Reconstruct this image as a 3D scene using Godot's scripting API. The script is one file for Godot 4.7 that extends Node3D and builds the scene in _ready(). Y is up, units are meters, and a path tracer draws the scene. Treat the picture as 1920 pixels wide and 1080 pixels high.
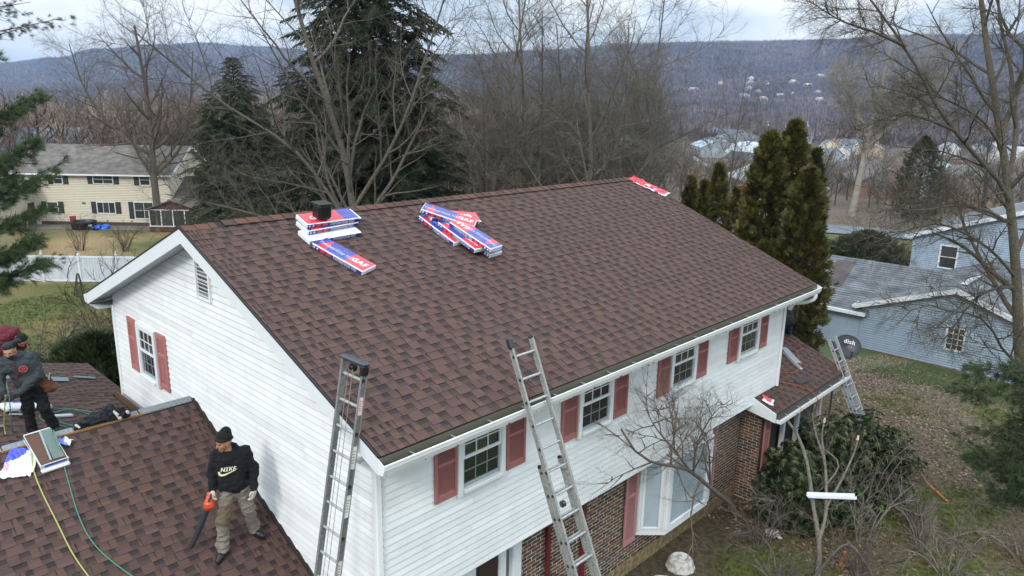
extends Node3D

const L := 11.47          # length of the main roof
const HR := 1.891         # rise of the ridge over the eave
const HD := 4.759         # half the depth of the roof
const K := HR / HD
const WX := 0.294         # gable wall
const WZ := -0.503        # front wall
const BZ := -0.90         # brick wall
const GY := -5.0          # ground at the house
const SUN_TO := Vector3(-0.78, 0.62, 0.30)
var CAM := Vector3(-4.315, 3.782, 6.097)
var mats := {}
var taken := {}
var rng := RandomNumberGenerator.new()

# ---------------------------------------------------------------- mesh builder
class MB:
	var v := PackedVector3Array()
	var n := PackedVector3Array()
	var c := PackedColorArray()
	var ix := PackedInt32Array()
	var col := Color(1, 1, 1)
	func tri(a: Vector3, b: Vector3, d: Vector3) -> void:
		var nn := (b - a).cross(d - a).normalized()
		var k := v.size()
		v.push_back(a); v.push_back(b); v.push_back(d)
		for i in 3:
			n.push_back(nn); c.push_back(col)
		ix.push_back(k); ix.push_back(k + 2); ix.push_back(k + 1)
	func quad(a: Vector3, b: Vector3, d: Vector3, e: Vector3) -> void:
		var nn := (b - a).cross(d - a)
		if nn.length_squared() < 1e-16: nn = (d - a).cross(e - a)
		nn = nn.normalized()
		var k := v.size()
		v.push_back(a); v.push_back(b); v.push_back(d); v.push_back(e)
		for i in 4:
			n.push_back(nn); c.push_back(col)
		ix.append_array([k, k + 2, k + 1, k, k + 3, k + 2])
	func box8(p: Array) -> void:   # p: 4 bottom corners counter-clockwise seen from above, then the 4 above them
		quad(p[3], p[2], p[1], p[0]); quad(p[4], p[5], p[6], p[7])
		for i in 4:
			var j := (i + 1) % 4
			quad(p[i], p[j], p[j + 4], p[i + 4])
	func box(t: Transform3D, s: Vector3) -> void:
		var h := s * 0.5
		var p := []
		for y in [-h.y, h.y]:
			p.append(t * Vector3(-h.x, y, h.z)); p.append(t * Vector3(h.x, y, h.z))
			p.append(t * Vector3(h.x, y, -h.z)); p.append(t * Vector3(-h.x, y, -h.z))
		box8(p)
	func cube(a: Vector3, b: Vector3) -> void:   # between two corners
		var lo := a.min(b)
		var hi := a.max(b)
		box(Transform3D(Basis(), (lo + hi) * 0.5), hi - lo)
	func cham(t: Transform3D, s: Vector3, r: float) -> void:   # a box with chamfered edges
		var h := s * 0.5
		r = minf(r, minf(h.x, minf(h.y, h.z)) * 0.9)
		var f := func(x: float, y: float, z: float) -> Vector3: return t * Vector3(x, y, z)
		for ax in 3:
			for sg in [-1.0, 1.0]:
				var q := []
				for w in [Vector2(-1, -1), Vector2(1, -1), Vector2(1, 1), Vector2(-1, 1)]:
					var e := Vector3()
					e[ax] = h[ax] * sg
					e[(ax + 1) % 3] = (h[(ax + 1) % 3] - r) * w.x
					e[(ax + 2) % 3] = (h[(ax + 2) % 3] - r) * w.y
					q.append(t * e)
				if sg > 0: quad(q[0], q[1], q[2], q[3])
				else: quad(q[3], q[2], q[1], q[0])
		for ax in 3:
			var u := (ax + 1) % 3
			var w2 := (ax + 2) % 3
			for su in [-1.0, 1.0]:
				for sw in [-1.0, 1.0]:
					var q := []
					for e in [[-1, 0], [1, 0], [1, 1], [-1, 1]]:
						var o := Vector3()
						o[ax] = (h[ax] - r) * e[0]
						o[u] = (h[u] - (0.0 if e[1] == 0 else r)) * su
						o[w2] = (h[w2] - (r if e[1] == 0 else 0.0)) * sw
						q.append(t * o)
					if su * sw > 0: quad(q[0], q[1], q[2], q[3])
					else: quad(q[3], q[2], q[1], q[0])
		for sx in [-1.0, 1.0]:
			for sy in [-1.0, 1.0]:
				for sz in [-1.0, 1.0]:
					var a := Vector3(h.x * sx, (h.y - r) * sy, (h.z - r) * sz)
					var b := Vector3((h.x - r) * sx, h.y * sy, (h.z - r) * sz)
					var d := Vector3((h.x - r) * sx, (h.y - r) * sy, h.z * sz)
					if sx * sy * sz > 0: tri(t * a, t * b, t * d)
					else: tri(t * a, t * d, t * b)
	func bar(a: Vector3, b: Vector3, w: float, h: float, up := Vector3.UP) -> void:
		var d := b - a
		if absf(d.normalized().dot(up)) > 0.98: up = Vector3.RIGHT
		var z := d.normalized()
		var x := up.cross(z).normalized()
		box(Transform3D(Basis(x, z.cross(x), z), (a + b) * 0.5), Vector3(w, h, d.length()))
	func tube(p: PackedVector3Array, r: PackedFloat32Array, s := 6, cap := true) -> void:
		var m := p.size()
		var k := v.size()
		var side := Vector3.ZERO
		for i in m:
			var d := p[mini(i + 1, m - 1)] - p[maxi(i - 1, 0)]
			d = d.normalized()
			if side == Vector3.ZERO:
				side = d.cross(Vector3(0.31, 0.2, 0.93) if absf(d.z) < 0.8 else Vector3(0.9, 0.3, 0.1)).normalized()
			else:
				side = (side - d * side.dot(d)).normalized()
			var o := d.cross(side)
			for j in s:
				var a := TAU * j / s
				var w := side * cos(a) + o * sin(a)
				v.push_back(p[i] + w * r[i]); n.push_back(w); c.push_back(col)
		for i in m - 1:
			for j in s:
				var a := k + i * s + j
				var b := k + i * s + (j + 1) % s
				ix.push_back(a); ix.push_back(a + s); ix.push_back(b)
				ix.push_back(b); ix.push_back(a + s); ix.push_back(b + s)
		if cap:
			for e in [0, m - 1]:
				var q := v.size()
				var nn := (p[1] - p[0]).normalized() * -1.0 if e == 0 else (p[m - 1] - p[m - 2]).normalized()
				for j in s:
					v.push_back(v[k + e * s + j]); n.push_back(nn); c.push_back(col)
				for j in range(1, s - 1):
					if e == 0: ix.append_array([q, q + j, q + j + 1])
					else: ix.append_array([q, q + j + 1, q + j])
	func cyl(a: Vector3, b: Vector3, ra: float, rb := -1.0, s := 10) -> void:
		tube(PackedVector3Array([a, b]), PackedFloat32Array([ra, ra if rb < 0 else rb]), s)
	func lathe(t: Transform3D, prof: Array, s := 20, smooth := true) -> void:   # prof: Vector2(radius, height)
		var k := v.size()
		var m := prof.size()
		for i in m:
			var d: Vector2 = prof[mini(i + 1, m - 1)] - prof[maxi(i - 1, 0)]
			for j in s:
				var a := TAU * j / s
				v.push_back(t * Vector3(cos(a) * prof[i].x, prof[i].y, sin(a) * prof[i].x))
				n.push_back((t.basis * Vector3(cos(a) * d.y, -d.x, sin(a) * d.y)).normalized()); c.push_back(col)
		for i in m - 1:
			for j in s:
				var a := k + i * s + j
				var b := k + i * s + (j + 1) % s
				ix.append_array([a, b, a + s, b, b + s, a + s])
	func extrude(poly: PackedVector2Array, t: Transform3D, depth: float) -> void:   # polygon in x, y; front face at z = 0, back at -depth
		if Geometry2D.is_polygon_clockwise(poly): poly.reverse()
		var q := Geometry2D.triangulate_polygon(poly)
		for i in range(0, q.size(), 3):
			var a := poly[q[i]]
			var b := poly[q[i + 1]]
			var d := poly[q[i + 2]]
			if (b - a).cross(d - a) < 0:
				var e := b
				b = d
				d = e
			tri(t * Vector3(a.x, a.y, 0), t * Vector3(b.x, b.y, 0), t * Vector3(d.x, d.y, 0))
			if depth > 0: tri(t * Vector3(a.x, a.y, -depth), t * Vector3(d.x, d.y, -depth), t * Vector3(b.x, b.y, -depth))
		if depth > 0:
			for i in poly.size():
				var a := poly[i]
				var b := poly[(i + 1) % poly.size()]
				quad(t * Vector3(a.x, a.y, -depth), t * Vector3(b.x, b.y, -depth), t * Vector3(b.x, b.y, 0), t * Vector3(a.x, a.y, 0))
	func sphere(t: Transform3D, r: Vector3, s := 12, m := 8) -> void:
		var k := v.size()
		for i in m + 1:
			var p := PI * i / m
			for j in s:
				var a := TAU * j / s
				var u := Vector3(sin(p) * cos(a), cos(p), sin(p) * sin(a))
				v.push_back(t * (u * r)); n.push_back((t.basis * (u / r)).normalized()); c.push_back(col)
		for i in m:
			for j in s:
				var a := k + i * s + j
				var b := k + i * s + (j + 1) % s
				ix.append_array([a, a + s, b, b, a + s, b + s])
	func add(o: MB, t: Transform3D, tint := Color(1, 1, 1)) -> void:
		var k := v.size()
		v.append_array(t * o.v)
		var tn := Transform3D(t.basis.orthonormalized(), Vector3.ZERO)
		n.append_array(tn * o.n)
		if tint == Color(1, 1, 1): c.append_array(o.c)
		else:
			for x in o.c: c.push_back(x * tint)
		var q := o.ix.duplicate()
		for i in q.size(): q[i] += k
		ix.append_array(q)
	func mesh() -> ArrayMesh:
		var a := []
		a.resize(Mesh.ARRAY_MAX)
		a[Mesh.ARRAY_VERTEX] = v
		a[Mesh.ARRAY_NORMAL] = n
		a[Mesh.ARRAY_COLOR] = c
		a[Mesh.ARRAY_INDEX] = ix
		var m := ArrayMesh.new()
		if v.size(): m.add_surface_from_arrays(Mesh.PRIMITIVE_TRIANGLES, a)
		return m

# ---------------------------------------------------------------- colours and materials
func rgb(r: float, g: float, b: float) -> Color:   # the sRGB look of a colour as a linear vertex colour
	return Color(r / 255.0, g / 255.0, b / 255.0).srgb_to_linear()

func noise_tex(freq: float, lo: float, hi: float, kind := FastNoiseLite.TYPE_SIMPLEX_SMOOTH, octaves := 4, size := 256, tint := Color(1, 1, 1), sd := 3) -> NoiseTexture2D:
	var f := FastNoiseLite.new()
	f.noise_type = kind; f.frequency = freq; f.fractal_octaves = octaves; f.seed = sd
	var t := NoiseTexture2D.new()
	t.width = size; t.height = size; t.seamless = true; t.noise = f
	var g := Gradient.new()
	g.set_color(0, Color(lo, lo, lo)); g.set_color(1, Color(hi, hi, hi) * tint)
	t.color_ramp = g
	return t

func normal_tex(freq: float, strength: float, size := 256) -> NoiseTexture2D:
	var f := FastNoiseLite.new()
	f.frequency = freq; f.fractal_octaves = 3; f.seed = 8
	var t := NoiseTexture2D.new()
	t.width = size; t.height = size; t.seamless = true; t.noise = f
	t.as_normal_map = true; t.bump_strength = strength
	return t

func mat(called: String, rough := 0.9, metal := 0.0, tex: Texture2D = null, scale := 1.0, nrm: Texture2D = null, nscale := 1.0) -> StandardMaterial3D:
	if mats.has(called): return mats[called]
	var m := StandardMaterial3D.new()
	m.resource_name = called
	m.vertex_color_use_as_albedo = true
	m.roughness = rough; m.metallic = metal
	if tex or nrm:
		m.uv1_triplanar = true; m.uv1_world_triplanar = true; m.uv1_scale = Vector3.ONE * scale
	if tex: m.albedo_texture = tex
	if nrm:
		m.normal_enabled = true; m.normal_texture = nrm; m.normal_scale = nscale
	mats[called] = m
	return m

func make_materials() -> void:
	mat("paint", 0.55)
	mat("matte", 0.92)
	mat("siding", 0.5, 0.0, noise_tex(0.02, 0.955, 1.02, FastNoiseLite.TYPE_SIMPLEX_SMOOTH, 5), 0.35)
	mat("shingle", 0.95, 0.0, noise_tex(0.25, 0.72, 1.17, FastNoiseLite.TYPE_SIMPLEX_SMOOTH, 3, 512), 1.6, normal_tex(0.35, 6.0), 0.6)
	mat("metal", 0.34, 0.9, noise_tex(0.05, 0.75, 1.0), 1.2)
	mat("dull_metal", 0.5, 0.25, noise_tex(0.05, 0.7, 1.0), 1.5)
	mat("black", 0.55)
	mat("plastic", 0.4)
	mat("film", 0.28, 0.0, null, 1.0, normal_tex(0.03, 5.0), 0.5)
	mat("cloth", 0.95, 0.0, noise_tex(0.06, 0.72, 1.1), 3.0, normal_tex(0.03, 7.0), 0.7)
	mat("skin", 0.6)
	mat("brick", 0.93, 0.0, noise_tex(0.15, 0.6, 1.2, FastNoiseLite.TYPE_SIMPLEX_SMOOTH, 4), 1.5)
	mat("stone", 0.95, 0.0, noise_tex(0.04, 0.6, 1.15, FastNoiseLite.TYPE_SIMPLEX_SMOOTH, 5), 0.7)
	mat("bark", 0.95, 0.0, noise_tex(0.06, 0.55, 1.25, FastNoiseLite.TYPE_SIMPLEX_SMOOTH, 4), 0.8)
	mat("ground", 0.98, 0.0, noise_tex(0.05, 0.55, 1.2, FastNoiseLite.TYPE_SIMPLEX_SMOOTH, 5, 512), 0.23)
	mat("far", 0.95)
	mat("oldroof", 0.9, 0.0, noise_tex(0.02, 0.6, 1.12, FastNoiseLite.TYPE_SIMPLEX_SMOOTH, 5), 0.18)
	mat("wood", 0.8, 0.0, noise_tex(0.04, 0.7, 1.1), 2.0)
	var lf := mat("leaf", 0.6)
	lf.backlight_enabled = true; lf.backlight = Color(0.05, 0.06, 0.03)
	lf.cull_mode = BaseMaterial3D.CULL_DISABLED
	var gp := mat("glass_painted_sheen", 0.08)
	gp.transparency = BaseMaterial3D.TRANSPARENCY_ALPHA
	gp.albedo_color = Color(0.8, 0.88, 0.93, 0.28)  # pale tint painted in for the reflection on the bay panes
	var g := mat("glass", 0.06)
	g.transparency = BaseMaterial3D.TRANSPARENCY_ALPHA
	g.albedo_color = Color(0.10, 0.12, 0.13, 0.22)
	g.metallic_specular = 0.7

# ---------------------------------------------------------------- scene-tree helpers
func numbered(called: String) -> String:
	if not taken.has(called):
		taken[called] = 0
		return called
	taken[called] += 1
	return "%s_%03d" % [called, taken[called]]

func tag(o: Node, label: String, category := "", group := "", kind := "") -> Node:
	if label: o.set_meta("label", label)
	if category: o.set_meta("category", category)
	if group: o.set_meta("group", group)
	if kind: o.set_meta("kind", kind)
	return o

func thing(called: String, label: String, category: String, at := Vector3.ZERO, group := "", turn := 0.0) -> Node3D:
	var o := Node3D.new()
	o.name = numbered(called)
	add_child(o)
	o.position = at
	o.rotation.y = turn
	tag(o, label, category, group)
	return o

func world_of(p: Node) -> Transform3D:
	var t := Transform3D()
	while p is Node3D and p != self:
		t = (p as Node3D).transform * t
		p = p.get_parent()
	return t

func part(called: String, b, m: String, parent: Node, world := true, label := "") -> MeshInstance3D:   # one mesh; world: drawn in scene coordinates
	var o := MeshInstance3D.new()
	o.name = called
	o.mesh = b.mesh() if b is MB else b
	o.material_override = mats[m]
	parent.add_child(o, true)
	if world: o.transform = world_of(parent).affine_inverse()
	if label: o.set_meta("label", label)
	return o

func piece(called: String, mesh: Mesh, m: String, parent: Node, t: Transform3D) -> MeshInstance3D:   # a shared mesh placed in scene coordinates
	var o := MeshInstance3D.new()
	o.name = called
	o.mesh = mesh
	o.material_override = mats[m]
	parent.add_child(o, true)
	o.transform = world_of(parent).affine_inverse() * t
	return o

func many(called: String, mesh: Mesh, m: String, parent: Node, xf: Array, cols: PackedColorArray = PackedColorArray()) -> MultiMeshInstance3D:
	var mm := MultiMesh.new()
	mm.transform_format = MultiMesh.TRANSFORM_3D
	if cols.size(): mm.use_colors = true
	mm.mesh = mesh
	mm.instance_count = xf.size()
	for i in xf.size():
		mm.set_instance_transform(i, xf[i])
		if cols.size(): mm.set_instance_color(i, cols[i])
	var o := MultiMeshInstance3D.new()
	o.name = called if parent != self else numbered(called)
	o.multimesh = mm
	o.material_override = mats[m]
	parent.add_child(o, true)
	o.transform = world_of(parent).affine_inverse()
	return o

func structure(called: String, b, m: String) -> MeshInstance3D:
	var o := part(numbered(called), b, m, self)
	o.set_meta("kind", "structure")
	return o

func lerp_path(p: Array, n: int) -> PackedVector3Array:   # a smooth curve through points
	var c := Curve3D.new()
	for i in p.size():
		var t: Vector3 = (p[mini(i + 1, p.size() - 1)] - p[maxi(i - 1, 0)]) / 6.0
		c.add_point(p[i], -t, t)
	c.bake_interval = 0.02
	var o := PackedVector3Array()
	for i in n: o.push_back(c.sample_baked(c.get_baked_length() * i / (n - 1), true))
	return o

func flat_r(n: int, r: float) -> PackedFloat32Array:
	var a := PackedFloat32Array()
	a.resize(n); a.fill(r)
	return a

func words(s: String, h: float, depth: float, font := "Droid Sans", bold := false) -> MB:   # lettering in x, y, its middle at the origin
	var f := SystemFont.new()
	f.font_names = PackedStringArray([font])
	if bold: f.font_weight = 700
	var t := TextMesh.new()
	t.text = s; t.font = f; t.font_size = 32; t.pixel_size = h / 32.0; t.depth = depth; t.curve_step = 4.0
	var a := t.get_mesh_arrays()
	var b := MB.new()
	b.v = a[Mesh.ARRAY_VERTEX]; b.n = a[Mesh.ARRAY_NORMAL]
	if a[Mesh.ARRAY_INDEX] != null: b.ix = a[Mesh.ARRAY_INDEX]
	else: b.ix = PackedInt32Array(range(b.v.size()))
	b.c.resize(b.v.size()); b.c.fill(Color(1, 1, 1))
	return b

func recolor(b: MB, c: Color) -> MB:
	b.c.fill(c)
	return b

# ---------------------------------------------------------------- camera, sky, sun
func make_sky() -> void:
	var cam := Camera3D.new()
	cam.name = "camera"
	cam.fov = 42.376
	cam.near = 0.1
	cam.far = 12000.0
	cam.transform = Transform3D(Basis(Vector3.UP, -0.80427) * Basis(Vector3.RIGHT, -0.24972) * Basis(Vector3.BACK, 0.01619), CAM)
	add_child(cam)
	cam.current = true
	var w := 1024
	var h := 512
	var f1 := FastNoiseLite.new()
	f1.seed = 21; f1.frequency = 0.9; f1.fractal_octaves = 6; f1.fractal_gain = 0.55
	var f2 := FastNoiseLite.new()
	f2.seed = 5; f2.frequency = 2.6; f2.fractal_octaves = 4
	var im := Image.create(w, h, false, Image.FORMAT_RGBF)
	for j in h:
		var el := PI * (0.5 - (j + 0.5) / h)
		for i in w:
			var c := Color(0.18, 0.17, 0.16)
			if el > -0.03:
				var az := TAU * (i + 0.5) / w
				var y := maxf(sin(el), 0.0)
				# a flat sheet of cloud seen from below: it closes up towards the horizon
				var s := 1.0 / (y + 0.16)
				var px := cos(az) * s * cos(el)
				var pz := sin(az) * s * cos(el)
				var n := f1.get_noise_3d(px * 0.55, pz * 0.55, y * 2.0) + 0.22 * f2.get_noise_3d(px, pz, 3.0)
				var t := smoothstep(-0.22, 0.26, n)
				var grey := Color(0.52, 0.63, 0.715)
				var white := Color(0.96, 0.985, 0.98)
				c = grey.lerp(white, t)
				var low := 1.0 - smoothstep(0.0, 0.16, y)
				c = c.lerp(Color(0.75, 0.83, 0.89), low * 0.45)
				c = c * 1.12 * (1.0 + 1.25 * smoothstep(0.10, 0.8, y))
			im.set_pixel(i, j, c)
	var sm := PanoramaSkyMaterial.new()
	sm.panorama = ImageTexture.create_from_image(im)
	var sky := Sky.new()
	sky.sky_material = sm
	var e := Environment.new()
	e.background_mode = Environment.BG_SKY
	e.sky = sky
	e.tonemap_mode = Environment.TONE_MAPPER_LINEAR
	e.tonemap_exposure = 1.15
	e.ssao_enabled = true
	e.ssil_enabled = true
	e.sdfgi_enabled = true
	e.fog_enabled = true
	e.fog_density = 0.00015
	e.fog_light_color = Color(0.57, 0.66, 0.80)
	var we := WorldEnvironment.new()
	we.name = "sky_environment"
	we.environment = e
	add_child(we)
	var sun := DirectionalLight3D.new()
	sun.name = "sun"
	sun.light_energy = 0.55
	sun.light_color = Color(1.0, 0.97, 0.92)
	sun.light_angular_distance = 14.0
	sun.shadow_enabled = true
	add_child(sun)
	sun.look_at_from_position(Vector3.ZERO, -SUN_TO, Vector3.UP)

# ---------------------------------------------------------------- the ground
var ridge_az := [-180.0, -110.0, -90.0, -77.6, -74.7, -72.3, -68.5, -65.8, -62.4, -56.6, -46.5, -42.6, -34.9, -29.3, -21.9, -17.4, -11.0, 10.0, 40.0, 180.0]
var ridge_el := [0.5, 0.6, 0.8, 1.5, 1.93, 2.58, 2.97, 3.18, 3.06, 2.8, 2.9, 3.2, 3.8, 3.95, 4.0, 4.18, 4.1, 3.6, 2.0, 0.5]
var hill_noise := FastNoiseLite.new()

func ridge_height(az: float, far: float) -> float:
	var e := 0.5
	for i in ridge_az.size() - 1:
		if az >= ridge_az[i] and az <= ridge_az[i + 1]:
			e = lerpf(ridge_el[i], ridge_el[i + 1], smoothstep(0.0, 1.0, (az - ridge_az[i]) / (ridge_az[i + 1] - ridge_az[i])))
	return tan(deg_to_rad(e)) * far

func ground_y(x: float, z: float) -> float:
	var dx := x - 6.0
	var dz := z + 4.5
	var r := sqrt(dx * dx + dz * dz)
	var az := rad_to_deg(atan2(dz, dx))
	var y := -5.0 - 3.6 * smoothstep(9.0, 34.0, r)
	var left := smoothstep(-45.0, -62.0, az)
	y -= 24.0 * smoothstep(lerpf(46.0, 86.0, left), 430.0, r)
	if r > 60.0: y += hill_noise.get_noise_2d(x * 0.6, z * 0.6) * 3.0 * smoothstep(60.0, 300.0, r)
	if r > 700.0:
		var far := lerpf(2700.0, 4300.0, smoothstep(-44.0, -66.0, az))
		var h := ridge_height(az, far) + 32.0
		var t := clampf((r - 700.0) / (far - 700.0), 0.0, 1.0)
		var up := 0.22 * smoothstep(0.0, 0.55, t) + 0.78 * smoothstep(0.42, 1.0, t)
		var down := 1.0 - 0.5 * smoothstep(far, far * 1.6, r)
		y += h * up * down + hill_noise.get_noise_2d(x * 0.05, z * 0.05) * 34.0 * t * (1.0 - t) * 4.0 * 0.45
	return y

func ground_p(x: float, z: float, up := 0.0) -> Vector3:
	return Vector3(x, ground_y(x, z) + up, z)

func ground_color(x: float, z: float) -> Color:
	var n := hill_noise.get_noise_2d(x * 6.0, z * 6.0)
	var n2 := hill_noise.get_noise_2d(x * 22.0 + 90.0, z * 22.0)
	var n3 := hill_noise.get_noise_2d(x * 1.5 - 300.0, z * 1.5)
	var r := Vector2(x - 6.0, z + 4.5).length()
	var grass := rgb(88, 95, 38).lerp(rgb(60, 80, 28), clampf(0.5 + n2 * 1.3, 0, 1))
	var dead := rgb(118, 102, 66)
	var litter := rgb(92, 76, 64)
	var moss := rgb(84, 92, 34)
	var c := grass.lerp(dead, clampf(0.15 + n * 0.9 + n2 * 0.4, 0, 1))
	if x > 2.5 and z > -12.0 and r < 60.0:      # the front and right-hand lawn: thin moss, leaf litter and bare earth
		c = rgb(94, 82, 60).lerp(moss, clampf(0.55 + n2 * 1.8 + n * 0.8, 0, 1))
		var lit := smoothstep(13.0, 16.5, x) * (1.0 - smoothstep(29.0, 31.0, x)) * clampf(0.45 + n * 1.8, 0, 0.8)
		c = c.lerp(litter, lit)
		var strip := smoothstep(24.0, 26.6, x + n * 3.0) * (1.0 - smoothstep(31.4, 32.4, x)) * smoothstep(9.0, 4.0, z)
		c = c.lerp(rgb(62, 84, 36), strip * 0.8)
		c = c.lerp(rgb(98, 76, 58), smoothstep(31.8, 32.9, x) * 0.9)
		c = c.lerp(rgb(78, 66, 52), smoothstep(0.7, -0.2, z) * (1.0 - smoothstep(11.0, 13.5, x)) * 0.9)
	if z < x - 58.0 and r < 74.0 and x < 40.0:     # the neighbours' yard beyond the white fence
		c = c.lerp(rgb(168, 140, 100), clampf(n3 * 1.6 + n * 0.9 - 0.1, 0, 0.7))
		c = c.lerp(rgb(80, 100, 40), clampf(n2 * 1.4 - n3 * 1.5, 0, 0.8))
	elif z < -11.0 and r < 60.0 and x < 14.0:   # the back lawn
		c = rgb(92, 94, 36).lerp(rgb(72, 86, 30), clampf(0.5 + n2 * 1.2, 0, 1)).lerp(rgb(116, 100, 56), clampf(n * 1.3, 0, 0.7))
	var wood := rgb(112, 94, 82).lerp(rgb(98, 86, 76), clampf(0.5 + n, 0, 1))
	c = c.lerp(wood, smoothstep(58.0, 84.0, r))
	var far := rgb(92, 86, 88).lerp(rgb(74, 72, 82), clampf(0.5 + n3 * 0.9, 0, 1))
	c = c.lerp(far, smoothstep(700.0, 1500.0, r))
	return c

func make_ground() -> void:
	hill_noise.seed = 4; hill_noise.frequency = 0.02; hill_noise.fractal_octaves = 4
	var b := MB.new()
	var rad := [0.0]
	var r := 1.0
	while r < 7000.0:
		rad.append(r)
		r += clampf(r * 0.022, 0.55, 90.0) if r < 60 else r * 0.045
	var sect := []        # fine where the camera looks, coarse behind it
	var a := -180.0
	while a < 180.0:
		sect.append(a)
		a += 0.8 if (a > -100.0 and a < 35.0) else 3.0
	var m := sect.size()
	for rr in rad:
		for s in m:
			var an := deg_to_rad(sect[s])
			var p := Vector3(6.0 + cos(an) * rr, 0, -4.5 + sin(an) * rr)
			p.y = ground_y(p.x, p.z)
			b.v.push_back(p)
			var e := maxf(0.4, rr * 0.02)
			b.n.push_back(Vector3(ground_y(p.x - e, p.z) - ground_y(p.x + e, p.z), 2.0 * e, ground_y(p.x, p.z - e) - ground_y(p.x, p.z + e)).normalized())
			b.c.push_back(ground_color(p.x, p.z))
	for i in rad.size() - 1:
		for s in m:
			var k := i * m + s
			var k2 := i * m + (s + 1) % m
			b.ix.append_array([k, k + m, k2, k2, k + m, k2 + m])
	structure("ground", b, "ground")

# ---------------------------------------------------------------- shingles
var strips: Array = []       # shared strip meshes, as builders and as meshes
var strip_mesh: Array = []
var jobs: Array = []         # [roof index, variant, transform, distance]

func make_strips() -> void:
	for i in 14:
		var g := RandomNumberGenerator.new()
		g.seed = 100 + i
		var b := MB.new()
		var dark := rgb(56, 46, 46) * g.randf_range(0.85, 1.2)
		var wide := 1.0
		b.col = rgb(78, 60, 57) * g.randf_range(0.92, 1.06)
		b.quad(Vector3(0, 0.007, 0), Vector3(wide, 0.007, 0), Vector3(wide, 0.0047, -0.072), Vector3(0, 0.0047, -0.072))
		b.col = dark
		b.quad(Vector3(0, 0.0047, -0.072), Vector3(wide, 0.0047, -0.072), Vector3(wide, 0.001, -0.185), Vector3(0, 0.001, -0.185))
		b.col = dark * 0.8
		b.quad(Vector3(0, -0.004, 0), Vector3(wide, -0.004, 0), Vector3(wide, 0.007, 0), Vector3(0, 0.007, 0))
		var x := g.randf_range(-0.1, 0.03)
		while x < wide:
			var w := g.randf_range(0.11, 0.22)
			var x0 := maxf(x, 0.002)
			var x1 := minf(x + w, wide - 0.002)
			if x1 - x0 > 0.03:
				var t := 0.004 + g.randf() * 0.002
				var warm := rgb(99, 73, 66).lerp(rgb(87, 66, 62), g.randf()) * g.randf_range(0.92, 1.08)
				var cool := rgb(82, 64, 60).lerp(rgb(92, 69, 63), g.randf()) * g.randf_range(0.9, 1.08)
				var mid := g.randf_range(0.045, 0.1)
				var tp := g.randf_range(0.0, 0.012)
				var za := 0.003
				var m0 := lerpf(x0, x0 + tp, mid / 0.145)
				var m1 := lerpf(x1, x1 - tp, mid / 0.145)
				var ym := 0.007 + t - 0.006 * mid / 0.185
				var yt := 0.007 + t - 0.006 * 0.15 / 0.185
				b.col = warm
				b.quad(Vector3(x0, 0.007 + t, za), Vector3(x1, 0.007 + t, za), Vector3(m1, ym, -mid), Vector3(m0, ym, -mid))
				b.col = cool
				b.quad(Vector3(m0, ym, -mid), Vector3(m1, ym, -mid), Vector3(x1 - tp, yt, -0.15), Vector3(x0 + tp, yt, -0.15))
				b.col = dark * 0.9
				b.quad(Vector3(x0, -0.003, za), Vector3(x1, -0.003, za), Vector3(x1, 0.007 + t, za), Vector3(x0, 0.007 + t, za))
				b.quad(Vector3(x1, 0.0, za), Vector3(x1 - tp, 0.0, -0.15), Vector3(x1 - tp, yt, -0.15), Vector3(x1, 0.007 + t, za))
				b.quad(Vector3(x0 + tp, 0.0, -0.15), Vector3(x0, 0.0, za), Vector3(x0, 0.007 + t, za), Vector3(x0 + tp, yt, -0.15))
			x += w + g.randf_range(0.07, 0.15)
		strips.append(b)
		strip_mesh.append(b.mesh())

# o: a point on the roof surface at the lower left of the field; down: the way water runs; run: length along the courses; rise: length up the slope
func lay_shingles(roof: int, o: Vector3, n: Vector3, down: Vector3, run: float, rise: float, sd: int) -> void:
	var g := RandomNumberGenerator.new()
	g.seed = sd
	var x := n.cross(down).normalized()
	var bs := Basis(x, n, down)
	var rows := int(rise / 0.1429)
	for k in rows:
		var u := -g.randf_range(0.0, 0.9)
		while u < run:
			var a := maxf(u, 0.0)
			var e := minf(u + 1.0, run)
			if e - a > 0.02:
				var wav := g.randf_range(-0.0015, 0.0015)
				var t := Transform3D(bs, o + x * a - down * (k * 0.1429 + wav) + n * 0.004)
				t = t * Transform3D(Basis.from_scale(Vector3(e - a if e - a < 0.995 else 0.998, g.randf_range(0.8, 1.25), 1)), Vector3.ZERO)
				jobs.append([roof, g.randi() % strips.size(), t, (t.origin + x * 0.5).distance_to(CAM)])
			u += 1.0

func place_shingles(roofs: Array) -> void:
	jobs.sort_custom(func(a, b): return a[3] < b[3])
	var rest := {}
	for i in jobs.size():
		var j: Array = jobs[i]
		if i < 300: piece("shingle", strip_mesh[j[1]], "shingle", roofs[j[0]], j[2])
		else:
			if not rest.has(j[0]): rest[j[0]] = MB.new()
			rest[j[0]].add(strips[j[1]], j[2])
	for k in rest:
		part("shingle_field", rest[k], "shingle", roofs[k]).set_meta("kind", "stuff")

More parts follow.
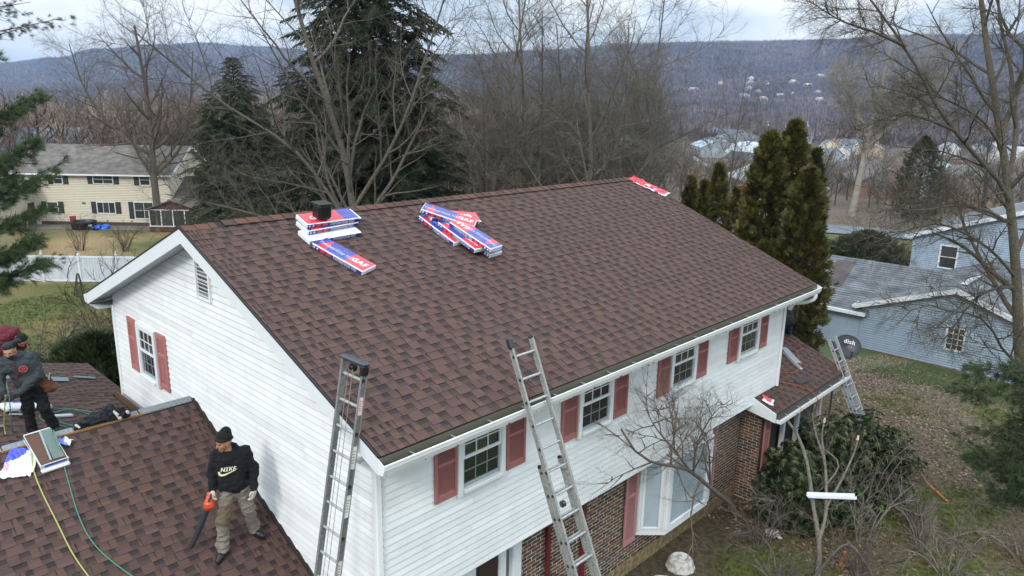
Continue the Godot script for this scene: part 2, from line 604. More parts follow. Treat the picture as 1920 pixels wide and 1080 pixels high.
# ---------------------------------------------------------------- windows and shutters of the white house
# t: the window's middle on the wall, x across, y up, z out
func sash_window(t: Transform3D, w: float, h: float, parent: Node3D, blind: Color) -> void:
	var white := rgb(216, 222, 226)
	var b := MB.new()
	b.col = white
	var cw := 0.085
	for s in [-1.0, 1.0]:
		b.cham(t * Transform3D(Basis(), Vector3(s * (w / 2 + cw / 2), -0.02, 0.03)), Vector3(cw, h + 0.2, 0.075), 0.008)
	b.cham(t * Transform3D(Basis(), Vector3(0, h / 2 + 0.045, 0.03)), Vector3(w - 0.004, 0.08, 0.07), 0.008)
	b.cham(t * Transform3D(Basis(), Vector3(0, -h / 2 - 0.05, 0.045)), Vector3(w - 0.004, 0.055, 0.11), 0.008)
	b.cham(t * Transform3D(Basis(), Vector3(0, -h / 2 - 0.10, 0.028)), Vector3(w - 0.004, 0.04, 0.06), 0.006)
	var f := part("window", b, "paint", parent)
	var d := MB.new()
	d.col = rgb(44, 50, 52)
	d.cube(Vector3(-w / 2, -h / 2 - 0.02, 0.0), Vector3(w / 2, h / 2, 0.008))
	var back := MB.new()
	back.add(d, t)
	back.col = blind
	var bl := MB.new()
	bl.col = blind
	bl.cube(Vector3(-w / 2 + 0.05, 0.03, 0.009), Vector3(w / 2 - 0.05, h / 2 - 0.02, 0.012))
	back.add(bl, t)
	part("room_behind", back, "matte", f)
	for lower in [0, 1]:
		var z := 0.04 if lower == 0 else 0.025
		var y0 := 0.0 if lower == 0 else -h / 2
		var y1 := h / 2 if lower == 0 else 0.02
		var sb := MB.new()
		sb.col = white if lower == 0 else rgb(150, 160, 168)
		var fw := 0.032
		for s in [-1.0, 1.0]: sb.cube(Vector3(s * w / 2, y0, z - 0.012), Vector3(s * (w / 2 - fw), y1, z + 0.012))
		sb.cube(Vector3(-w / 2 + fw, y1 - fw, z - 0.011), Vector3(w / 2 - fw, y1, z + 0.011))
		if lower == 0:
			sb.col = white
			sb.cube(Vector3(-w / 2 + fw, y0, z - 0.011), Vector3(w / 2 - fw, y0 + fw + 0.01, z + 0.017))
		else: sb.cube(Vector3(-w / 2 + fw, y0, z - 0.011), Vector3(w / 2 - fw, y0 + fw, z + 0.011))
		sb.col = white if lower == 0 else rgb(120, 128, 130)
		var gw := w - 2 * fw
		for k in 2: sb.cube(Vector3(-gw / 2 + gw * (k + 1) / 3 - 0.008, y0 + fw, z - 0.006), Vector3(-gw / 2 + gw * (k + 1) / 3 + 0.008, y1 - fw, z + 0.006))
		sb.cube(Vector3(-gw / 2, (y0 + y1) / 2 - 0.008, z - 0.005), Vector3(gw / 2, (y0 + y1) / 2 + 0.008, z + 0.005))
		var sbw := MB.new()
		sbw.add(sb, t)
		part("sash", sbw, "paint", f)
		for kx in 3:
			for ky in 2:
				var p := MB.new()
				p.cube(Vector3(-gw / 2 + gw * kx / 3 + 0.01, lerpf(y0 + fw, y1 - fw, ky / 2.0) + 0.01, z - 0.002), Vector3(-gw / 2 + gw * (kx + 1) / 3 - 0.01, lerpf(y0 + fw, y1 - fw, (ky + 1) / 2.0) - 0.01, z + 0.001))
				var pw := MB.new()
				pw.add(p, t)
				part("pane", pw, "glass", f)

func shutter(t: Transform3D, w: float, h: float, parent: Node3D, tone: Color) -> void:
	var b := MB.new()
	b.col = tone
	for s in [-1.0, 1.0]: b.cham(t * Transform3D(Basis(), Vector3(s * (w / 2 - 0.025), 0, 0.018)), Vector3(0.05, h, 0.036), 0.006)
	for yy in [h / 2 - 0.05, 0.12 * h, -h / 2 + 0.05]:
		b.cham(t * Transform3D(Basis(), Vector3(0, yy, 0.017)), Vector3(w - 0.104, 0.1 if absf(yy) > 0.3 * h else 0.05, 0.032), 0.005)
	b.col = tone * 0.8
	b.box(t * Transform3D(Basis(), Vector3(0, 0, 0.004)), Vector3(w - 0.1, h - 0.1, 0.008))
	var f := part("shutter", b, "paint", parent)
	var lv := MB.new()
	lv.col = tone
	var y := -h / 2 + 0.12
	while y < h / 2 - 0.12:
		if absf(y - 0.12 * h) > 0.035:
			lv.box(t * Transform3D(Basis(Vector3.RIGHT, 0.75), Vector3(0, y, 0.018)), Vector3(w - 0.106, 0.024, 0.006))
		y += 0.024
	part("louver_slats", lv, "paint", f).set_meta("kind", "stuff")
	# the little dark stubs where the shutter laps over the siding

# ---------------------------------------------------------------- the white house
func roof_y(z: float) -> float:      # top of the main roof deck
	return HR - K * absf(z + HD)

func make_house() -> void:
	var house := thing("white_house", "two storey house with white siding, brown shingle roof and red shutters", "house", Vector3(5.7, GY, -4.76))
	var white := rgb(228, 232, 234)
	# solid core behind the siding and the brick
	var b := MB.new()
	b.col = rgb(200, 205, 208)
	var pent := PackedVector2Array([Vector2(-0.54, -2.5), Vector2(-0.54, roof_y(-0.54) - 0.16), Vector2(-HD, HR - 0.16), Vector2(-9.0, roof_y(-9.0) - 0.16), Vector2(-9.0, -2.5)])
	b.extrude(pent, Transform3D(Basis(Vector3(0, 0, 1), Vector3(0, 1, 0), Vector3(-1, 0, 0)), Vector3(WX + 0.03, 0, 0)), L - 2 * WX - 0.06)
	b.cube(Vector3(WX + 0.02, GY - 0.5, BZ - 0.1), Vector3(L - WX - 0.02, -2.503, -8.99))
	part("wall", b, "matte", house)
	# clapboards of the gable wall, each cut to the slope of the roof
	var wall := Node3D.new()
	wall.name = "siding_wall"
	house.add_child(wall, true)
	wall.position = -house.position
	var g := RandomNumberGenerator.new()
	g.seed = 77
	var y := -2.93
	while y < HR - 0.2:
		var top := minf(y + 0.118, HR - 0.16)
		var reach := func(yy: float) -> float: return minf(HD + WZ, (HR - 0.155 - yy) / K)
		var w0: float = reach.call(y)
		var w1: float = reach.call(top)
		var cuts := [-w0]
		if w0 > 1.6:
			var q := -w0 + g.randf_range(1.0, 3.2)
			while q < w0 - 0.4:
				cuts.append(q)
				q += g.randf_range(2.2, 3.7)
		cuts.append(w0)
		for i in cuts.size() - 1:
			var s := MB.new()
			var tone := g.randf_range(0.93, 1.03)
			if g.randf() < 0.07: tone *= 0.93
			s.col = Color(white.r * tone, white.g * tone, white.b * tone)
			var za: float = -HD + cuts[i] + 0.001
			var zb: float = -HD + cuts[i + 1] - 0.001
			var zta := -HD + maxf(cuts[i], -w1)
			var ztb := -HD + minf(cuts[i + 1], w1)
			var x0 := WX - 0.02
			var x1 := WX + 0.001
			s.quad(Vector3(x0, y, za), Vector3(x0, y, zb), Vector3(x1, top, ztb), Vector3(x1, top, zta))
			s.quad(Vector3(x1 + 0.02, y, za), Vector3(x1 + 0.02, y, zb), Vector3(x0, y, zb), Vector3(x0, y, za))
			s.col = Color(white.r * 0.66, white.g * 0.68, white.b * 0.68)     # darker strip just below the next lap
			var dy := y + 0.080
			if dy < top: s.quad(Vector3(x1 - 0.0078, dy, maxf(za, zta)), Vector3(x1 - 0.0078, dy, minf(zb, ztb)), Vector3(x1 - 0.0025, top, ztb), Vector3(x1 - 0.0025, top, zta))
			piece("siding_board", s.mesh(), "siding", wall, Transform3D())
		y += 0.1016
	# front wall boards
	var front := Node3D.new()
	front.name = "siding_wall"
	house.add_child(front, true)
	front.position = -house.position
	y = -2.53
	while y < -0.25:
		var cuts := [WX + 0.06]
		var q := WX + g.randf_range(1.2, 3.6)
		while q < L - WX - 0.6:
			cuts.append(q)
			q += g.randf_range(2.4, 3.7)
		cuts.append(L - WX - 0.06)
		for i in cuts.size() - 1:
			var s := MB.new()
			var tone := g.randf_range(0.92, 1.03)
			s.col = Color(white.r * tone * 0.97, white.g * tone * 0.99, white.b * tone)
			s.quad(Vector3(cuts[i] + 0.001, y, WZ + 0.02), Vector3(cuts[i + 1] - 0.001, y, WZ + 0.02), Vector3(cuts[i + 1] - 0.001, y + 0.118, WZ - 0.001), Vector3(cuts[i] + 0.001, y + 0.118, WZ - 0.001))
			s.quad(Vector3(cuts[i] + 0.001, y, WZ - 0.02), Vector3(cuts[i + 1] - 0.001, y, WZ - 0.02), Vector3(cuts[i + 1] - 0.001, y, WZ + 0.02), Vector3(cuts[i] + 0.001, y, WZ + 0.02))
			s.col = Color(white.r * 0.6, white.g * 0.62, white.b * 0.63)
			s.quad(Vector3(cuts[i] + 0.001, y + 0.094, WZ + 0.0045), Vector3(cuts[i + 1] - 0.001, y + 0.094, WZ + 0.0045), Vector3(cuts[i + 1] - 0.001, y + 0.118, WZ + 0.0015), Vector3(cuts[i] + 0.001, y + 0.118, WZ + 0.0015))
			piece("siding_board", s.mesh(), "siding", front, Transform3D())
		y += 0.1016
	# corner boards and the strip along the foot of the siding
	for e in [[WX, WZ, -2.56, -0.28], [L - WX, WZ, -2.56, -0.28], [WX, -9.02, -2.15, -0.2]]:
		b = MB.new()
		b.col = white
		b.cham(Transform3D(Basis(), Vector3(e[0], (e[2] + e[3]) / 2, e[1])), Vector3(0.09, e[3] - e[2], 0.09), 0.012)
		part("corner_board", b, "paint", house)
	b = MB.new()
	b.col = white
	b.cube(Vector3(WX + 0.05, -2.555, WZ - 0.5), Vector3(L - WX - 0.05, -2.533, WZ + 0.004))
	part("skirt_board", b, "paint", house)
	# roof deck, fascias, soffits
	b = MB.new()
	b.col = rgb(70, 58, 52)
	for s in [1.0, -1.0]:
		var z0: float = -HD + s * HD
		b.box8([Vector3(0, -0.11, z0), Vector3(L, -0.11, z0), Vector3(L, HR - 0.11, -HD), Vector3(0, HR - 0.11, -HD), Vector3(0, -0.005, z0), Vector3(L, -0.005, z0), Vector3(L, HR - 0.005, -HD), Vector3(0, HR - 0.005, -HD)])
	var roof := part("roof", b, "matte", house)
	for xx in [[-0.022, 0.0], [L, L + 0.022]]:
		b = MB.new()
		b.col = rgb(212, 218, 222)
		for s in [1.0, -1.0]:
			var za: float = -HD + s * (HD + 0.0)
			b.box8([Vector3(xx[0], -0.23, za), Vector3(xx[1], -0.23, za), Vector3(xx[1], HR - 0.23, -HD), Vector3(xx[0], HR - 0.23, -HD), Vector3(xx[0], -0.02, za), Vector3(xx[1], -0.02, za), Vector3(xx[1], HR - 0.02, -HD), Vector3(xx[0], HR - 0.02, -HD)])
		part("rake_fascia", b, "paint", roof)
	b = MB.new()
	b.col = rgb(176, 184, 188)
	for xx in [[0.0, WX], [L - WX, L]]:
		for s in [1.0, -1.0]:
			var za: float = -HD + s * HD
			b.box8([Vector3(xx[0], -0.20, za), Vector3(xx[1], -0.20, za), Vector3(xx[1], HR - 0.20, -HD), Vector3(xx[0], HR - 0.20, -HD), Vector3(xx[0], -0.18, za), Vector3(xx[1], -0.18, za), Vector3(xx[1], HR - 0.18, -HD), Vector3(xx[0], HR - 0.18, -HD)])
	b.cube(Vector3(0.002, -0.235, -0.03), Vector3(L - 0.002, -0.215, WZ))
	b.cube(Vector3(0.002, -0.235, -2 * HD + 0.03), Vector3(L - 0.002, -0.215, -9.0))
	part("soffit", b, "paint", roof)
	b = MB.new()
	b.col = rgb(34, 33, 34)
	for s in [1.0, -1.0]:
		var za: float = -HD + s * HD
		b.box8([Vector3(-0.026, -0.018, za), Vector3(-0.001, -0.018, za), Vector3(-0.001, HR - 0.018, -HD), Vector3(-0.026, HR - 0.018, -HD), Vector3(-0.026, 0.009, za), Vector3(-0.001, 0.009, za), Vector3(-0.001, HR + 0.009, -HD), Vector3(-0.026, HR + 0.009, -HD)])
	part("drip_edge", b, "paint", roof)
	# open gutters with strap hangers, front and back
	for s in [1.0, -1.0]:
		var z0 := 0.012 if s > 0 else -2 * HD - 0.012
		var gb := MB.new()
		gb.col = rgb(222, 226, 228)
		var prof := [Vector2(0.0, -0.012), Vector2(0.0, -0.195), Vector2(0.075, -0.195), Vector2(0.105, -0.12), Vector2(0.105, -0.08), Vector2(0.118, -0.075), Vector2(0.118, -0.06), Vector2(0.098, -0.06)]
		var inner := [Vector2(0.098, -0.08), Vector2(0.098, -0.118), Vector2(0.07, -0.187), Vector2(0.006, -0.187), Vector2(0.006, -0.012)]
		var xa := 0.0 - 0.03
		var xb := L + 0.06
		var all := prof + inner
		for i in all.size():
			var p: Vector2 = all[i]
			var q2: Vector2 = all[(i + 1) % all.size()]
			gb.col = rgb(222, 226, 228) if i < prof.size() - 1 else rgb(98, 97, 86)
			if s > 0: gb.quad(Vector3(xa, p.y, z0 + p.x), Vector3(xb, p.y, z0 + p.x), Vector3(xb, q2.y, z0 + q2.x), Vector3(xa, q2.y, z0 + q2.x))
			else: gb.quad(Vector3(xa, p.y, z0 - p.x), Vector3(xa, q2.y, z0 - q2.x), Vector3(xb, q2.y, z0 - q2.x), Vector3(xb, p.y, z0 - p.x))
		gb.col = rgb(222, 226, 228)
		var capp := PackedVector2Array()
		for p in prof: capp.push_back(Vector2(p.x * s, p.y))
		for xx in [xa, xb + 0.004]: gb.extrude(capp, Transform3D(Basis(Vector3(0, 0, 1), Vector3.UP, Vector3(-1, 0, 0)), Vector3(xx - 0.004, 0, z0)), 0.004)
		var gut := part("gutter", gb, "siding", house)
		if s > 0:
			var i := 0
			while 0.38 + i * 0.606 < L:
				var hb := MB.new()
				hb.col = rgb(170, 174, 174)
				hb.cube(Vector3(0.38 + i * 0.606, -0.068, z0 + 0.007), Vector3(0.398 + i * 0.606, -0.061, z0 + 0.112))
				part("gutter_hanger", hb, "dull_metal", gut)
				i += 1
			var db := MB.new()       # dirt and leaves in the gutter
			var gg := RandomNumberGenerator.new()
			gg.seed = 9
			for k in 420:
				db.col = rgb(52, 48, 36).lerp(rgb(92, 88, 62), gg.randf()) * 0.8
				var xx := gg.randf_range(0.0, L)
				db.box(Transform3D(Basis.from_euler(Vector3(gg.randf(), gg.randf() * 6.0, gg.randf())), Vector3(xx, -0.18, z0 + gg.randf_range(0.015, 0.07))), Vector3(0.05, 0.008, 0.025) * gg.randf_range(0.4, 1.3))
			part("gutter_debris", db, "matte", gut).set_meta("kind", "stuff")
	b = MB.new()
	b.col = rgb(218, 223, 226)
	b.tube(lerp_path([Vector3(L - 0.12, -0.19, 0.07), Vector3(L - 0.12, -0.30, 0.05), Vector3(L - 0.17, -0.40, -0.12), Vector3(L - 0.25, -0.45, -0.32), Vector3(L - 0.25, -0.6, -0.40)], 12), flat_r(12, 0.045), 8)
	part("downspout_elbow", b, "paint", house)
	# ridge caps: a plain start at each end, a raised ridge vent between
	var capm: Array = []
	for i in 5:
		var c := MB.new()
		var tone := rgb(104, 73, 62).lerp(rgb(78, 58, 54), g.randf())
		c.col = tone
		for s in [1.0, -1.0]:
			var d := Vector3(0, -K, s).normalized() * 0.155
			var p := [Vector3(0, 0.018, 0), Vector3(0.213, 0.004, 0), Vector3(0.213, 0.004, 0) + d, Vector3(0, 0.018, 0) + d]
			if s > 0: c.quad(p[3], p[2], p[1], p[0])
			else: c.quad(p[0], p[1], p[2], p[3])
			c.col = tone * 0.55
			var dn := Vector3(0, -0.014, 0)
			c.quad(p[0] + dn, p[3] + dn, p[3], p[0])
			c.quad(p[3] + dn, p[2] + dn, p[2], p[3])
			c.col = tone
		capm.append(c.mesh())
	var vb := MB.new()
	vb.col = rgb(40, 34, 34)
	for s in [1.0, -1.0]:
		var d := Vector3(0, -K, s).normalized()
		vb.bar(Vector3(0.46, HR + 0.012, -HD) + d * 0.075, Vector3(L - 0.5, HR + 0.012, -HD) + d * 0.075, 0.15, 0.022, Vector3(0, 1, s * K))
	part("ridge_vent", vb, "matte", roof)
	var x := 0.0
	while x < L - 0.05:
		var up := 0.030 if (x > 0.4 and x < L - 0.6) else 0.010
		piece("ridge_cap", capm[g.randi() % 5], "shingle", roof, Transform3D(Basis.from_scale(Vector3(minf(1.0, (L - x) / 0.2), 1, 1)), Vector3(x, HR + up + g.randf() * 0.003, -HD)))
		x += 0.2
	var n := Vector3(0, 1, K).normalized()
	var dn := Vector3(0, -K, 1).normalized()
	lay_shingles(0, Vector3(0.0, 0.0, 0.012) , n, dn, L, 5.06, 5)

	# windows and shutters
	var fr := func(xx: float, yy: float) -> Transform3D: return Transform3D(Basis(), Vector3(xx, yy, WZ + 0.012))
	var red := rgb(160, 106, 104)
	var blinds := [rgb(96, 104, 96), rgb(70, 78, 74), rgb(58, 66, 66), rgb(62, 68, 70)]
	var wx := [1.96, 4.43, 7.0, 9.5]
	for i in 4:
		sash_window(fr.call(wx[i], -0.78), 0.70, 0.80, house, blinds[i])
		shutter(fr.call(wx[i] - 0.615, -0.845), 0.385, 0.83, house, red * g.randf_range(0.93, 1.05))
		shutter(fr.call(wx[i] + 0.68, -0.845), 0.385, 0.83, house, red * g.randf_range(0.93, 1.05))
	var gt := func(zz: float, yy: float) -> Transform3D: return Transform3D(Basis(Vector3(0, 0, 1), Vector3.UP, Vector3(-1, 0, 0)), Vector3(WX - 0.012, yy, zz))
	sash_window(gt.call(-7.34, -0.76), 0.66, 0.86, house, rgb(84, 92, 92))
	shutter(gt.call(-8.08, -0.765), 0.37, 1.03, house, rgb(172, 112, 110))
	shutter(gt.call(-6.72, -0.765), 0.39, 1.03, house, rgb(168, 110, 108))
	# louvred vent high in the gable
	b = MB.new()
	b.col = white
	var vt: Transform3D = gt.call(-4.77, 1.06)
	for s in [-1.0, 1.0]: b.box(vt * Transform3D(Basis(), Vector3(s * 0.22, 0, 0.02)), Vector3(0.035, 0.62, 0.04))
	for s in [-1.0, 1.0]: b.box(vt * Transform3D(Basis(), Vector3(0, s * 0.295, 0.02)), Vector3(0.404, 0.03, 0.036))
	b.col = rgb(60, 64, 66)
	b.box(vt * Transform3D(Basis(), Vector3(0, 0, 0.004)), Vector3(0.4, 0.56, 0.006))
	var vent := part("gable_vent", b, "paint", house)
	for i in 9:
		var lb := MB.new()
		lb.col = white
		lb.box(vt * Transform3D(Basis(Vector3.RIGHT, 0.7), Vector3(0, -0.25 + i * 0.062, 0.018)), Vector3(0.4, 0.05, 0.006))
		part("vent_slat", lb, "paint", vent)

	make_brick_front(house)
	make_wing(house, roof)
	make_porch(house)

func make_brick_front(house: Node3D) -> void:
	var g := RandomNumberGenerator.new()
	g.seed = 31
	var x0 := 3.2
	var x1 := 11.16
	var b := MB.new()
	b.col = rgb(206, 196, 176)
	b.cube(Vector3(x0, -4.72, BZ - 0.09), Vector3(x1, -2.56, BZ - 0.012))
	var wall := part("brick_wall", b, "stone", house)
	b = MB.new()
	b.col = rgb(142, 126, 92)
	b.cube(Vector3(x0, GY - 0.4, BZ - 0.09), Vector3(x1, -4.72, BZ + 0.015))
	part("foundation", b, "stone", house)
	var kinds := []
	for i in 8:
		var m := MB.new()
		var tone: Color = [rgb(100, 76, 66), rgb(84, 66, 60), rgb(114, 82, 68), rgb(70, 58, 54)][i % 4]
		m.col = tone * g.randf_range(0.85, 1.15)
		m.cham(Transform3D(), Vector3(0.194, 0.053, 0.03), 0.004)
		kinds.append(m)
	var meshes := []
	for m in kinds: meshes.append(m.mesh())
	var list := []
	var row := 0
	var y := -4.69
	while y < -2.6:
		var x := x0 + (0.1 if row % 2 == 0 else 0.0)
		while x + 0.2 < x1 + 0.11:
			var hide := x > 6.5 and x < 9.0 and y > -4.2
			if not hide:
				var t := Transform3D(Basis.from_scale(Vector3(1, 1, 1)), Vector3(x, y, BZ - 0.021 + g.randf_range(-0.002, 0.002)))
				list.append([g.randi() % 8, t, t.origin.distance_to(CAM)])
			x += 0.211
		y += 0.0685
		row += 1
	list.sort_custom(func(p, q): return p[2] < q[2])
	var rest := MB.new()
	for i in list.size():
		if i < 300: piece("brick", meshes[list[i][0]], "brick", wall, list[i][1])
		else: rest.add(kinds[list[i][0]], list[i][1])
	part("brick_field", rest, "brick", wall).set_meta("kind", "stuff")
	# bay window
	var c := [Vector2(6.45, BZ), Vector2(6.86, -0.50), Vector2(8.42, -0.50), Vector2(8.83, BZ)]
	var white := rgb(214, 220, 224)
	b = MB.new()
	b.col = white
	var poly := PackedVector2Array()
	for p in c: poly.push_back(Vector2(p.x, -p.y))
	var flat := Transform3D(Basis(Vector3.RIGHT, Vector3(0, 0, -1), Vector3.UP), Vector3(0, -4.16, 0))
	b.extrude(poly, flat, 0.11)
	flat.origin.y = -2.60
	b.extrude(poly, flat, 0.12)
	for i in 3:
		var p: Vector2 = c[i]
		var q: Vector2 = c[i + 1]
		for e in [[p, q], [q, p]]:
			var o: Vector2 = e[0] + (e[1] - e[0]).normalized() * 0.045
			b.cube(Vector3(o.x - 0.045, -4.161, o.y - 0.045), Vector3(o.x + 0.045, -2.72, o.y + 0.03))
	var bay := part("bay_window", b, "paint", house)
	for i in 3:
		var p: Vector2 = c[i]
		var q: Vector2 = c[i + 1]
		var dir := (q - p).normalized()
		var mid := (p + q) * 0.5
		var t := Transform3D(Basis(Vector3(dir.x, 0, dir.y), Vector3.UP, Vector3(-dir.y, 0, dir.x)), Vector3(mid.x, -3.44, mid.y))
		var w := p.distance_to(q) - 0.19
		var s := MB.new()
		s.col = white
		for sg in [-1.0, 1.0]:
			s.cham(t * Transform3D(Basis(), Vector3(sg * (w / 2 - 0.025), 0, -0.01)), Vector3(0.05, 1.42, 0.05), 0.006)
			s.cham(t * Transform3D(Basis(), Vector3(0, sg * 0.685, -0.01)), Vector3(w - 0.1, 0.05, 0.05), 0.006)
		part("sash", s, "paint", bay)
		var gl := MB.new()
		gl.box(t * Transform3D(Basis(), Vector3(0, 0, -0.012)), Vector3(w - 0.1, 1.32, 0.004))
		part("pane", gl, "glass_painted_sheen", bay)
		var bl := MB.new()
		bl.col = rgb(224, 230, 234)
		for k in 52: bl.box(t * Transform3D(Basis(Vector3.RIGHT, 0.5), Vector3(0, -0.65 + k * 0.0256, -0.05)), Vector3(w - 0.08, 0.026, 0.002))
		part("blind_slats", bl, "matte", bay).set_meta("kind", "stuff")
	for i in 2:
		shutter(Transform3D(Basis(), Vector3([6.2, 9.12][i], -3.52, BZ + 0.014)), 0.36, 1.62, house, rgb(174, 124, 127))
	# maroon downspouts
	for xx in [3.86, 4.78]:
		b = MB.new()
		b.col = rgb(92, 32, 38)
		b.cham(Transform3D(Basis(), Vector3(xx, -3.7, BZ + 0.04)), Vector3(0.085, 2.28, 0.06), 0.01)
		for yy in [-3.0, -4.2]: b.cham(Transform3D(Basis(), Vector3(xx, yy, BZ + 0.038)), Vector3(0.11, 0.03, 0.07), 0.006)
		part("downspout", b, "paint", house)
	# entry at the near end: pilaster, dark door beside white panels
	b = MB.new()
	b.col = white
	b.cham(Transform3D(Basis(), Vector3(3.1, -3.75, BZ + 0.02)), Vector3(0.2, 2.4, 0.12), 0.02)
	b.cham(Transform3D(Basis(), Vector3(2.86, -3.75, BZ - 0.03)), Vector3(0.16, 2.4, 0.06), 0.02)
	b.cube(Vector3(0.31, -5.0, BZ - 0.095), Vector3(2.3, -2.56, BZ - 0.02))
	b.cube(Vector3(2.4, -2.72, BZ - 0.09), Vector3(2.78, -2.56, BZ - 0.03))
	part("door_frame", b, "paint", house)
	b = MB.new()
	b.col = rgb(58, 40, 40)
	b.cham(Transform3D(Basis(), Vector3(2.54, -3.86, BZ - 0.07)), Vector3(0.5, 2.25, 0.05), 0.01)
	for yy in [-3.2, -4.1]:
		b.cham(Transform3D(Basis(), Vector3(2.54, yy, BZ - 0.045)), Vector3(0.34, 0.66, 0.02), 0.008)
	part("door", b, "paint", house)

func wing_y(z: float) -> float: return -1.13 - 0.4375 * (z + 5.56)
func rear_y(x: float) -> float: return -2.10 + 0.27 * (0.33 - x)

func make_wing(house: Node3D, _roof) -> void:
	var b := MB.new()
	b.col = rgb(78, 60, 52)
	var z1 := 0.9
	b.box8([Vector3(-6.5, wing_y(z1) - 0.14, z1), Vector3(WX - 0.02, wing_y(z1) - 0.14, z1), Vector3(WX - 0.02, -1.27, -5.56), Vector3(-6.5, -1.27, -5.56), Vector3(-6.5, wing_y(z1) - 0.006, z1), Vector3(WX - 0.02, wing_y(z1) - 0.006, z1), Vector3(WX - 0.02, -1.136, -5.56), Vector3(-6.5, -1.136, -5.56)])
	# walls under the wing
	b.col = rgb(205, 210, 212)
	b.cube(Vector3(-6.3, GY - 0.5, 0.55), Vector3(WX - 0.03, -4.05, -5.4))
	b.cube(Vector3(-6.3, -4.052, -1.9), Vector3(WX - 0.03, -2.9, -5.4))
	b.cube(Vector3(-6.3, GY - 3.0, -5.46), Vector3(WX - 0.03, -2.3, -11.3))
	var wing := part("wing_roof", b, "matte", house)
	var n := Vector3(0, 1, 0.4375).normalized()
	var dn := Vector3(0, -0.4375, 1).normalized()
	lay_shingles(1, Vector3(-4.6, wing_y(z1), z1), n, dn, 4.6 + WX - 0.03, 7.01, 15)
	# bare cut along the top: a weathered board edge, then flashing
	b = MB.new()
	b.col = rgb(166, 122, 74)
	b.bar(Vector3(-6.4, -1.122, -5.575), Vector3(-0.15, -1.122, -5.575), 0.03, 0.035)
	var ed := part("ridge_board", b, "wood", wing)
	ed.name = "ridge_board"
	b = MB.new()
	b.col = rgb(150, 158, 166)
	var g := RandomNumberGenerator.new()
	g.seed = 3
	for i in 5:
		var xa := -4.2 + i * 0.92
		b.box(Transform3D(Basis(Vector3.RIGHT, 0.12 + g.randf() * 0.2) * Basis(Vector3.UP, g.randf_range(-0.02, 0.02)), Vector3(xa + 0.42, -1.118 + g.randf() * 0.01, -5.66)), Vector3(0.9, 0.006, 0.13))
	b.box(Transform3D(Basis(Vector3.RIGHT, 0.3), Vector3(-0.13, -1.10, -5.60)), Vector3(0.8, 0.006, 0.12))
	part("flashing", b, "dull_metal", wing)
	# step flashing and white trim where the slope meets the gable wall
	b = MB.new()
	b.col = rgb(62, 52, 50)
	b.bar(Vector3(WX - 0.035, -1.085, -5.56), Vector3(WX - 0.035, wing_y(z1) + 0.045, z1), 0.05, 0.03, n)
	part("wall_flashing", b, "dull_metal", wing)
	# drop behind the cut edge, and the low roof behind it
	b = MB.new()
	b.col = rgb(96, 70, 50)
	b.cube(Vector3(-6.4, -2.4, -5.60), Vector3(WX - 0.03, -1.15, -5.64))
	b.cube(Vector3(0.10, -2.6, -5.7), Vector3(0.13, -1.9, -8.95))
	b.cube(Vector3(-0.10, -2.14, -5.7), Vector3(0.10, -2.10, -8.0))
	part("rough_boards", b, "wood", wing)
	b = MB.new()
	b.col = rgb(70, 58, 54)
	var xe := 0.34
	var za := -5.7
	var zb := -11.55
	b.box8([Vector3(-4.2, rear_y(-4.2) - 0.13, za), Vector3(0.05, rear_y(0.05) - 0.13, za), Vector3(0.05, rear_y(0.05) - 0.13, -9.06), Vector3(-4.2, rear_y(-4.2) - 0.13, -9.06), Vector3(-4.2, rear_y(-4.2) - 0.008, za), Vector3(0.05, rear_y(0.05) - 0.008, za), Vector3(0.05, rear_y(0.05) - 0.008, -9.06), Vector3(-4.2, rear_y(-4.2) - 0.008, -9.06)])
	b.box8([Vector3(-4.2, rear_y(-4.2) - 0.13, -9.06), Vector3(xe, rear_y(xe) - 0.13, -9.06), Vector3(xe, rear_y(xe) - 0.13, zb), Vector3(-4.2, rear_y(-4.2) - 0.13, zb), Vector3(-4.2, rear_y(-4.2) - 0.008, -9.06), Vector3(xe, rear_y(xe) - 0.008, -9.06), Vector3(xe, rear_y(xe) - 0.008, zb), Vector3(-4.2, rear_y(-4.2) - 0.008, zb)])
	part("low_roof", b, "matte", house)
	n = Vector3(0.27, 1, 0).normalized()
	dn = Vector3(1, -0.27, 0).normalized()
	lay_shingles(2, Vector3(0.36, rear_y(0.36), -9.07), n, dn, 2.5, 4.6, 25)
	lay_shingles(2, Vector3(0.06, rear_y(0.06), -5.72), n, dn, 3.345, 4.3, 26)
	b = MB.new()
	b.col = rgb(60, 48, 42)
	b.cube(Vector3(xe + 0.02, rear_y(xe) - 0.16, -9.08), Vector3(xe + 0.045, rear_y(xe) + 0.012, zb))
	part("low_fascia", b, "wood", house)

func porch_y(z: float) -> float: return -2.60 - 0.42 * z

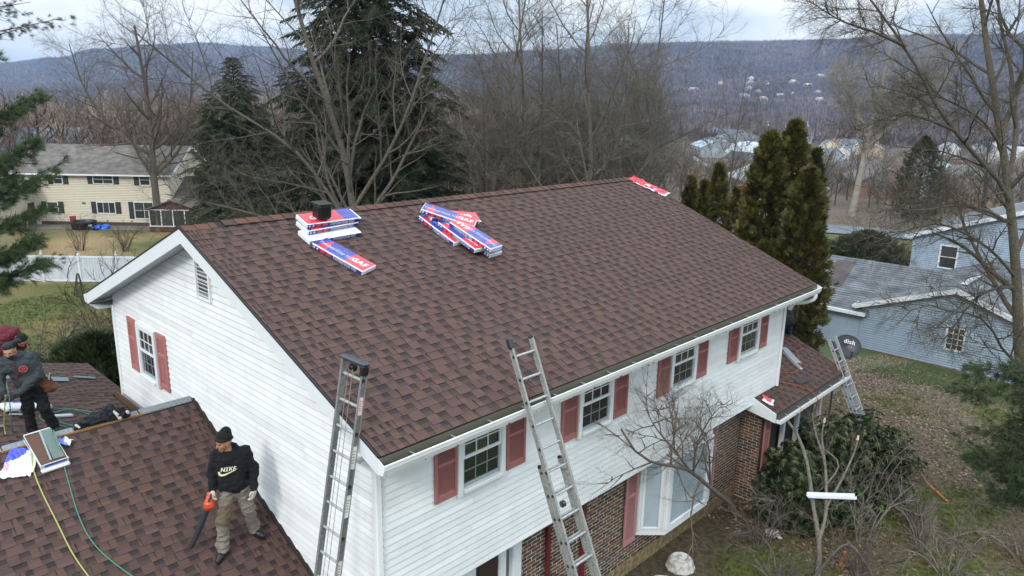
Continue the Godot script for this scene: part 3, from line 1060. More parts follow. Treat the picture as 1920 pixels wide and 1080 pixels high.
func make_porch(house: Node3D) -> void:
	var b := MB.new()
	b.col = rgb(66, 56, 52)
	var xa := 10.1
	var xb := 13.9
	var front := [Vector3(xa, porch_y(0.02) - 0.12, 0.02), Vector3(xb, porch_y(0.02) - 0.12, 0.02), Vector3(xb, porch_y(-0.52) - 0.12, -0.52), Vector3(xa, porch_y(-0.52) - 0.12, -0.52)]
	var up := Vector3(0, 0.112, 0)
	b.box8(front + [front[0] + up, front[1] + up, front[2] + up, front[3] + up])
	var xs := L - WX + 0.03
	var back := [Vector3(xs, porch_y(-0.52) - 0.12, -0.52), Vector3(xb, porch_y(-0.52) - 0.12, -0.52), Vector3(xb, porch_y(-4.4) - 0.12, -4.4), Vector3(xs, porch_y(-4.4) - 0.12, -4.4)]
	b.box8(back + [back[0] + up, back[1] + up, back[2] + up, back[3] + up])
	var roof := part("porch_roof", b, "matte", house)
	var n := Vector3(0, 1, 0.42).normalized()
	var dn := Vector3(0, -0.42, 1).normalized()
	lay_shingles(3, Vector3(xa, porch_y(0.035), 0.035), n, dn, xb - xa, 0.59, 41)
	lay_shingles(3, Vector3(xs, porch_y(-0.50), -0.50), n, dn, xb - xs, 4.2, 42)
	b = MB.new()
	b.col = rgb(214, 220, 224)
	b.col = rgb(70, 68, 66)
	b.cube(Vector3(xa + 0.01, porch_y(0.0) - 0.2, 0.024), Vector3(xb, porch_y(0.0) - 0.03, 0.045))
	b.col = rgb(214, 220, 224)
	b.box8([Vector3(xa - 0.025, porch_y(0.0) - 0.2, 0.04), Vector3(xa, porch_y(0.0) - 0.2, 0.04), Vector3(xa, porch_y(-0.85) - 0.42, -0.85), Vector3(xa - 0.025, porch_y(-0.85) - 0.42, -0.85), Vector3(xa - 0.025, porch_y(0.0), 0.04), Vector3(xa, porch_y(0.0), 0.04), Vector3(xa, porch_y(-0.85), -0.85), Vector3(xa - 0.025, porch_y(-0.85), -0.85)])
	part("fascia", b, "paint", roof)
	var gb := MB.new()
	gb.col = rgb(222, 226, 228)
	var yb := porch_y(0.0)
	gb.cube(Vector3(xa, yb - 0.20, 0.05), Vector3(xb + 0.08, yb - 0.188, 0.16))
	gb.cube(Vector3(xa, yb - 0.187, 0.15), Vector3(xb + 0.08, yb - 0.115, 0.162))
	gb.cube(Vector3(xa, yb - 0.187, 0.049), Vector3(xa + 0.006, yb - 0.115, 0.149))
	var gut := part("porch_gutter", gb, "siding", roof)
	gut.name = "porch_gutter"
	for i in 6:
		var hb := MB.new()
		hb.col = rgb(196, 202, 204)
		hb.cube(Vector3(xa + 0.4 + i * 0.6, yb - 0.118, 0.046), Vector3(xa + 0.425 + i * 0.6, yb - 0.111, 0.149))
		part("gutter_hanger", hb, "dull_metal", roof)
	# enclosed porch: posts, dark glazing, low wall
	var pz := -0.34
	for xx in [11.42, 12.2, 13.5]:
		b = MB.new()
		b.col = rgb(208, 214, 218)
		b.cham(Transform3D(Basis(), Vector3(xx, -3.86, pz)), Vector3(0.1, 2.28, 0.1), 0.012)
		part("porch_post", b, "paint", house)
	b = MB.new()
	b.col = rgb(66, 50, 46)
	b.cube(Vector3(10.45, GY - 0.4, pz - 0.56), Vector3(xb - 0.2, -4.2, pz - 0.06))
	b.cube(Vector3(10.45, -4.201, pz - 0.56), Vector3(10.86, -2.72, pz - 0.06))
	b.cube(Vector3(L - WX, GY - 0.4, pz - 0.5), Vector3(xb - 0.2, -2.6, -4.3))
	part("porch_wall", b, "brick", house)
	b = MB.new()
	b.col = rgb(196, 186, 166)
	b.cube(Vector3(10.436, GY - 0.3, -0.894), Vector3(10.449, -2.73, -0.41))
	var gg := RandomNumberGenerator.new()
	gg.seed = 71
	for row in 33:
		for k in 3:
			var z0 := -0.89 + k * 0.211 - (0.1 if row % 2 else 0.0)
			var za := maxf(z0, -0.89)
			var zb := minf(z0 + 0.194, -0.405)
			if zb - za < 0.03: continue
			b.col = [rgb(100, 76, 66), rgb(84, 66, 60), rgb(114, 82, 68), rgb(70, 58, 54)][gg.randi() % 4]
			b.cube(Vector3(10.428, GY + 0.03 + row * 0.0685, za), Vector3(10.437, GY + 0.083 + row * 0.0685, zb))
	part("brick_return", b, "brick", house).set_meta("kind", "stuff")
	for i in 3:
		b = MB.new()
		b.col = rgb(40, 46, 52)
		b.cube(Vector3([10.87, 11.49, 12.27][i], -4.19, pz - 0.11), Vector3([11.36, 12.13, 13.43][i], -2.82, pz - 0.1))
		part("porch_pane", b, "black", house)
	shutter(Transform3D(Basis(), Vector3(10.68, -3.5, pz - 0.05)), 0.3, 1.5, house, rgb(158, 108, 106))

# ---------------------------------------------------------------- vegetation
var coarse: Array = []
var sprays: Array = []          # bare twig sprays, 1 m long
var sprig_spruce: ArrayMesh
var sprig_cedar: ArrayMesh
var sprig_pine: ArrayMesh
var whorl: ArrayMesh
var far_tree: Array = []

func aim(dir: Vector3, roll := 0.0) -> Basis:      # local x along dir
	var x := dir.normalized()
	var up := Vector3.UP if absf(x.y) < 0.97 else Vector3.RIGHT
	var z := x.cross(up).normalized()
	var b := Basis(x, z.cross(x), z)
	return b * Basis(Vector3.RIGHT, roll)

func rnd_dir(g: RandomNumberGenerator) -> Vector3:
	var z := g.randf_range(-1, 1)
	var a := g.randf() * TAU
	var r := sqrt(1.0 - z * z)
	return Vector3(r * cos(a), z, r * sin(a))

func twig(b: MB, p: Vector3, d: Vector3, l: float, r: float, lvl: int, g: RandomNumberGenerator, kids := 7) -> void:
	var n := 3 if lvl == 0 else 2
	var pts := PackedVector3Array([p])
	var rr := PackedFloat32Array([r])
	for i in n:
		d = (d + rnd_dir(g) * 0.28 + Vector3(0, 0.06, 0)).normalized()
		p += d * l / n
		pts.push_back(p); rr.push_back(r * (1.0 - 0.72 * (i + 1) / n))
	b.tube(pts, rr, 3, false)
	if lvl >= 2: return
	var k := kids if lvl == 0 else 2
	for i in k:
		var t := (i + 0.4 + g.randf() * 0.6) / (k + 0.4)
		var j := mini(int(t * n), n - 1)
		var q := pts[j].lerp(pts[j + 1], t * n - j)
		var dd := (pts[j + 1] - pts[j]).normalized()
		var side := dd.cross(rnd_dir(g)).normalized()
		twig(b, q, (dd + side * g.randf_range(0.5, 1.0)).normalized(), l * g.randf_range(0.32, 0.55), r * 0.55, lvl + 1, g)

func make_sprigs() -> void:
	for i in 4:
		var g := RandomNumberGenerator.new()
		g.seed = 500 + i
		var b := MB.new()
		twig(b, Vector3.ZERO, Vector3.RIGHT, 1.0, 0.0065, 0, g)
		sprays.append(b.mesh())
	for i in 4:
		var gc := RandomNumberGenerator.new()
		gc.seed = 540 + i
		var cb0 := MB.new()
		twig(cb0, Vector3.ZERO, Vector3.RIGHT, 1.0, 0.017, 0, gc, 5)
		coarse.append(cb0.mesh())
	var g := RandomNumberGenerator.new()
	g.seed = 61
	# spruce: a stem with flat side sprays and hanging strands
	var b := MB.new()
	var put := func(p: Vector3, d: Vector3, l: float, w: float) -> void:
		var s := d.cross(Vector3.UP if absf(d.y) < 0.9 else Vector3.RIGHT).normalized()
		for k in 2:
			var u := (s if k == 0 else s.cross(d).normalized()) * w
			b.tri(p - u, p + u, p + d * l)
			b.tri(p + d * l * 0.5 - u * 0.9, p + d * l * 0.5 + u * 0.9, p + d * l * 1.1)
	for i in 42:
		var t := g.randf()
		var p := Vector3(t, -0.10 * t * t, 0)
		var sd := 1.0 if i % 2 == 0 else -1.0
		var d := Vector3(0.7, g.randf_range(-0.9, 0.0), sd * g.randf_range(0.4, 1.0)).normalized()
		b.col = rgb(56, 68, 48).lerp(rgb(28, 38, 32), g.randf())
		put.call(p, d, g.randf_range(0.18, 0.42) * (1.15 - 0.6 * t), 0.022)
	b.col = rgb(54, 45, 38)
	b.tube(PackedVector3Array([Vector3.ZERO, Vector3(0.5, -0.025, 0), Vector3(1, -0.1, 0)]), PackedFloat32Array([0.016, 0.011, 0.004]), 3, false)
	sprig_spruce = b.mesh()
	# white cedar: upright fans of scale leaves
	var cb := MB.new()
	for i in 16:
		var a := g.randf_range(-0.9, 0.9)
		var tw := g.randf_range(-0.5, 0.5)
		var d := Vector3(cos(a), sin(a), tw * 0.6).normalized()
		var s := d.cross(Vector3(tw, 0.3, 1).normalized()).normalized() * 0.05
		var p := Vector3(g.randf_range(0, 0.35), g.randf_range(-0.12, 0.12), g.randf_range(-0.1, 0.1))
		var l := g.randf_range(0.3, 0.65)
		cb.col = rgb(88, 86, 42).lerp(rgb(44, 50, 30), g.randf())
		cb.quad(p - s * 0.4, p + d * l * 0.6 - s, p + d * l, p + d * l * 0.55 + s)
	sprig_cedar = cb.mesh()
	# pine: a tuft of long needles on a short shoot
	var pb := MB.new()
	for i in 46:
		var t := g.randf()
		var d := (rnd_dir(g) + Vector3(1.1, 0, 0)).normalized()
		var p := Vector3(t * 0.5, 0, 0)
		var s := d.cross(rnd_dir(g)).normalized() * 0.012
		pb.col = rgb(62, 80, 50).lerp(rgb(34, 50, 40), g.randf())
		pb.tri(p - s, p + s, p + d * g.randf_range(0.32, 0.6))
	sprig_pine = pb.mesh()
	# rhododendron: a whorl of long drooping leaves
	var wb := MB.new()
	for i in 9:
		var a := TAU * i / 9.0 + g.randf() * 0.4
		var d := Vector3(cos(a), 0, sin(a))
		var s := Vector3(-sin(a), 0, cos(a)) * 0.16
		wb.col = rgb(98, 112, 62).lerp(rgb(50, 64, 40), g.randf())
		var dr := g.randf_range(0.15, 0.6)
		var p0 := d * 0.06
		var p1 := d * 0.5 + Vector3(0, 0.08 - dr * 0.3, 0)
		var p2 := d * g.randf_range(0.85, 1.1) + Vector3(0, -dr, 0)
		wb.quad(p0, p1 - s, p2, p1 + Vector3(0, -0.05, 0))
		wb.quad(p0, p1 + Vector3(0, -0.05, 0), p2, p1 + s)
	whorl = wb.mesh()
	# trees of the woods farther off: a forked stem and a brush of limbs
	for k in 3:
		var fb := MB.new()
		g.seed = 900 + k
		var base := rgb(118, 104, 95) if k < 2 else rgb(130, 120, 108)
		fb.col = base * 0.8
		fb.tube(PackedVector3Array([Vector3.ZERO, Vector3(0.01, 0.3, 0.01), Vector3(-0.01, 0.62, 0)]), PackedFloat32Array([0.016, 0.012, 0.006]), 3, false)
		for i in 40:
			var y := g.randf_range(0.22, 0.7)
			var a := g.randf() * TAU
			var out := g.randf_range(0.12, 0.34) * (1.0 - absf(y - 0.45) * 0.9)
			var p0 := Vector3(0, y, 0)
			var p2 := Vector3(cos(a) * out, minf(y + g.randf_range(0.12, 0.42), 1.0), sin(a) * out)
			var p1 := p0.lerp(p2, 0.5) + Vector3(cos(a) * 0.04, -0.02, sin(a) * 0.04)
			fb.col = base * g.randf_range(0.6, 1.25)
			var s := Vector3(-sin(a), 0.2, cos(a)) * 0.0042
			fb.quad(p0 - s, p1 - s, p1 + s, p0 + s)
			fb.tri(p1 - s, p2, p1 + s)
			for q in 4:
				var t := p1.lerp(p2, g.randf_range(-0.4, 0.9))
				var e := t + (rnd_dir(g) + Vector3(0, 0.8, 0)) * g.randf_range(0.05, 0.11)
				fb.tri(t - s * 0.8, e, t + s * 0.8)
		far_tree.append(fb.mesh())

# one limb: a wandering tapered tube, its children and, at the ends, twig sprays
func grow(b: MB, p: Vector3, d: Vector3, l: float, r: float, lvl: int, q: Dictionary, g: RandomNumberGenerator, out: Array) -> void:
	var n := clampi(int(l / 0.45), 3, 9)
	var pts := PackedVector3Array([p])
	var rr := PackedFloat32Array([r])
	var wig: float = q.wig * (0.5 if lvl == 0 else 1.0)
	for i in n:
		d = (d + rnd_dir(g) * wig + Vector3(0, q.lift, 0)).normalized()
		p += d * l / n
		pts.push_back(p); rr.push_back(r * lerpf(1.0, 0.25, float(i + 1) / n))
	limb(b, pts, rr, lvl, q, g, out)

func limb(b: MB, pts: PackedVector3Array, rr: PackedFloat32Array, lvl: int, q: Dictionary, g: RandomNumberGenerator, out: Array) -> void:
	var sides: int = [9, 6, 5, 4, 3][mini(lvl, 4)]
	b.col = q.col * g.randf_range(0.85, 1.15)
	b.tube(pts, rr, sides, false)
	var n := pts.size() - 1
	var l := 0.0
	for i in n: l += pts[i].distance_to(pts[i + 1])
	var kids: int = q.kids[lvl] if lvl < q.kids.size() else 0
	if kids == 0:
		var m := maxi(1, int(l / q.spray * 1.6))
		for i in m:
			var t := (i + g.randf()) / m
			var j := mini(int(t * n), n - 1)
			var dd := (pts[j + 1] - pts[j]).normalized()
			var side := dd.cross(rnd_dir(g)).normalized()
			var s: float = q.spray * g.randf_range(0.7, 1.25)
			out.append(Transform3D(aim(dd + side * g.randf_range(0.4, 0.9) + Vector3(0, q.lift * 2.0, 0), g.randf() * TAU).scaled_local(Vector3(s, s, s)), pts[j].lerp(pts[j + 1], t * n - j)))
	else:
		var st: float = q.start if lvl == 0 else 0.18
		for i in kids:
			var t := lerpf(st, 0.97, (i + g.randf() * 0.9) / kids)
			var j := mini(int(t * n), n - 1)
			var f := t * n - j
			var dd := (pts[j + 1] - pts[j]).normalized()
			var a := i * 2.4 + g.randf() * 0.9
			var s0 := dd.cross(Vector3(0.3, 0.1, 0.9)).normalized()
			var side := s0 * cos(a) + dd.cross(s0) * sin(a)
			var ang: float = q.angle * g.randf_range(0.75, 1.2)
			var cr := lerpf(rr[j], rr[j + 1], f) * g.randf_range(0.45, 0.7)
			grow(b, pts[j].lerp(pts[j + 1], f), (dd * cos(ang) + side * sin(ang)).normalized(), l * q.ratio * lerpf(1.0, 0.5, t) * g.randf_range(0.8, 1.15), maxf(cr, 0.012), lvl + 1, q, g, out)
	var dl := (pts[n] - pts[n - 1]).normalized()
	for i in 1: out.append(Transform3D(aim(dl + rnd_dir(g) * 0.4, g.randf() * TAU).scaled_local(Vector3.ONE * q.spray), pts[n]))

func finish_tree(t: Node3D, trunk: MB, crown: MB, out: Array, col: Color, m := "bark", thick := false) -> void:
	part("trunk", trunk, m, t)
	if crown.v.size(): part("branches", crown, m, t).set_meta("kind", "stuff")
	var g := RandomNumberGenerator.new()
	g.seed = out.size() + 3
	var parts := [[], [], [], []]
	for x in out: parts[g.randi() % 4].append(x)
	for k in 4:
		if parts[k].size():
			var cols := PackedColorArray()
			for i in parts[k].size(): cols.push_back(col * g.randf_range(0.7, 1.25))
			many("twigs", coarse[k] if thick else sprays[k], m, t, parts[k], cols).set_meta("kind", "stuff")

func q_tree(kids: Array, col: Color, spray := 1.0, angle := 0.75, ratio := 0.5, lift := 0.05, wig := 0.16, start := 0.25) -> Dictionary:
	return {"kids": kids, "col": col, "spray": spray, "angle": angle, "ratio": ratio, "lift": lift, "wig": wig, "start": start}

# a bare tree from one or more hand-placed limbs (lists of points), or from a straight stem of height h
func bare_tree(called: String, label: String, base: Vector3, stems: Array, r: float, q: Dictionary, sd: int, group := "") -> Node3D:
	var t := thing(called, label, "tree", base, group)
	var g := RandomNumberGenerator.new()
	g.seed = sd
	var trunk := MB.new()
	var crown := MB.new()
	var out: Array = []
	for i in stems.size():
		var pts := lerp_path(stems[i], 12)
		var rr := PackedFloat32Array()
		var r0: float = r if i == 0 else r * (0.42 if i < 4 else 0.26)
		for k in 12: rr.push_back(r0 * lerpf(1.0, 0.22, k / 11.0))
		if i == 0: rr[0] *= 1.25
		var tmp := MB.new()
		var lens := q.duplicate()
		tmp.col = q.col
		trunk.col = q.col
		trunk.tube(pts, rr, 9, false)
		lens.start = q.start if i == 0 else 0.12
		limb_kids(crown, pts, rr, lens, g, out)
	finish_tree(t, trunk, crown, out, q.col, "bark", q.get("thick", false))
	return t

func limb_kids(b: MB, pts: PackedVector3Array, rr: PackedFloat32Array, q: Dictionary, g: RandomNumberGenerator, out: Array) -> void:
	var scrap := MB.new()
	var n0 := out.size()
	var k0 := b.v.size()
	limb(b, pts, rr, 0, q, g, out)
	# the stem itself is drawn by the caller: take its copy out again by sinking it to nothing
	var m := pts.size() * 9
	for i in range(k0, k0 + m): b.v[i] = pts[0]
	if scrap.v.size() + n0 < 0: return

func stem(base: Vector3, h: float, lean: Vector3, g: RandomNumberGenerator) -> Array:
	var a := []
	for i in 6:
		var t := i / 5.0
		a.append(base + Vector3(0, h * t, 0) + lean * t * t + Vector3(g.randf_range(-1, 1), 0, g.randf_range(-1, 1)) * h * 0.018 * minf(i, 1.0))
	return a

func spruce(called: String, label: String, base: Vector3, h: float, rad: float, sd: int, dens := 1.0, group := "", tint := Color(1, 1, 1)) -> Node3D:
	var t := thing(called, label, "tree", base, group)
	var g := RandomNumberGenerator.new()
	g.seed = sd
	var trunk := MB.new()
	trunk.col = rgb(78, 66, 58)
	trunk.tube(PackedVector3Array([base, base + Vector3(0, h * 0.5, 0), base + Vector3(0, h, 0)]), PackedFloat32Array([h * 0.017, h * 0.010, 0.02]), 9, false)
	var br := MB.new()
	br.col = rgb(62, 52, 46)
	var xf: Array = []
	var cols := PackedColorArray()
	var y := h * 0.04
	while y < h * 0.985:
		var f := y / h
		var R := rad * pow(1.0 - f, 0.72) * (1.0 if f > 0.12 else 0.75 + f * 2.0)
		var n := int((5 + g.randi() % 3) * dens)
		var a0 := g.randf() * TAU
		for i in n:
			var a := a0 + TAU * (i + g.randf() * 0.6) / n
			var len := R * g.randf_range(0.72, 1.12)
			if len < 0.15: len = 0.15
			var o := Vector3(cos(a), 0, sin(a))
			var rise := lerpf(-0.10, 0.55, f)
			var p0 := base + Vector3(0, y, 0)
			var pts := PackedVector3Array()
			for k in 5:
				var s := k / 4.0
				pts.push_back(p0 + o * len * s + Vector3(0, len * (rise * s - (0.42 - 0.35 * f) * s * s + 0.16 * s * s * s), 0))
			br.tube(pts, PackedFloat32Array([0.05, 0.04, 0.03, 0.02, 0.008]), 3, false)
			var m := maxi(2, int(len / 0.34))
			for k in m:
				var s := lerpf(0.18, 1.0, (k + g.randf()) / m)
				var j := mini(int(s * 4), 3)
				var p := pts[j].lerp(pts[j + 1], s * 4 - j)
				var side := o.cross(Vector3.UP) * (1.0 if k % 2 == 0 else -1.0)
				var dd := (o * g.randf_range(0.5, 1.0) + side * g.randf_range(0.2, 1.0) + Vector3(0, g.randf_range(-0.55, 0.05), 0)).normalized()
				var sc := g.randf_range(0.75, 1.25) * clampf(len * 0.5, 0.35, 1.05)
				xf.append(Transform3D(aim(dd, g.randf_range(-0.4, 0.4)).scaled_local(Vector3(sc, sc, sc)), p))
				cols.push_back(tint * g.randf_range(0.65, 1.3))
		y += lerpf(0.52, 0.3, f) / sqrt(dens)
	part("trunk", trunk, "bark", t)
	part("branches", br, "bark", t).set_meta("kind", "stuff")
	many("crown", sprig_spruce, "leaf", t, xf, cols).set_meta("kind", "stuff")
	return t

# an evergreen column of cedar fans: lumps of foliage round a lean stem, gaps between them
func cedar(called: String, label: String, base: Vector3, h: float, rad: float, sd: int, group: String, bare := 0.0, tint := Color(1, 1, 1), count := 2600) -> Node3D:
	var t := thing(called, label, "evergreen", base, group)
	var g := RandomNumberGenerator.new()
	g.seed = sd
	var trunk := MB.new()
	trunk.col = rgb(104, 92, 80)
	for k in 3:
		var o := Vector3(g.randf_range(-1, 1), 0, g.randf_range(-1, 1)) * rad * 0.25
		trunk.tube(PackedVector3Array([base + o * 0.5, base + o + Vector3(0, h * 0.4, 0), base + o * 0.4 + Vector3(0, h * 0.9, 0)]), PackedFloat32Array([0.07, 0.05, 0.015]), 5, false)
	part("trunk", trunk, "bark", t)
	var f := FastNoiseLite.new()
	f.seed = sd; f.frequency = 1.3; f.fractal_octaves = 3
	var xf: Array = []
	var cols := PackedColorArray()
	while xf.size() < count:
		var y := lerpf(bare, 1.0, pow(g.randf(), 0.9))
		var a := g.randf() * TAU
		var o := Vector3(cos(a), 0, sin(a))
		var prof := pow(maxf(0.0, sin(PI * clampf(pow((y - bare) / (1.0 - bare), 0.75) * 0.86 + 0.14, 0.0, 1.0))), 0.7)
		var lump := f.get_noise_3d(o.x * rad * 1.6, y * h * 1.0, o.z * rad * 1.6)
		var R := rad * prof * (1.0 + lump * 0.8)
		var depth := pow(g.randf(), 0.45)
		var p := base + o * R * lerpf(0.45, 1.0, depth) + Vector3(0, y * h, 0)
		var d := (o * 0.75 + Vector3(0, 0.85, 0) + rnd_dir(g) * 0.45).normalized()
		var sc := g.randf_range(0.2, 0.42) * (1.0 if rad < 1.0 else 1.4)
		xf.append(Transform3D(aim(d, g.randf() * TAU).scaled_local(Vector3(sc, sc, sc)), p))
		cols.push_back(tint * clampf(1.0 + lump * 1.3, 0.35, 1.6) * g.randf_range(0.6, 1.35))
	many("crown", sprig_cedar, "leaf", t, xf, cols).set_meta("kind", "stuff")
	return t

# boughs of pine: each bough a stem with side shoots carrying tufts
func pine(called: String, label: String, base: Vector3, top: Vector3, boughs: Array, sd: int, tuft := 0.34, per := 60, tint := Color(1, 1, 1)) -> Node3D:
	var t := thing(called, label, "tree", base)
	var g := RandomNumberGenerator.new()
	g.seed = sd
	var trunk := MB.new()
	trunk.col = rgb(84, 72, 62)
	trunk.tube(PackedVector3Array([base, base.lerp(top, 0.5), top]), PackedFloat32Array([0.24, 0.18, 0.06]), 9, false)
	part("trunk", trunk, "bark", t)
	var xf: Array = []
	var cols := PackedColorArray()
	for w in boughs:
		var a: Vector3 = w[0]
		var b: Vector3 = w[1]
		var br := MB.new()
		br.col = rgb(78, 68, 58)
		var path := lerp_path([a, a.lerp(b, 0.5) + Vector3(0, -0.08, 0) * a.distance_to(b), b], 7)
		br.tube(path, PackedFloat32Array([0.045, 0.04, 0.033, 0.027, 0.02, 0.013, 0.006]), 4, false)
		var dir := (b - a).normalized()
		var l := a.distance_to(b)
		for k in per:
			var s := lerpf(0.25, 1.0, g.randf())
			var j := mini(int(s * 6), 5)
			var p := path[j].lerp(path[j + 1], s * 6 - j)
			var side := dir.cross(Vector3.UP).normalized() * g.randf_range(-1, 1) + Vector3(0, g.randf_range(-0.35, 0.25), 0)
			var e := p + (side + dir * 0.5) * l * 0.30 * (1.15 - s * 0.7) * g.randf()
			if e.distance_to(p) > 0.1: br.tube(PackedVector3Array([p, e]), PackedFloat32Array([0.008, 0.004]), 3, false)
			for h in 2:
				var sc := tuft * g.randf_range(0.7, 1.3)
				xf.append(Transform3D(aim((e - p).normalized() + dir * 0.5 + rnd_dir(g) * 0.7, g.randf() * TAU).scaled_local(Vector3(sc, sc, sc)), e + rnd_dir(g) * 0.1))
				cols.push_back(tint * g.randf_range(0.65, 1.35))
		part("bough", br, "bark", t)
	many("needles", sprig_pine, "leaf", t, xf, cols).set_meta("kind", "stuff")
	return t

func shrub(called: String, label: String, base: Vector3, h: float, rad: float, sd: int, col: Color, stems := 14, group := "", spray := 0.55) -> Node3D:
	var t := thing(called, label, "shrub", base, group)
	var g := RandomNumberGenerator.new()
	g.seed = sd
	var trunk := MB.new()
	var out: Array = []
	for i in stems:
		var a := TAU * i / stems + g.randf()
		var o := Vector3(cos(a), 0, sin(a))
		var q := g.randf_range(0.25, 1.0)
		var p0 := base + o * 0.12 * rad
		var pts := lerp_path([p0, p0 + o * rad * q * 0.4 + Vector3(0, h * 0.55, 0), p0 + o * rad * q + Vector3(0, h * g.randf_range(0.65, 1.05), 0)], 6)
		trunk.col = col * g.randf_range(0.8, 1.2)
		trunk.tube(pts, PackedFloat32Array([0.022, 0.018, 0.015, 0.011, 0.008, 0.004]), 4, false)
		for k in 6:
			var j := 1 + g.randi() % 5
			var dd := (pts[j] - pts[j - 1]).normalized()
			var sc := spray * g.randf_range(0.6, 1.3)
			out.append(Transform3D(aim(dd + rnd_dir(g) * 0.8, g.randf() * TAU).scaled_local(Vector3(sc, sc, sc)), pts[j - 1].lerp(pts[j], g.randf())))
	var cr := MB.new()
	finish_tree(t, trunk, cr, out, col, "bark", true)
	t.get_node("trunk").name = "stems"
	return t

func make_woods() -> void:
	var g := RandomNumberGenerator.new()
	g.seed = 12
	var xf := [[], [], []]
	var cc := [PackedColorArray(), PackedColorArray(), PackedColorArray()]
	var n := 0
	var f := FastNoiseLite.new()
	f.seed = 71; f.frequency = 0.01
	while n < 15000:
		var az := g.randf_range(-88.0, 8.0)
		var r := lerpf(58.0, 760.0, pow(g.randf(), 1.25))
		var x := 6.0 + cos(deg_to_rad(az)) * r
		var z := -4.5 + sin(deg_to_rad(az)) * r
		n += 1
		if az < -55.0 and r < 96.0: continue             # the beige house and its yard
		if az > -38.0 and r < 92.0: continue             # the blue house, the road
		if az > -37.0 and r > 300.0 and g.randf() < 0.55: continue   # the open town
		if az > -37.0 and r < 310.0 and g.randf() < 0.72: continue
		if Vector2(x - 438, z + 217).length() < 34.0: continue
		if az > -30.0 and az < -22.0 and r < 640.0 and r > 110.0 and g.randf() < 0.75: continue
		var k := g.randi() % 3
		var h := g.randf_range(8.0, 14.0) if az < -37.0 else g.randf_range(5.0, 9.0)
		xf[k].append(Transform3D(Basis(Vector3.UP, g.randf() * TAU).scaled_local(Vector3(h, h, h) * Vector3(1.25, 1, 1.25)), ground_p(x, z, -0.3)))
		var nn := f.get_noise_2d(x, z)
		cc[k].push_back(Color(1.0 + nn * 0.3, 0.97, 0.95 - nn * 0.2) * g.randf_range(0.65, 1.25))
	var w := Node3D.new()
	w.name = "bare_woods"
	add_child(w)
	tag(w, "brown leafless woods filling the valley behind the houses", "woods", "", "stuff")
	for k in 3:
		var o := many("woodland", far_tree[k], "far", w, xf[k], cc[k])
		o.set_meta("kind", "stuff")
	# the wooded mountain: many crowns, from the valley floor to the crest
	var hb := MB.new()
	g.seed = 41
	for i in 9:
		var a := TAU * i / 9.0 + g.randf()
		var o := Vector3(cos(a), 0, sin(a)) * g.randf_range(0.15, 0.42)
		hb.col = rgb(114, 103, 98) * g.randf_range(0.65, 1.3)
		var s := Vector3(-sin(a), 0, cos(a)) * 0.055
		hb.tri(Vector3(0, 0.1, 0) - s, o + Vector3(0, g.randf_range(0.6, 1.0), 0), Vector3(0, 0.1, 0) + s)
		hb.tri(o * 0.4 + Vector3(0, 0.35, 0) - s, o * 1.2 + Vector3(0, g.randf_range(0.45, 0.85), 0), o * 0.4 + Vector3(0, 0.35, 0) + s)
	var mx: Array = []
	var mc := PackedColorArray()
	n = 0
	while n < 90000:
		n += 1
		var az := g.randf_range(-84.0, -3.0)
		var r := lerpf(720.0, 2760.0 if az > -46 else 4400.0, pow(g.randf(), 0.85))
		var x := 6.0 + cos(deg_to_rad(az)) * r
		var z := -4.5 + sin(deg_to_rad(az)) * r
		var nn := f.get_noise_2d(x * 0.25, z * 0.25)
		if az > -40.0 and r < 1750.0 and nn > 0.12 and g.randf() < 0.55: continue
		if az > -25.5 and az < -14.0 and absf(r - 2010.0 - (az + 22) * 22.0) < 26.0: continue    # the cut for the power line
		var h := g.randf_range(11.0, 21.0)
		mx.append(Transform3D(Basis(Vector3.UP, g.randf() * TAU).scaled_local(Vector3(h * 1.1, h, h * 1.1)), ground_p(x, z, -0.5)))
		var ev := g.randf() < 0.03
		mc.push_back((Color(0.5, 0.62, 0.5) if ev else Color(1.0, 0.92, 1.0)) * g.randf_range(0.35, 1.6) * (1.0 + nn * 0.7))
	var mo := many("mountain_woods", hb.mesh(), "far", self, mx, mc)
	tag(mo, "leafless purple brown forest covering the long mountain ridge", "forest", "", "stuff")

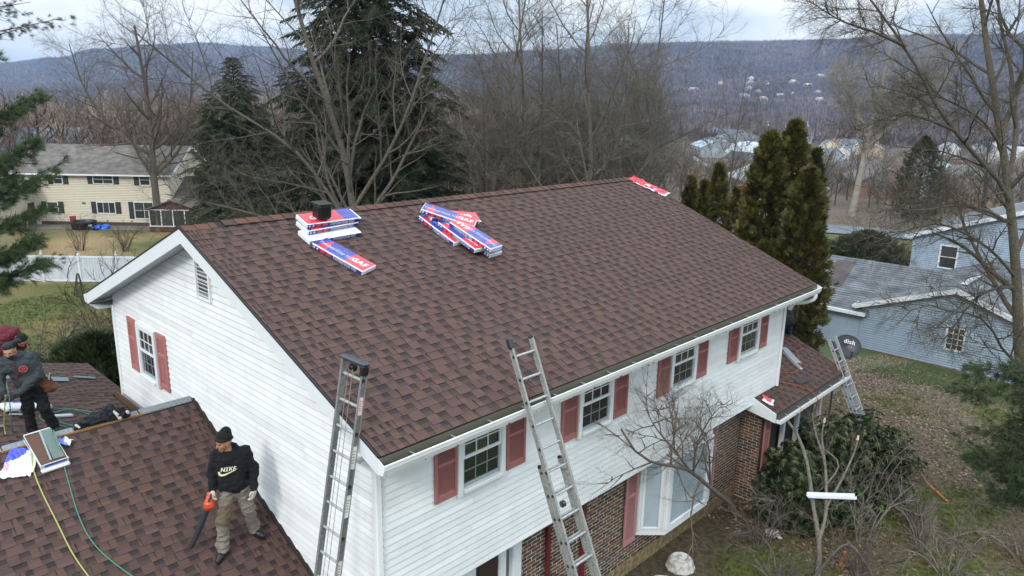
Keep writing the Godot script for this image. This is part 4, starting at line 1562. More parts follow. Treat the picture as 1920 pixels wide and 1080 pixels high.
func make_trees() -> void:
	make_sprigs()
	make_woods()
	var g := RandomNumberGenerator.new()
	g.seed = 88
	var grey := rgb(98, 92, 84)
	var dark := rgb(58, 53, 50)
	# the neighbours' bare tree on the left
	var b0 := ground_p(21.76, -64.13, -0.1)
	bare_tree("bare_tree", "tall leafless tree with a thick trunk in front of the beige house", b0, [[b0, b0 + Vector3(-0.1, 5, 0.1), b0 + Vector3(0.1, 11, 0), b0 + Vector3(-0.5, 18, 0.3)], [b0 + Vector3(0, 7.0, 0), b0 + Vector3(-2.0, 9, -2.2), b0 + Vector3(-3.6, 12.5, -4.0), b0 + Vector3(-4.3, 16.5, -4.6)], [b0 + Vector3(0, 5.2, 0), b0 + Vector3(1.9, 8, 2.0), b0 + Vector3(2.6, 12, 3.0), b0 + Vector3(2.9, 16, 3.6)]], 0.38, q_tree([20, 8], rgb(100, 92, 84), 1.3, 0.85, 0.40, 0.05, 0.13, 0.22), 7)
	# spruces
	spruce("spruce", "middle sized dark spruce left of the big spruce", ground_p(20.6, -45.0, -0.2), 15.2, 4.7, 17, 1.75, "", Color(1.6, 1.5, 1.05))
	spruce("spruce", "huge dark spruce with drooping boughs behind the white house ridge", ground_p(13.0, -18.5, -0.2), 18.5, 5.0, 19, 1.3, "", Color(1.2, 1.2, 0.98))
	# the big bare tree in front of the big spruce, reaching out of the frame
	var b1 := ground_p(9.6, -14.6, -0.2)
	var up := func(b: Vector3, x: float, y: float, z: float) -> Vector3: return Vector3(b.x + x, y, b.z + z)
	bare_tree("bare_tree", "big spreading leafless tree in front of the huge spruce", b1, [[b1, up.call(b1, 0.1, -1.5, 0), up.call(b1, -0.2, 2.0, -0.2), up.call(b1, -0.9, 5.0, -0.7), up.call(b1, -1.6, 8.6, -1.2)], [up.call(b1, 0.05, -0.8, 0), up.call(b1, -1.2, 1.9, -1.2), up.call(b1, -3.1, 3.6, -2.6), up.call(b1, -5.0, 5.6, -3.9)], [up.call(b1, 0, 0.2, 0), up.call(b1, 1.1, 2.6, 1.0), up.call(b1, 1.9, 5.2, 1.6), up.call(b1, 2.6, 8.2, 2.3)], [up.call(b1, 0, -1.6, 0), up.call(b1, -2.0, -0.2, -1.9), up.call(b1, -4.4, 0.6, -4.2)]], 0.17, q_tree([16, 9], grey * 1.1, 0.85, 0.8, 0.42, 0.04, 0.18, 0.2), 23)
	# lichen grey trees in the middle
	var spots := [[16.6, -15.6, 0.20, 8.6, "grey leafless tree with lichen right of the huge spruce"], [19.0, -15.4, 0.22, 9.6, "tallest grey leafless tree behind the middle of the ridge"], [18.6, -11.6, 0.24, 9.4, "grey green lichened leafless tree behind the ridge right of the middle"], [21.6, -11.6, 0.17, 8.4, "slim leafless tree behind the ridge towards its right end"], [27.0, -19.5, 0.18, 7.6, "thin leafless tree farther back behind the ridge end"], [30.0, -18.5, 0.2, 7.6, "dark forked leafless tree behind the right end of the ridge"], [33.5, -19.5, 0.16, 6.2, "low dark leafless tree right of the ridge end"], [40.0, -17.5, 0.14, 5.6, "small leafless tree between the two groups of cedars"], [24.0, -19.0, 0.2, 8.0, "leafless tree with a leaning stem in the thicket behind the ridge"], [14.2, -21.5, 0.22, 8.4, "leafless tree half hidden behind the huge spruce"]]
	for i in spots.size():
		var s: Array = spots[i]
		var b := ground_p(s[0], s[1], -0.2)
		var c := rgb(120, 115, 104).lerp(grey, 0.6 * g.randf()) if i < 4 else dark.lerp(grey, g.randf())
		var top: float = s[3]
		var m := Vector3(b.x, lerpf(b.y, top, 0.35), b.z)
		var ln := Vector3(g.randf_range(-1, 1), 0, g.randf_range(-1, 1))
		bare_tree("bare_tree", s[4], b, [[b, m + ln * 0.15, Vector3(b.x, lerpf(b.y, top, 0.7), b.z) + ln * 0.7, Vector3(b.x, top, b.z) + ln * 1.2], [m, m + Vector3(-ln.z * 1.3, 2.4, ln.x * 1.3), m + Vector3(-ln.z * 2.6, 5.4, ln.x * 2.6)], [m + Vector3(0, 0.7, 0), m + Vector3(ln.z * 1.5, 3.0, -ln.x * 1.5), m + Vector3(ln.z * 2.5, 5.9, -ln.x * 2.5)]], s[2] * 0.55, q_tree([17, 10], c * 1.1, 0.8, 0.9, 0.38, 0.025, 0.2, 0.2), 130 + i, "leafless trees behind the ridge")
	# the undergrowth along the back of the lot
	for i in 26:
		var t := i / 25.0
		var p := ground_p(lerpf(3.0, 34.0, t) + g.randf_range(-1.5, 1.5), lerpf(-27.0, -11.5, t) + g.randf_range(-2.5, 2.5) - 3.0 * sin(t * 3.1), -0.1)
		shrub("thicket_bush", "tangled leafless bush in the thicket behind the white house ridge", p, g.randf_range(2.2, 4.2), g.randf_range(1.5, 2.4), 700 + i, rgb(118, 106, 94).lerp(rgb(84, 74, 68), g.randf()), 8, "thicket behind the white house", 1.15)
	# the pale sycamore
	var sy := ground_p(88.0, -26.3, -0.2)
	var pale := rgb(158, 152, 140)
	var qs := q_tree([15, 8], pale, 1.6, 0.75, 0.36, 0.06, 0.2, 0.3)
	qs.thick = true
	bare_tree("sycamore_tree", "pale barked sycamore standing beyond the road", sy, [[sy, sy + Vector3(0.3, 6, 0.4), sy + Vector3(0.8, 12, 0.8), sy + Vector3(1.5, 21, 1.6)], [sy + Vector3(0.4, 7.5, 0.5), sy + Vector3(1.6, 11.5, 2.6), sy + Vector3(2.4, 15.5, 4.4), sy + Vector3(3.4, 20.0, 5.6)], [sy + Vector3(0.5, 8.2, 0.6), sy + Vector3(1.6, 11.5, 2.6), sy + Vector3(2.8, 14.0, 4.8), sy + Vector3(4.0, 16.5, 6.6)], [sy + Vector3(0.7, 10, 0.7), sy + Vector3(-0.8, 13.4, -1.4), sy + Vector3(-1.6, 17, -2.6)]], 0.42, qs, 57)
	for e in [[74.0, -30.0, 11.0, "leafless tree in front of the sycamore beside the road"], [66.0, -22.0, 8.5, "leafless tree with an upright trunk by the iron fence"], [98.0, -20.0, 12.0, "leafless tree right of the sycamore"], [110.0, -34.0, 12.0, "leafless tree left of the sycamore and farther back"], [84.0, -12.0, 10.0, "leafless tree behind the roof of the blue house"], [104.0, -8.0, 12.0, "leafless tree at the right behind the blue house"], [72.0, -8.0, 8.0, "short leafless tree just behind the blue house"]]:
		var b := ground_p(e[0], e[1], -0.2)
		bare_tree("bare_tree", e[3], b, [stem(b, e[2], Vector3(g.randf_range(-1, 1), 0, g.randf_range(-1, 1)), g)], 0.22, q_tree([12, 5], dark.lerp(grey, g.randf()) * 1.2, 1.2, 0.75, 0.42, 0.07, 0.16, 0.2), 300 + int(e[0]), "leafless trees round the road")
	# cedars
	var ca := "cedars behind the far end of the white house"
	cedar("cedar", "shorter brownish cedar at the left of the left cedar group", ground_p(27.80, -12.87, 0), 7.35, 0.62, 201, ca, 0.0, Color(1.5, 1.3, 0.9), 2000)
	cedar("cedar", "middle brownish cedar of the left cedar group", ground_p(28.15, -12.30, 0), 7.2, 0.62, 202, ca, 0.0, Color(1.5, 1.3, 0.9), 2000)
	cedar("cedar", "tallest cedar of the left cedar group with a pointed top", ground_p(28.73, -11.9, 0), 8.1, 0.72, 203, ca, 0.0, Color(1.35, 1.3, 0.95), 2600)
	cedar("cedar", "thin reddish cedar at the right of the left cedar group", ground_p(29.14, -11.1, 0), 7.0, 0.58, 204, ca, 0.0, Color(1.35, 1.05, 0.8), 1500)
	var cb := "tall cedars between the white and blue houses"
	cedar("cedar", "tall cedar at the left of the right cedar group", ground_p(20.75, -5.70, 0), 8.15, 0.68, 211, cb, 0.5, Color(1.12, 1.03, 0.76), 2400)
	cedar("cedar", "tallest cedar of the right cedar group", ground_p(21.42, -5.15, 0), 8.65, 0.64, 212, cb, 0.52, Color(1.12, 1.03, 0.76), 2200)
	cedar("cedar", "dark cedar at the back right of the right cedar group", ground_p(22.9, -5.0, 0), 7.9, 0.62, 213, cb, 0.15, Color(0.6, 0.66, 0.6), 2200)
	cedar("cedar", "front cedar of the right cedar group with a pointed top", ground_p(20.1, -3.95, 0), 7.0, 0.86, 214, cb, 0.0, Color(1.05, 0.96, 0.7), 4200)
	cedar("cedar", "low bushy cedar at the foot of the right cedar group", ground_p(19.6, -4.9, 0), 4.4, 0.72, 215, cb, 0.0, Color(0.95, 0.9, 0.7), 2400)
	# dark yew beyond the blue house
	cedar("yew_shrub", "wide dark evergreen shrub behind the blue house roof", ground_p(50.0, -11.6, 0), 3.6, 3.2, 221, "", 0.0, Color(0.35, 0.48, 0.42), 3200)
	cedar("cedar", "dark evergreen tree standing beside the pale sycamore", ground_p(92.0, -20.5, 0), 9.5, 2.4, 222, "", 0.0, Color(0.5, 0.62, 0.55), 2200)
	cedar("cedar", "dark narrow evergreen farther off above the blue house", ground_p(210.0, -40.0, 0), 13.0, 3.6, 223, "", 0.0, Color(0.45, 0.55, 0.5), 900)
	# juniper behind the wing
	cedar("juniper_bush", "low dark green juniper behind the rear roof", ground_p(2.9, -19.6, 0), 1.5, 1.7, 231, "", 0.0, Color(0.42, 0.62, 0.5), 3000)
	cedar("juniper_bush", "small dark juniper left of the larger juniper", ground_p(0.4, -21.0, 0), 1.2, 1.2, 232, "", 0.0, Color(0.45, 0.62, 0.5), 1500)
	for e in [[13.7, -59.5, 3.4, "leafless garden bush in front of the beige house patio"], [16.2, -56.8, 2.2, "small leafless bush behind the white fence"], [10.8, -61.6, 3.0, "bushy leafless shrub at the left of the patio"]]:
		shrub("garden_bush", e[3], ground_p(e[0], e[1], -0.1), e[2], e[2] * 0.55, 400 + int(e[0]), rgb(86, 74, 64), 12, "", 0.7)

# ---------------------------------------------------------------- the houses round about
# a plain window on a wall: t at its middle, z out; the frame with panes and muntins
func plain_window(t: Transform3D, w: float, h: float, cols: int, rows: int, parent: Node3D, frame: Color, dark := Color(0.03, 0.033, 0.037)) -> void:
	var b := MB.new()
	b.col = frame
	var e := 0.07
	for s in [-1.0, 1.0]:
		b.box(t * Transform3D(Basis(), Vector3(s * (w / 2 + e / 2), 0, 0.03)), Vector3(e, h + 2 * e, 0.07))
		b.box(t * Transform3D(Basis(), Vector3(0, s * (h / 2 + e / 2), 0.03)), Vector3(w - 0.002, e, 0.066))
	for i in cols - 1: b.box(t * Transform3D(Basis(), Vector3(-w / 2 + w * (i + 1) / cols, 0, 0.026)), Vector3(0.035, h, 0.03))
	for i in rows - 1: b.box(t * Transform3D(Basis(), Vector3(0, -h / 2 + h * (i + 1) / rows, 0.026)), Vector3(w, 0.035, 0.026))
	var f := part("window", b, "paint", parent)
	for i in cols:
		for k in rows:
			var p := MB.new()
			p.col = dark * (1.0 + 0.5 * ((i + k) % 2))
			p.box(t * Transform3D(Basis(), Vector3(-w / 2 + w * (i + 0.5) / cols, -h / 2 + h * (k + 0.5) / rows, 0.012)), Vector3(w / cols - 0.037, h / rows - 0.037, 0.012))
			part("pane", p, "pane_dark", f)

func plain_shutter(t: Transform3D, w: float, h: float, parent: Node3D, c: Color) -> void:
	var b := MB.new()
	b.col = c
	b.cham(t * Transform3D(Basis(), Vector3(0, 0, 0.02)), Vector3(w, h, 0.035), 0.01)
	b.col = c * 1.5
	for s in [-1.0, 1.0]: b.box(t * Transform3D(Basis(), Vector3(0, s * h * 0.24, 0.037)), Vector3(w * 0.7, h * 0.4, 0.006))
	part("shutter", b, "paint", parent)

# a gabled block in its own axes: x along the ridge, z to the front, origin at the middle of its base
func gable_block(p: Node3D, t: Transform3D, len: float, dep: float, eave: float, rise: float, wall_c: Color, roof_c: Color, over := 0.35, board := 0.0, trim := true) -> void:
	var b := MB.new()
	b.col = wall_c
	var pent := PackedVector2Array([Vector2(-dep / 2, -2.0), Vector2(dep / 2, -2.0), Vector2(dep / 2, eave - 0.06), Vector2(0, eave + rise - 0.08), Vector2(-dep / 2, eave - 0.06)])
	b.extrude(pent, t * Transform3D(Basis(Vector3(0, 0, -1), Vector3.UP, Vector3(1, 0, 0)), Vector3(len / 2, 0, 0)), len)
	part("wall", b, "siding", p)
	if board > 0.0:      # clapboards on the front and on both gables
		for side in 3:
			var n := int((eave + (rise if side > 0 else 0.0)) / board)
			for i in n:
				var y := i * board
				var w := len / 2 if side == 0 else (dep / 2 if y + board < eave else (eave + rise - 0.12 - y - board) * dep / 2 / rise)
				if w < 0.1: continue
				var s := MB.new()
				var k := 0.96 + 0.07 * fmod(i * 0.618 + side * 0.3, 1.0)
				s.col = Color(wall_c.r * k, wall_c.g * k, wall_c.b * k)
				var f := Transform3D(Basis(), Vector3(0, 0, dep / 2))
				if side == 1: f = Transform3D(Basis(Vector3.UP, PI / 2), Vector3(len / 2, 0, 0))
				elif side == 2: f = Transform3D(Basis(Vector3.UP, -PI / 2), Vector3(-len / 2, 0, 0))
				f = t * f
				s.quad(f * Vector3(-w, y, 0.03), f * Vector3(w, y, 0.03), f * Vector3(w, y + board, 0.004), f * Vector3(-w, y + board, 0.004))
				s.quad(f * Vector3(-w, y, 0.0), f * Vector3(w, y, 0.0), f * Vector3(w, y, 0.03), f * Vector3(-w, y, 0.03))
				s.col = Color(wall_c.r * 0.6, wall_c.g * 0.6, wall_c.b * 0.62)  # dirt and lap shade painted together as one dark strip
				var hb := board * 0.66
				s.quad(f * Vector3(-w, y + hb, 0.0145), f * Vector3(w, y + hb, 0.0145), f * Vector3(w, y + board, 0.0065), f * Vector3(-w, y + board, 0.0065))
				part("siding_board", s, "siding", p)
	b = MB.new()
	b.col = roof_c
	var k := rise / (dep / 2)
	for s in [-1.0, 1.0]:
		var z0: float = s * (dep / 2 + over)
		var y0 := eave - k * over
		var q := [Vector3(-len / 2 - over, y0, z0), Vector3(len / 2 + over, y0, z0), Vector3(len / 2 + over, eave + rise, 0), Vector3(-len / 2 - over, eave + rise, 0)]
		var a := []
		for v in q: a.append(t * v)
		for v in q: a.append(t * (v + Vector3(0, 0.12, 0)))
		b.box8(a)
	var roof := part("roof", b, "oldroof", p)
	b = MB.new()
	var sl := Vector2(dep / 2 + over, rise + k * over).length()
	var rows := int(sl / 0.19)
	var gg := RandomNumberGenerator.new()
	gg.seed = rows
	for s in [-1.0, 1.0]:      # courses of worn shingles
		for i in rows:
			var f0 := float(i) / rows
			var f1 := (i + 1.0) / rows
			var za: float = s * (dep / 2 + over) * (1.0 - f0)
			var zb: float = s * (dep / 2 + over) * (1.0 - f1)
			var ya := lerpf(eave - k * over, eave + rise, f0) + 0.121
			var yb := lerpf(eave - k * over, eave + rise, f1) + 0.121
			var x := -len / 2 - over
			while x < len / 2 + over:
				var x2 := minf(x + gg.randf_range(0.5, 1.4), len / 2 + over)
				b.col = roof_c * gg.randf_range(0.82, 1.1)
				var q := [Vector3(x, ya + 0.022, za), Vector3(x2, ya + 0.022, za), Vector3(x2, yb + 0.002, zb), Vector3(x, yb + 0.002, zb)]
				if s > 0: b.quad(t * q[0], t * q[1], t * q[2], t * q[3])
				else: b.quad(t * q[3], t * q[2], t * q[1], t * q[0])
				b.col = roof_c * 0.6
				var d := Vector3(0, -0.02, 0)
				if s > 0: b.quad(t * (q[0] + d), t * (q[1] + d), t * q[1], t * q[0])
				else: b.quad(t * (q[1] + d), t * (q[0] + d), t * q[0], t * q[1])
				x = x2
	part("shingle_courses", b, "oldroof", roof).set_meta("kind", "stuff")
	if not trim: return
	b = MB.new()
	b.col = rgb(214, 220, 224)
	for s in [-1.0, 1.0]:
		var z0: float = s * (dep / 2 + over)
		var y0 := eave - k * over
		b.box(t * Transform3D(Basis(), Vector3(0, y0 + 0.02, z0 + s * 0.05)), Vector3(len + 2 * over, 0.14, 0.1))
		for e in [-1.0, 1.0]:
			b.bar(t * Vector3(e * (len / 2 + over + 0.015), y0 + 0.03, z0), t * Vector3(e * (len / 2 + over + 0.015), eave + rise + 0.03, 0), 0.03, 0.22)
	part("trim", b, "paint", roof)

func make_neighbours() -> void:
	mat("pane_dark", 0.12)
	var g := RandomNumberGenerator.new()
	g.seed = 5
	# ---- blue house on the right
	var bx := 32.91
	var by := -8.1
	var blue := rgb(145, 163, 181)
	var slate := rgb(116, 122, 130)
	var h := thing("blue_house", "light blue sided house with grey shingle roof and white trim", "house", Vector3(38.0, by, -3.0))
	# the gable that faces the white house, its ridge running away along x
	gable_block(h, Transform3D(Basis(), Vector3(bx + 4.5, by, -1.9)), 9.0, 7.96, 2.38, 1.46, blue, slate, 0.3, 0.115)
	# the lower part to the left, its ridge along z
	gable_block(h, Transform3D(Basis(Vector3.UP, -PI / 2), Vector3(37.0, by, -9.2)), 6.6, 8.0, 2.05, 1.62, blue, slate, 0.35, 0.0, false)
	var eb := MB.new()
	eb.col = rgb(214, 220, 224)
	eb.cube(Vector3(32.52, by + 1.88, -12.8), Vector3(32.64, by + 2.04, -5.62))
	part("eave_gutter", eb, "paint", h)
	for i in 17:
		var s := MB.new()
		s.col = blue * (0.97 + 0.05 * fmod(i * 0.618, 1.0))
		s.quad(Vector3(32.96, by + i * 0.115, -12.4), Vector3(32.96, by + i * 0.115, -5.92), Vector3(32.99, by + (i + 1) * 0.115, -5.92), Vector3(32.99, by + (i + 1) * 0.115, -12.4))
		part("siding_board", s, "siding", h)
	gable_block(h, Transform3D(Basis(Vector3.UP, -PI / 2), Vector3(37.0, by, -3.9)), 4.0, 7.0, 2.25, 1.42, blue, slate, 0.02, 0.0, false)
	# the two storey part behind
	gable_block(h, Transform3D(Basis(), Vector3(47.0, by, -1.3)), 10.4, 10.4, 4.7, 1.9, blue * 1.06, slate, 0.3, 0.115)
	# bare metal strips: the flashing on the valley and the worn patch on the left roof
	var b := MB.new()
	b.col = rgb(206, 214, 222)
	b.bar(Vector3(33.6, -4.085, -1.9), Vector3(36.6, -4.085, -1.9), 0.26, 0.02)
	part("ridge_flashing", b, "dull_metal", h)
	b = MB.new()
	b.col = rgb(92, 84, 86)
	var k := 1.62 / 4.0
	var py := func(x: float) -> float: return by + 2.05 + 0.155 + (x - 33.0) * k
	b.quad(Vector3(34.3, py.call(34.3), -8.3), Vector3(34.3, py.call(34.3), -7.5), Vector3(36.6, py.call(36.6), -7.7), Vector3(36.6, py.call(36.6), -8.7))
	part("roof_patch", b, "oldroof", h)
	var wt := Transform3D(Basis(Vector3.UP, -PI / 2), Vector3(bx - 0.02, -6.5, -1.72))
	plain_window(wt, 0.66, 1.0, 3, 4, h, rgb(208, 214, 216))
	plain_window(Transform3D(Basis(Vector3.UP, -PI / 2), Vector3(41.78, -4.4, -4.6)), 0.8, 1.2, 1, 2, h, rgb(216, 222, 226))
	b = MB.new()
	b.col = rgb(166, 160, 142)
	b.cube(Vector3(bx - 0.03, by - 0.6, -12.4), Vector3(bx + 0.1, by + 0.03, 2.0))
	part("foundation", b, "stone", h)

	# ---- beige house on the left
	var cream := rgb(206, 199, 180)
	var groof := rgb(128, 122, 118)
	var o := ground_p(15.2, -75.0)
	o.y = -8.55
	var bh := thing("beige_house", "two storey beige house with black shutters and grey roof", "house", o, "", -0.807)
	var W := world_of(bh)
	gable_block(bh, W * Transform3D(Basis(), Vector3(5.2, 0, -4.5)), 14.4, 9.0, 4.95, 2.2, cream, groof, 0.4, 0.16)
	var wn := func(x: float, y: float) -> Transform3D: return W * Transform3D(Basis(), Vector3(x, y, 0.03))
	var wh := rgb(216, 220, 222)
	var bl := rgb(34, 38, 40)
	for e in [[1.9, 4.35, 0.75, 0.95, 1, 2], [6.15, 4.35, 1.8, 0.8, 2, 2], [10.1, 4.35, 0.9, 0.95, 1, 2], [1.05, 1.6, 0.95, 1.0, 1, 2], [6.15, 1.65, 1.65, 1.0, 3, 1], [9.75, 1.45, 1.75, 1.5, 2, 2]]:
		plain_window(wn.call(e[0], e[1]), e[2], e[3], e[4], e[5], bh, wh)
		for s in [-1.0, 1.0]: plain_shutter(wn.call(e[0] + s * (e[2] / 2 + 0.34), e[1]), 0.48, e[3] + 0.12, bh, bl)
	b = MB.new()
	b.col = rgb(78, 70, 52)
	b.box(wn.call(4.05, 2.05), Vector3(0.35, 0.16, 0.03))
	part("house_plaque", b, "paint", bh)
	b = MB.new()
	b.col = rgb(86, 72, 64)
	b.box(W * Transform3D(Basis(), Vector3(6.0, 0.12, 0.03)), Vector3(12.4, 0.3, 0.08))
	part("foundation", b, "stone", bh)
	for i in 4:
		b = MB.new()
		b.col = rgb(92, 88, 80)
		b.cyl(W * Vector3(4.3 + i * 2.3, 0, 0.9), W * Vector3(4.3 + i * 2.3, 0.5, 0.9), 0.02, 0.02, 6)
		b.lathe(W * Transform3D(Basis(), Vector3(4.3 + i * 2.3, 0.5, 0.9)), [Vector2(0.14, 0), Vector2(0.02, 0.1)], 8)
		part("path_light", b, "black", bh)
	# lower wing and screened porch at its right
	gable_block(bh, W * Transform3D(Basis(), Vector3(15.4, 0, -3.5)), 6.0, 7.0, 2.4, 1.9, cream, rgb(96, 92, 90), 0.35)
	var sp := W * Transform3D(Basis(Vector3.UP, PI / 2), Vector3(13.9, 0, 1.6))
	b = MB.new()
	b.col = rgb(92, 52, 42)
	b.extrude(PackedVector2Array([Vector2(-2.3, 2.05), Vector2(2.3, 2.05), Vector2(0, 2.85)]), W * Transform3D(Basis(), Vector3(13.9, 0, 3.2)), 0.08)
	b.box(W * Transform3D(Basis(), Vector3(13.9, 0.25, 3.12)), Vector3(4.5, 0.5, 0.1))
	part("porch_gable", b, "wood", bh)
	b = MB.new()
	b.col = rgb(112, 106, 100)
	for s in [-1.0, 1.0]:
		var q := [Vector3(s * 2.6, 1.95, 1.9), Vector3(s * 2.6, 1.95, -1.8), Vector3(0, 2.88, -1.8), Vector3(0, 2.88, 1.9)]
		var a := []
		for v in q: a.append(W * (v + Vector3(13.9, 0, 1.6)))
		for v in q: a.append(W * (v + Vector3(13.9, 0.1, 1.6)))
		b.box8(a)
	part("porch_roof", b, "oldroof", bh)
	if sp.origin.y > 1e6: return
	for i in 5:
		b = MB.new()
		b.col = wh
		b.box(W * Transform3D(Basis(), Vector3(11.75 + i * 1.075, 1.25, 3.2)), Vector3(0.08, 1.6, 0.08))
		part("porch_post", b, "paint", bh)
	b = MB.new()
	b.col = wh
	for y in [0.52, 2.02]: b.box(W * Transform3D(Basis(), Vector3(13.9, y, 3.2)), Vector3(4.4, 0.07, 0.07))
	part("porch_rail", b, "paint", bh)
	for i in 4:
		b = MB.new()
		b.col = rgb(52, 52, 50) * (0.7 + 0.5 * float(i % 2))
		b.box(W * Transform3D(Basis(), Vector3(12.29 + i * 1.075, 1.27, 3.17)), Vector3(0.99, 1.42, 0.02))
		part("screen_panel", b, "matte", bh)
	# garage wing at its left, coming forward
	gable_block(bh, W * Transform3D(Basis(), Vector3(-4.4, 0, 1.2)), 7.4, 8.0, 2.5, 1.9, cream, rgb(120, 126, 130), 0.35, 0.16)
	plain_window(W * Transform3D(Basis(), Vector3(-3.6, 1.5, 5.23)), 1.2, 1.1, 2, 1, bh, wh, Color(0.35, 0.4, 0.38))
	b = MB.new()
	b.col = rgb(58, 60, 62)
	b.box(W * Transform3D(Basis(), Vector3(-0.65, 1.05, 0.6)), Vector3(0.05, 2.1, 0.9))
	part("side_door", b, "paint", bh)

	# ---- the house behind it
	var o2 := ground_p(24.0, -112.0)
	o2.y = -9.6
	var gh := thing("grey_house", "house with a blue grey gable roof behind the beige house", "house", o2, "", -0.5)
	gable_block(gh, world_of(gh) * Transform3D(Basis(Vector3.UP, 0.6), Vector3.ZERO), 13.0, 10.0, 5.4, 3.0, rgb(70, 78, 82), rgb(132, 148, 164), 0.5)
	# ---- white vinyl fence
	var fa := ground_p(3.5, -55.0)
	var fb := ground_p(22.5, -36.0)
	var fence := thing("vinyl_fence", "white vinyl privacy fence between the two back yards", "fence", fa.lerp(fb, 0.5))
	var len := Vector2(fb.x - fa.x, fb.z - fa.z).length()
	var n := int(len / 2.4)
	for i in n + 1:
		var p := ground_p(lerpf(fa.x, fb.x, float(i) / n), lerpf(fa.z, fb.z, float(i) / n))
		b = MB.new()
		b.col = rgb(206, 212, 220)
		b.cham(Transform3D(Basis(Vector3.UP, -0.79), p + Vector3(0, 0.95, 0)), Vector3(0.14, 1.9, 0.14), 0.012)
		b.lathe(Transform3D(Basis(), p + Vector3(0, 1.9, 0)), [Vector2(0.0, 0.0), Vector2(0.11, 0.001), Vector2(0.11, 0.03), Vector2(0.02, 0.13), Vector2(0.07, 0.17), Vector2(0.07, 0.22), Vector2(0.0, 0.27)], 8)
		part("post", b, "paint", fence)
		if i == n: break
		var p2 := ground_p(lerpf(fa.x, fb.x, float(i + 1) / n), lerpf(fa.z, fb.z, float(i + 1) / n))
		var dir := (p2 - p).normalized()
		for j in 14:
			var q := p.lerp(p2, (j + 0.5) / 14.0)
			b = MB.new()
			var tone := g.randf_range(0.93, 1.0)
			b.col = rgb(196, 203, 212) * tone
			b.box(Transform3D(Basis(Vector3.UP, -0.7854), q + Vector3(0, 0.9, 0)), Vector3(2.25 / 14.0 - 0.0015, 1.6, 0.03))
			part("board", b, "siding", fence)
		b = MB.new()
		b.col = rgb(208, 214, 220)
		for y in [0.12, 1.74]: b.bar(p + dir * 0.08 + Vector3(0, y, 0), p2 - dir * 0.08 + Vector3(0, y, 0), 0.07, 0.12)
		part("rail", b, "paint", fence)
	make_yard()
	make_town()

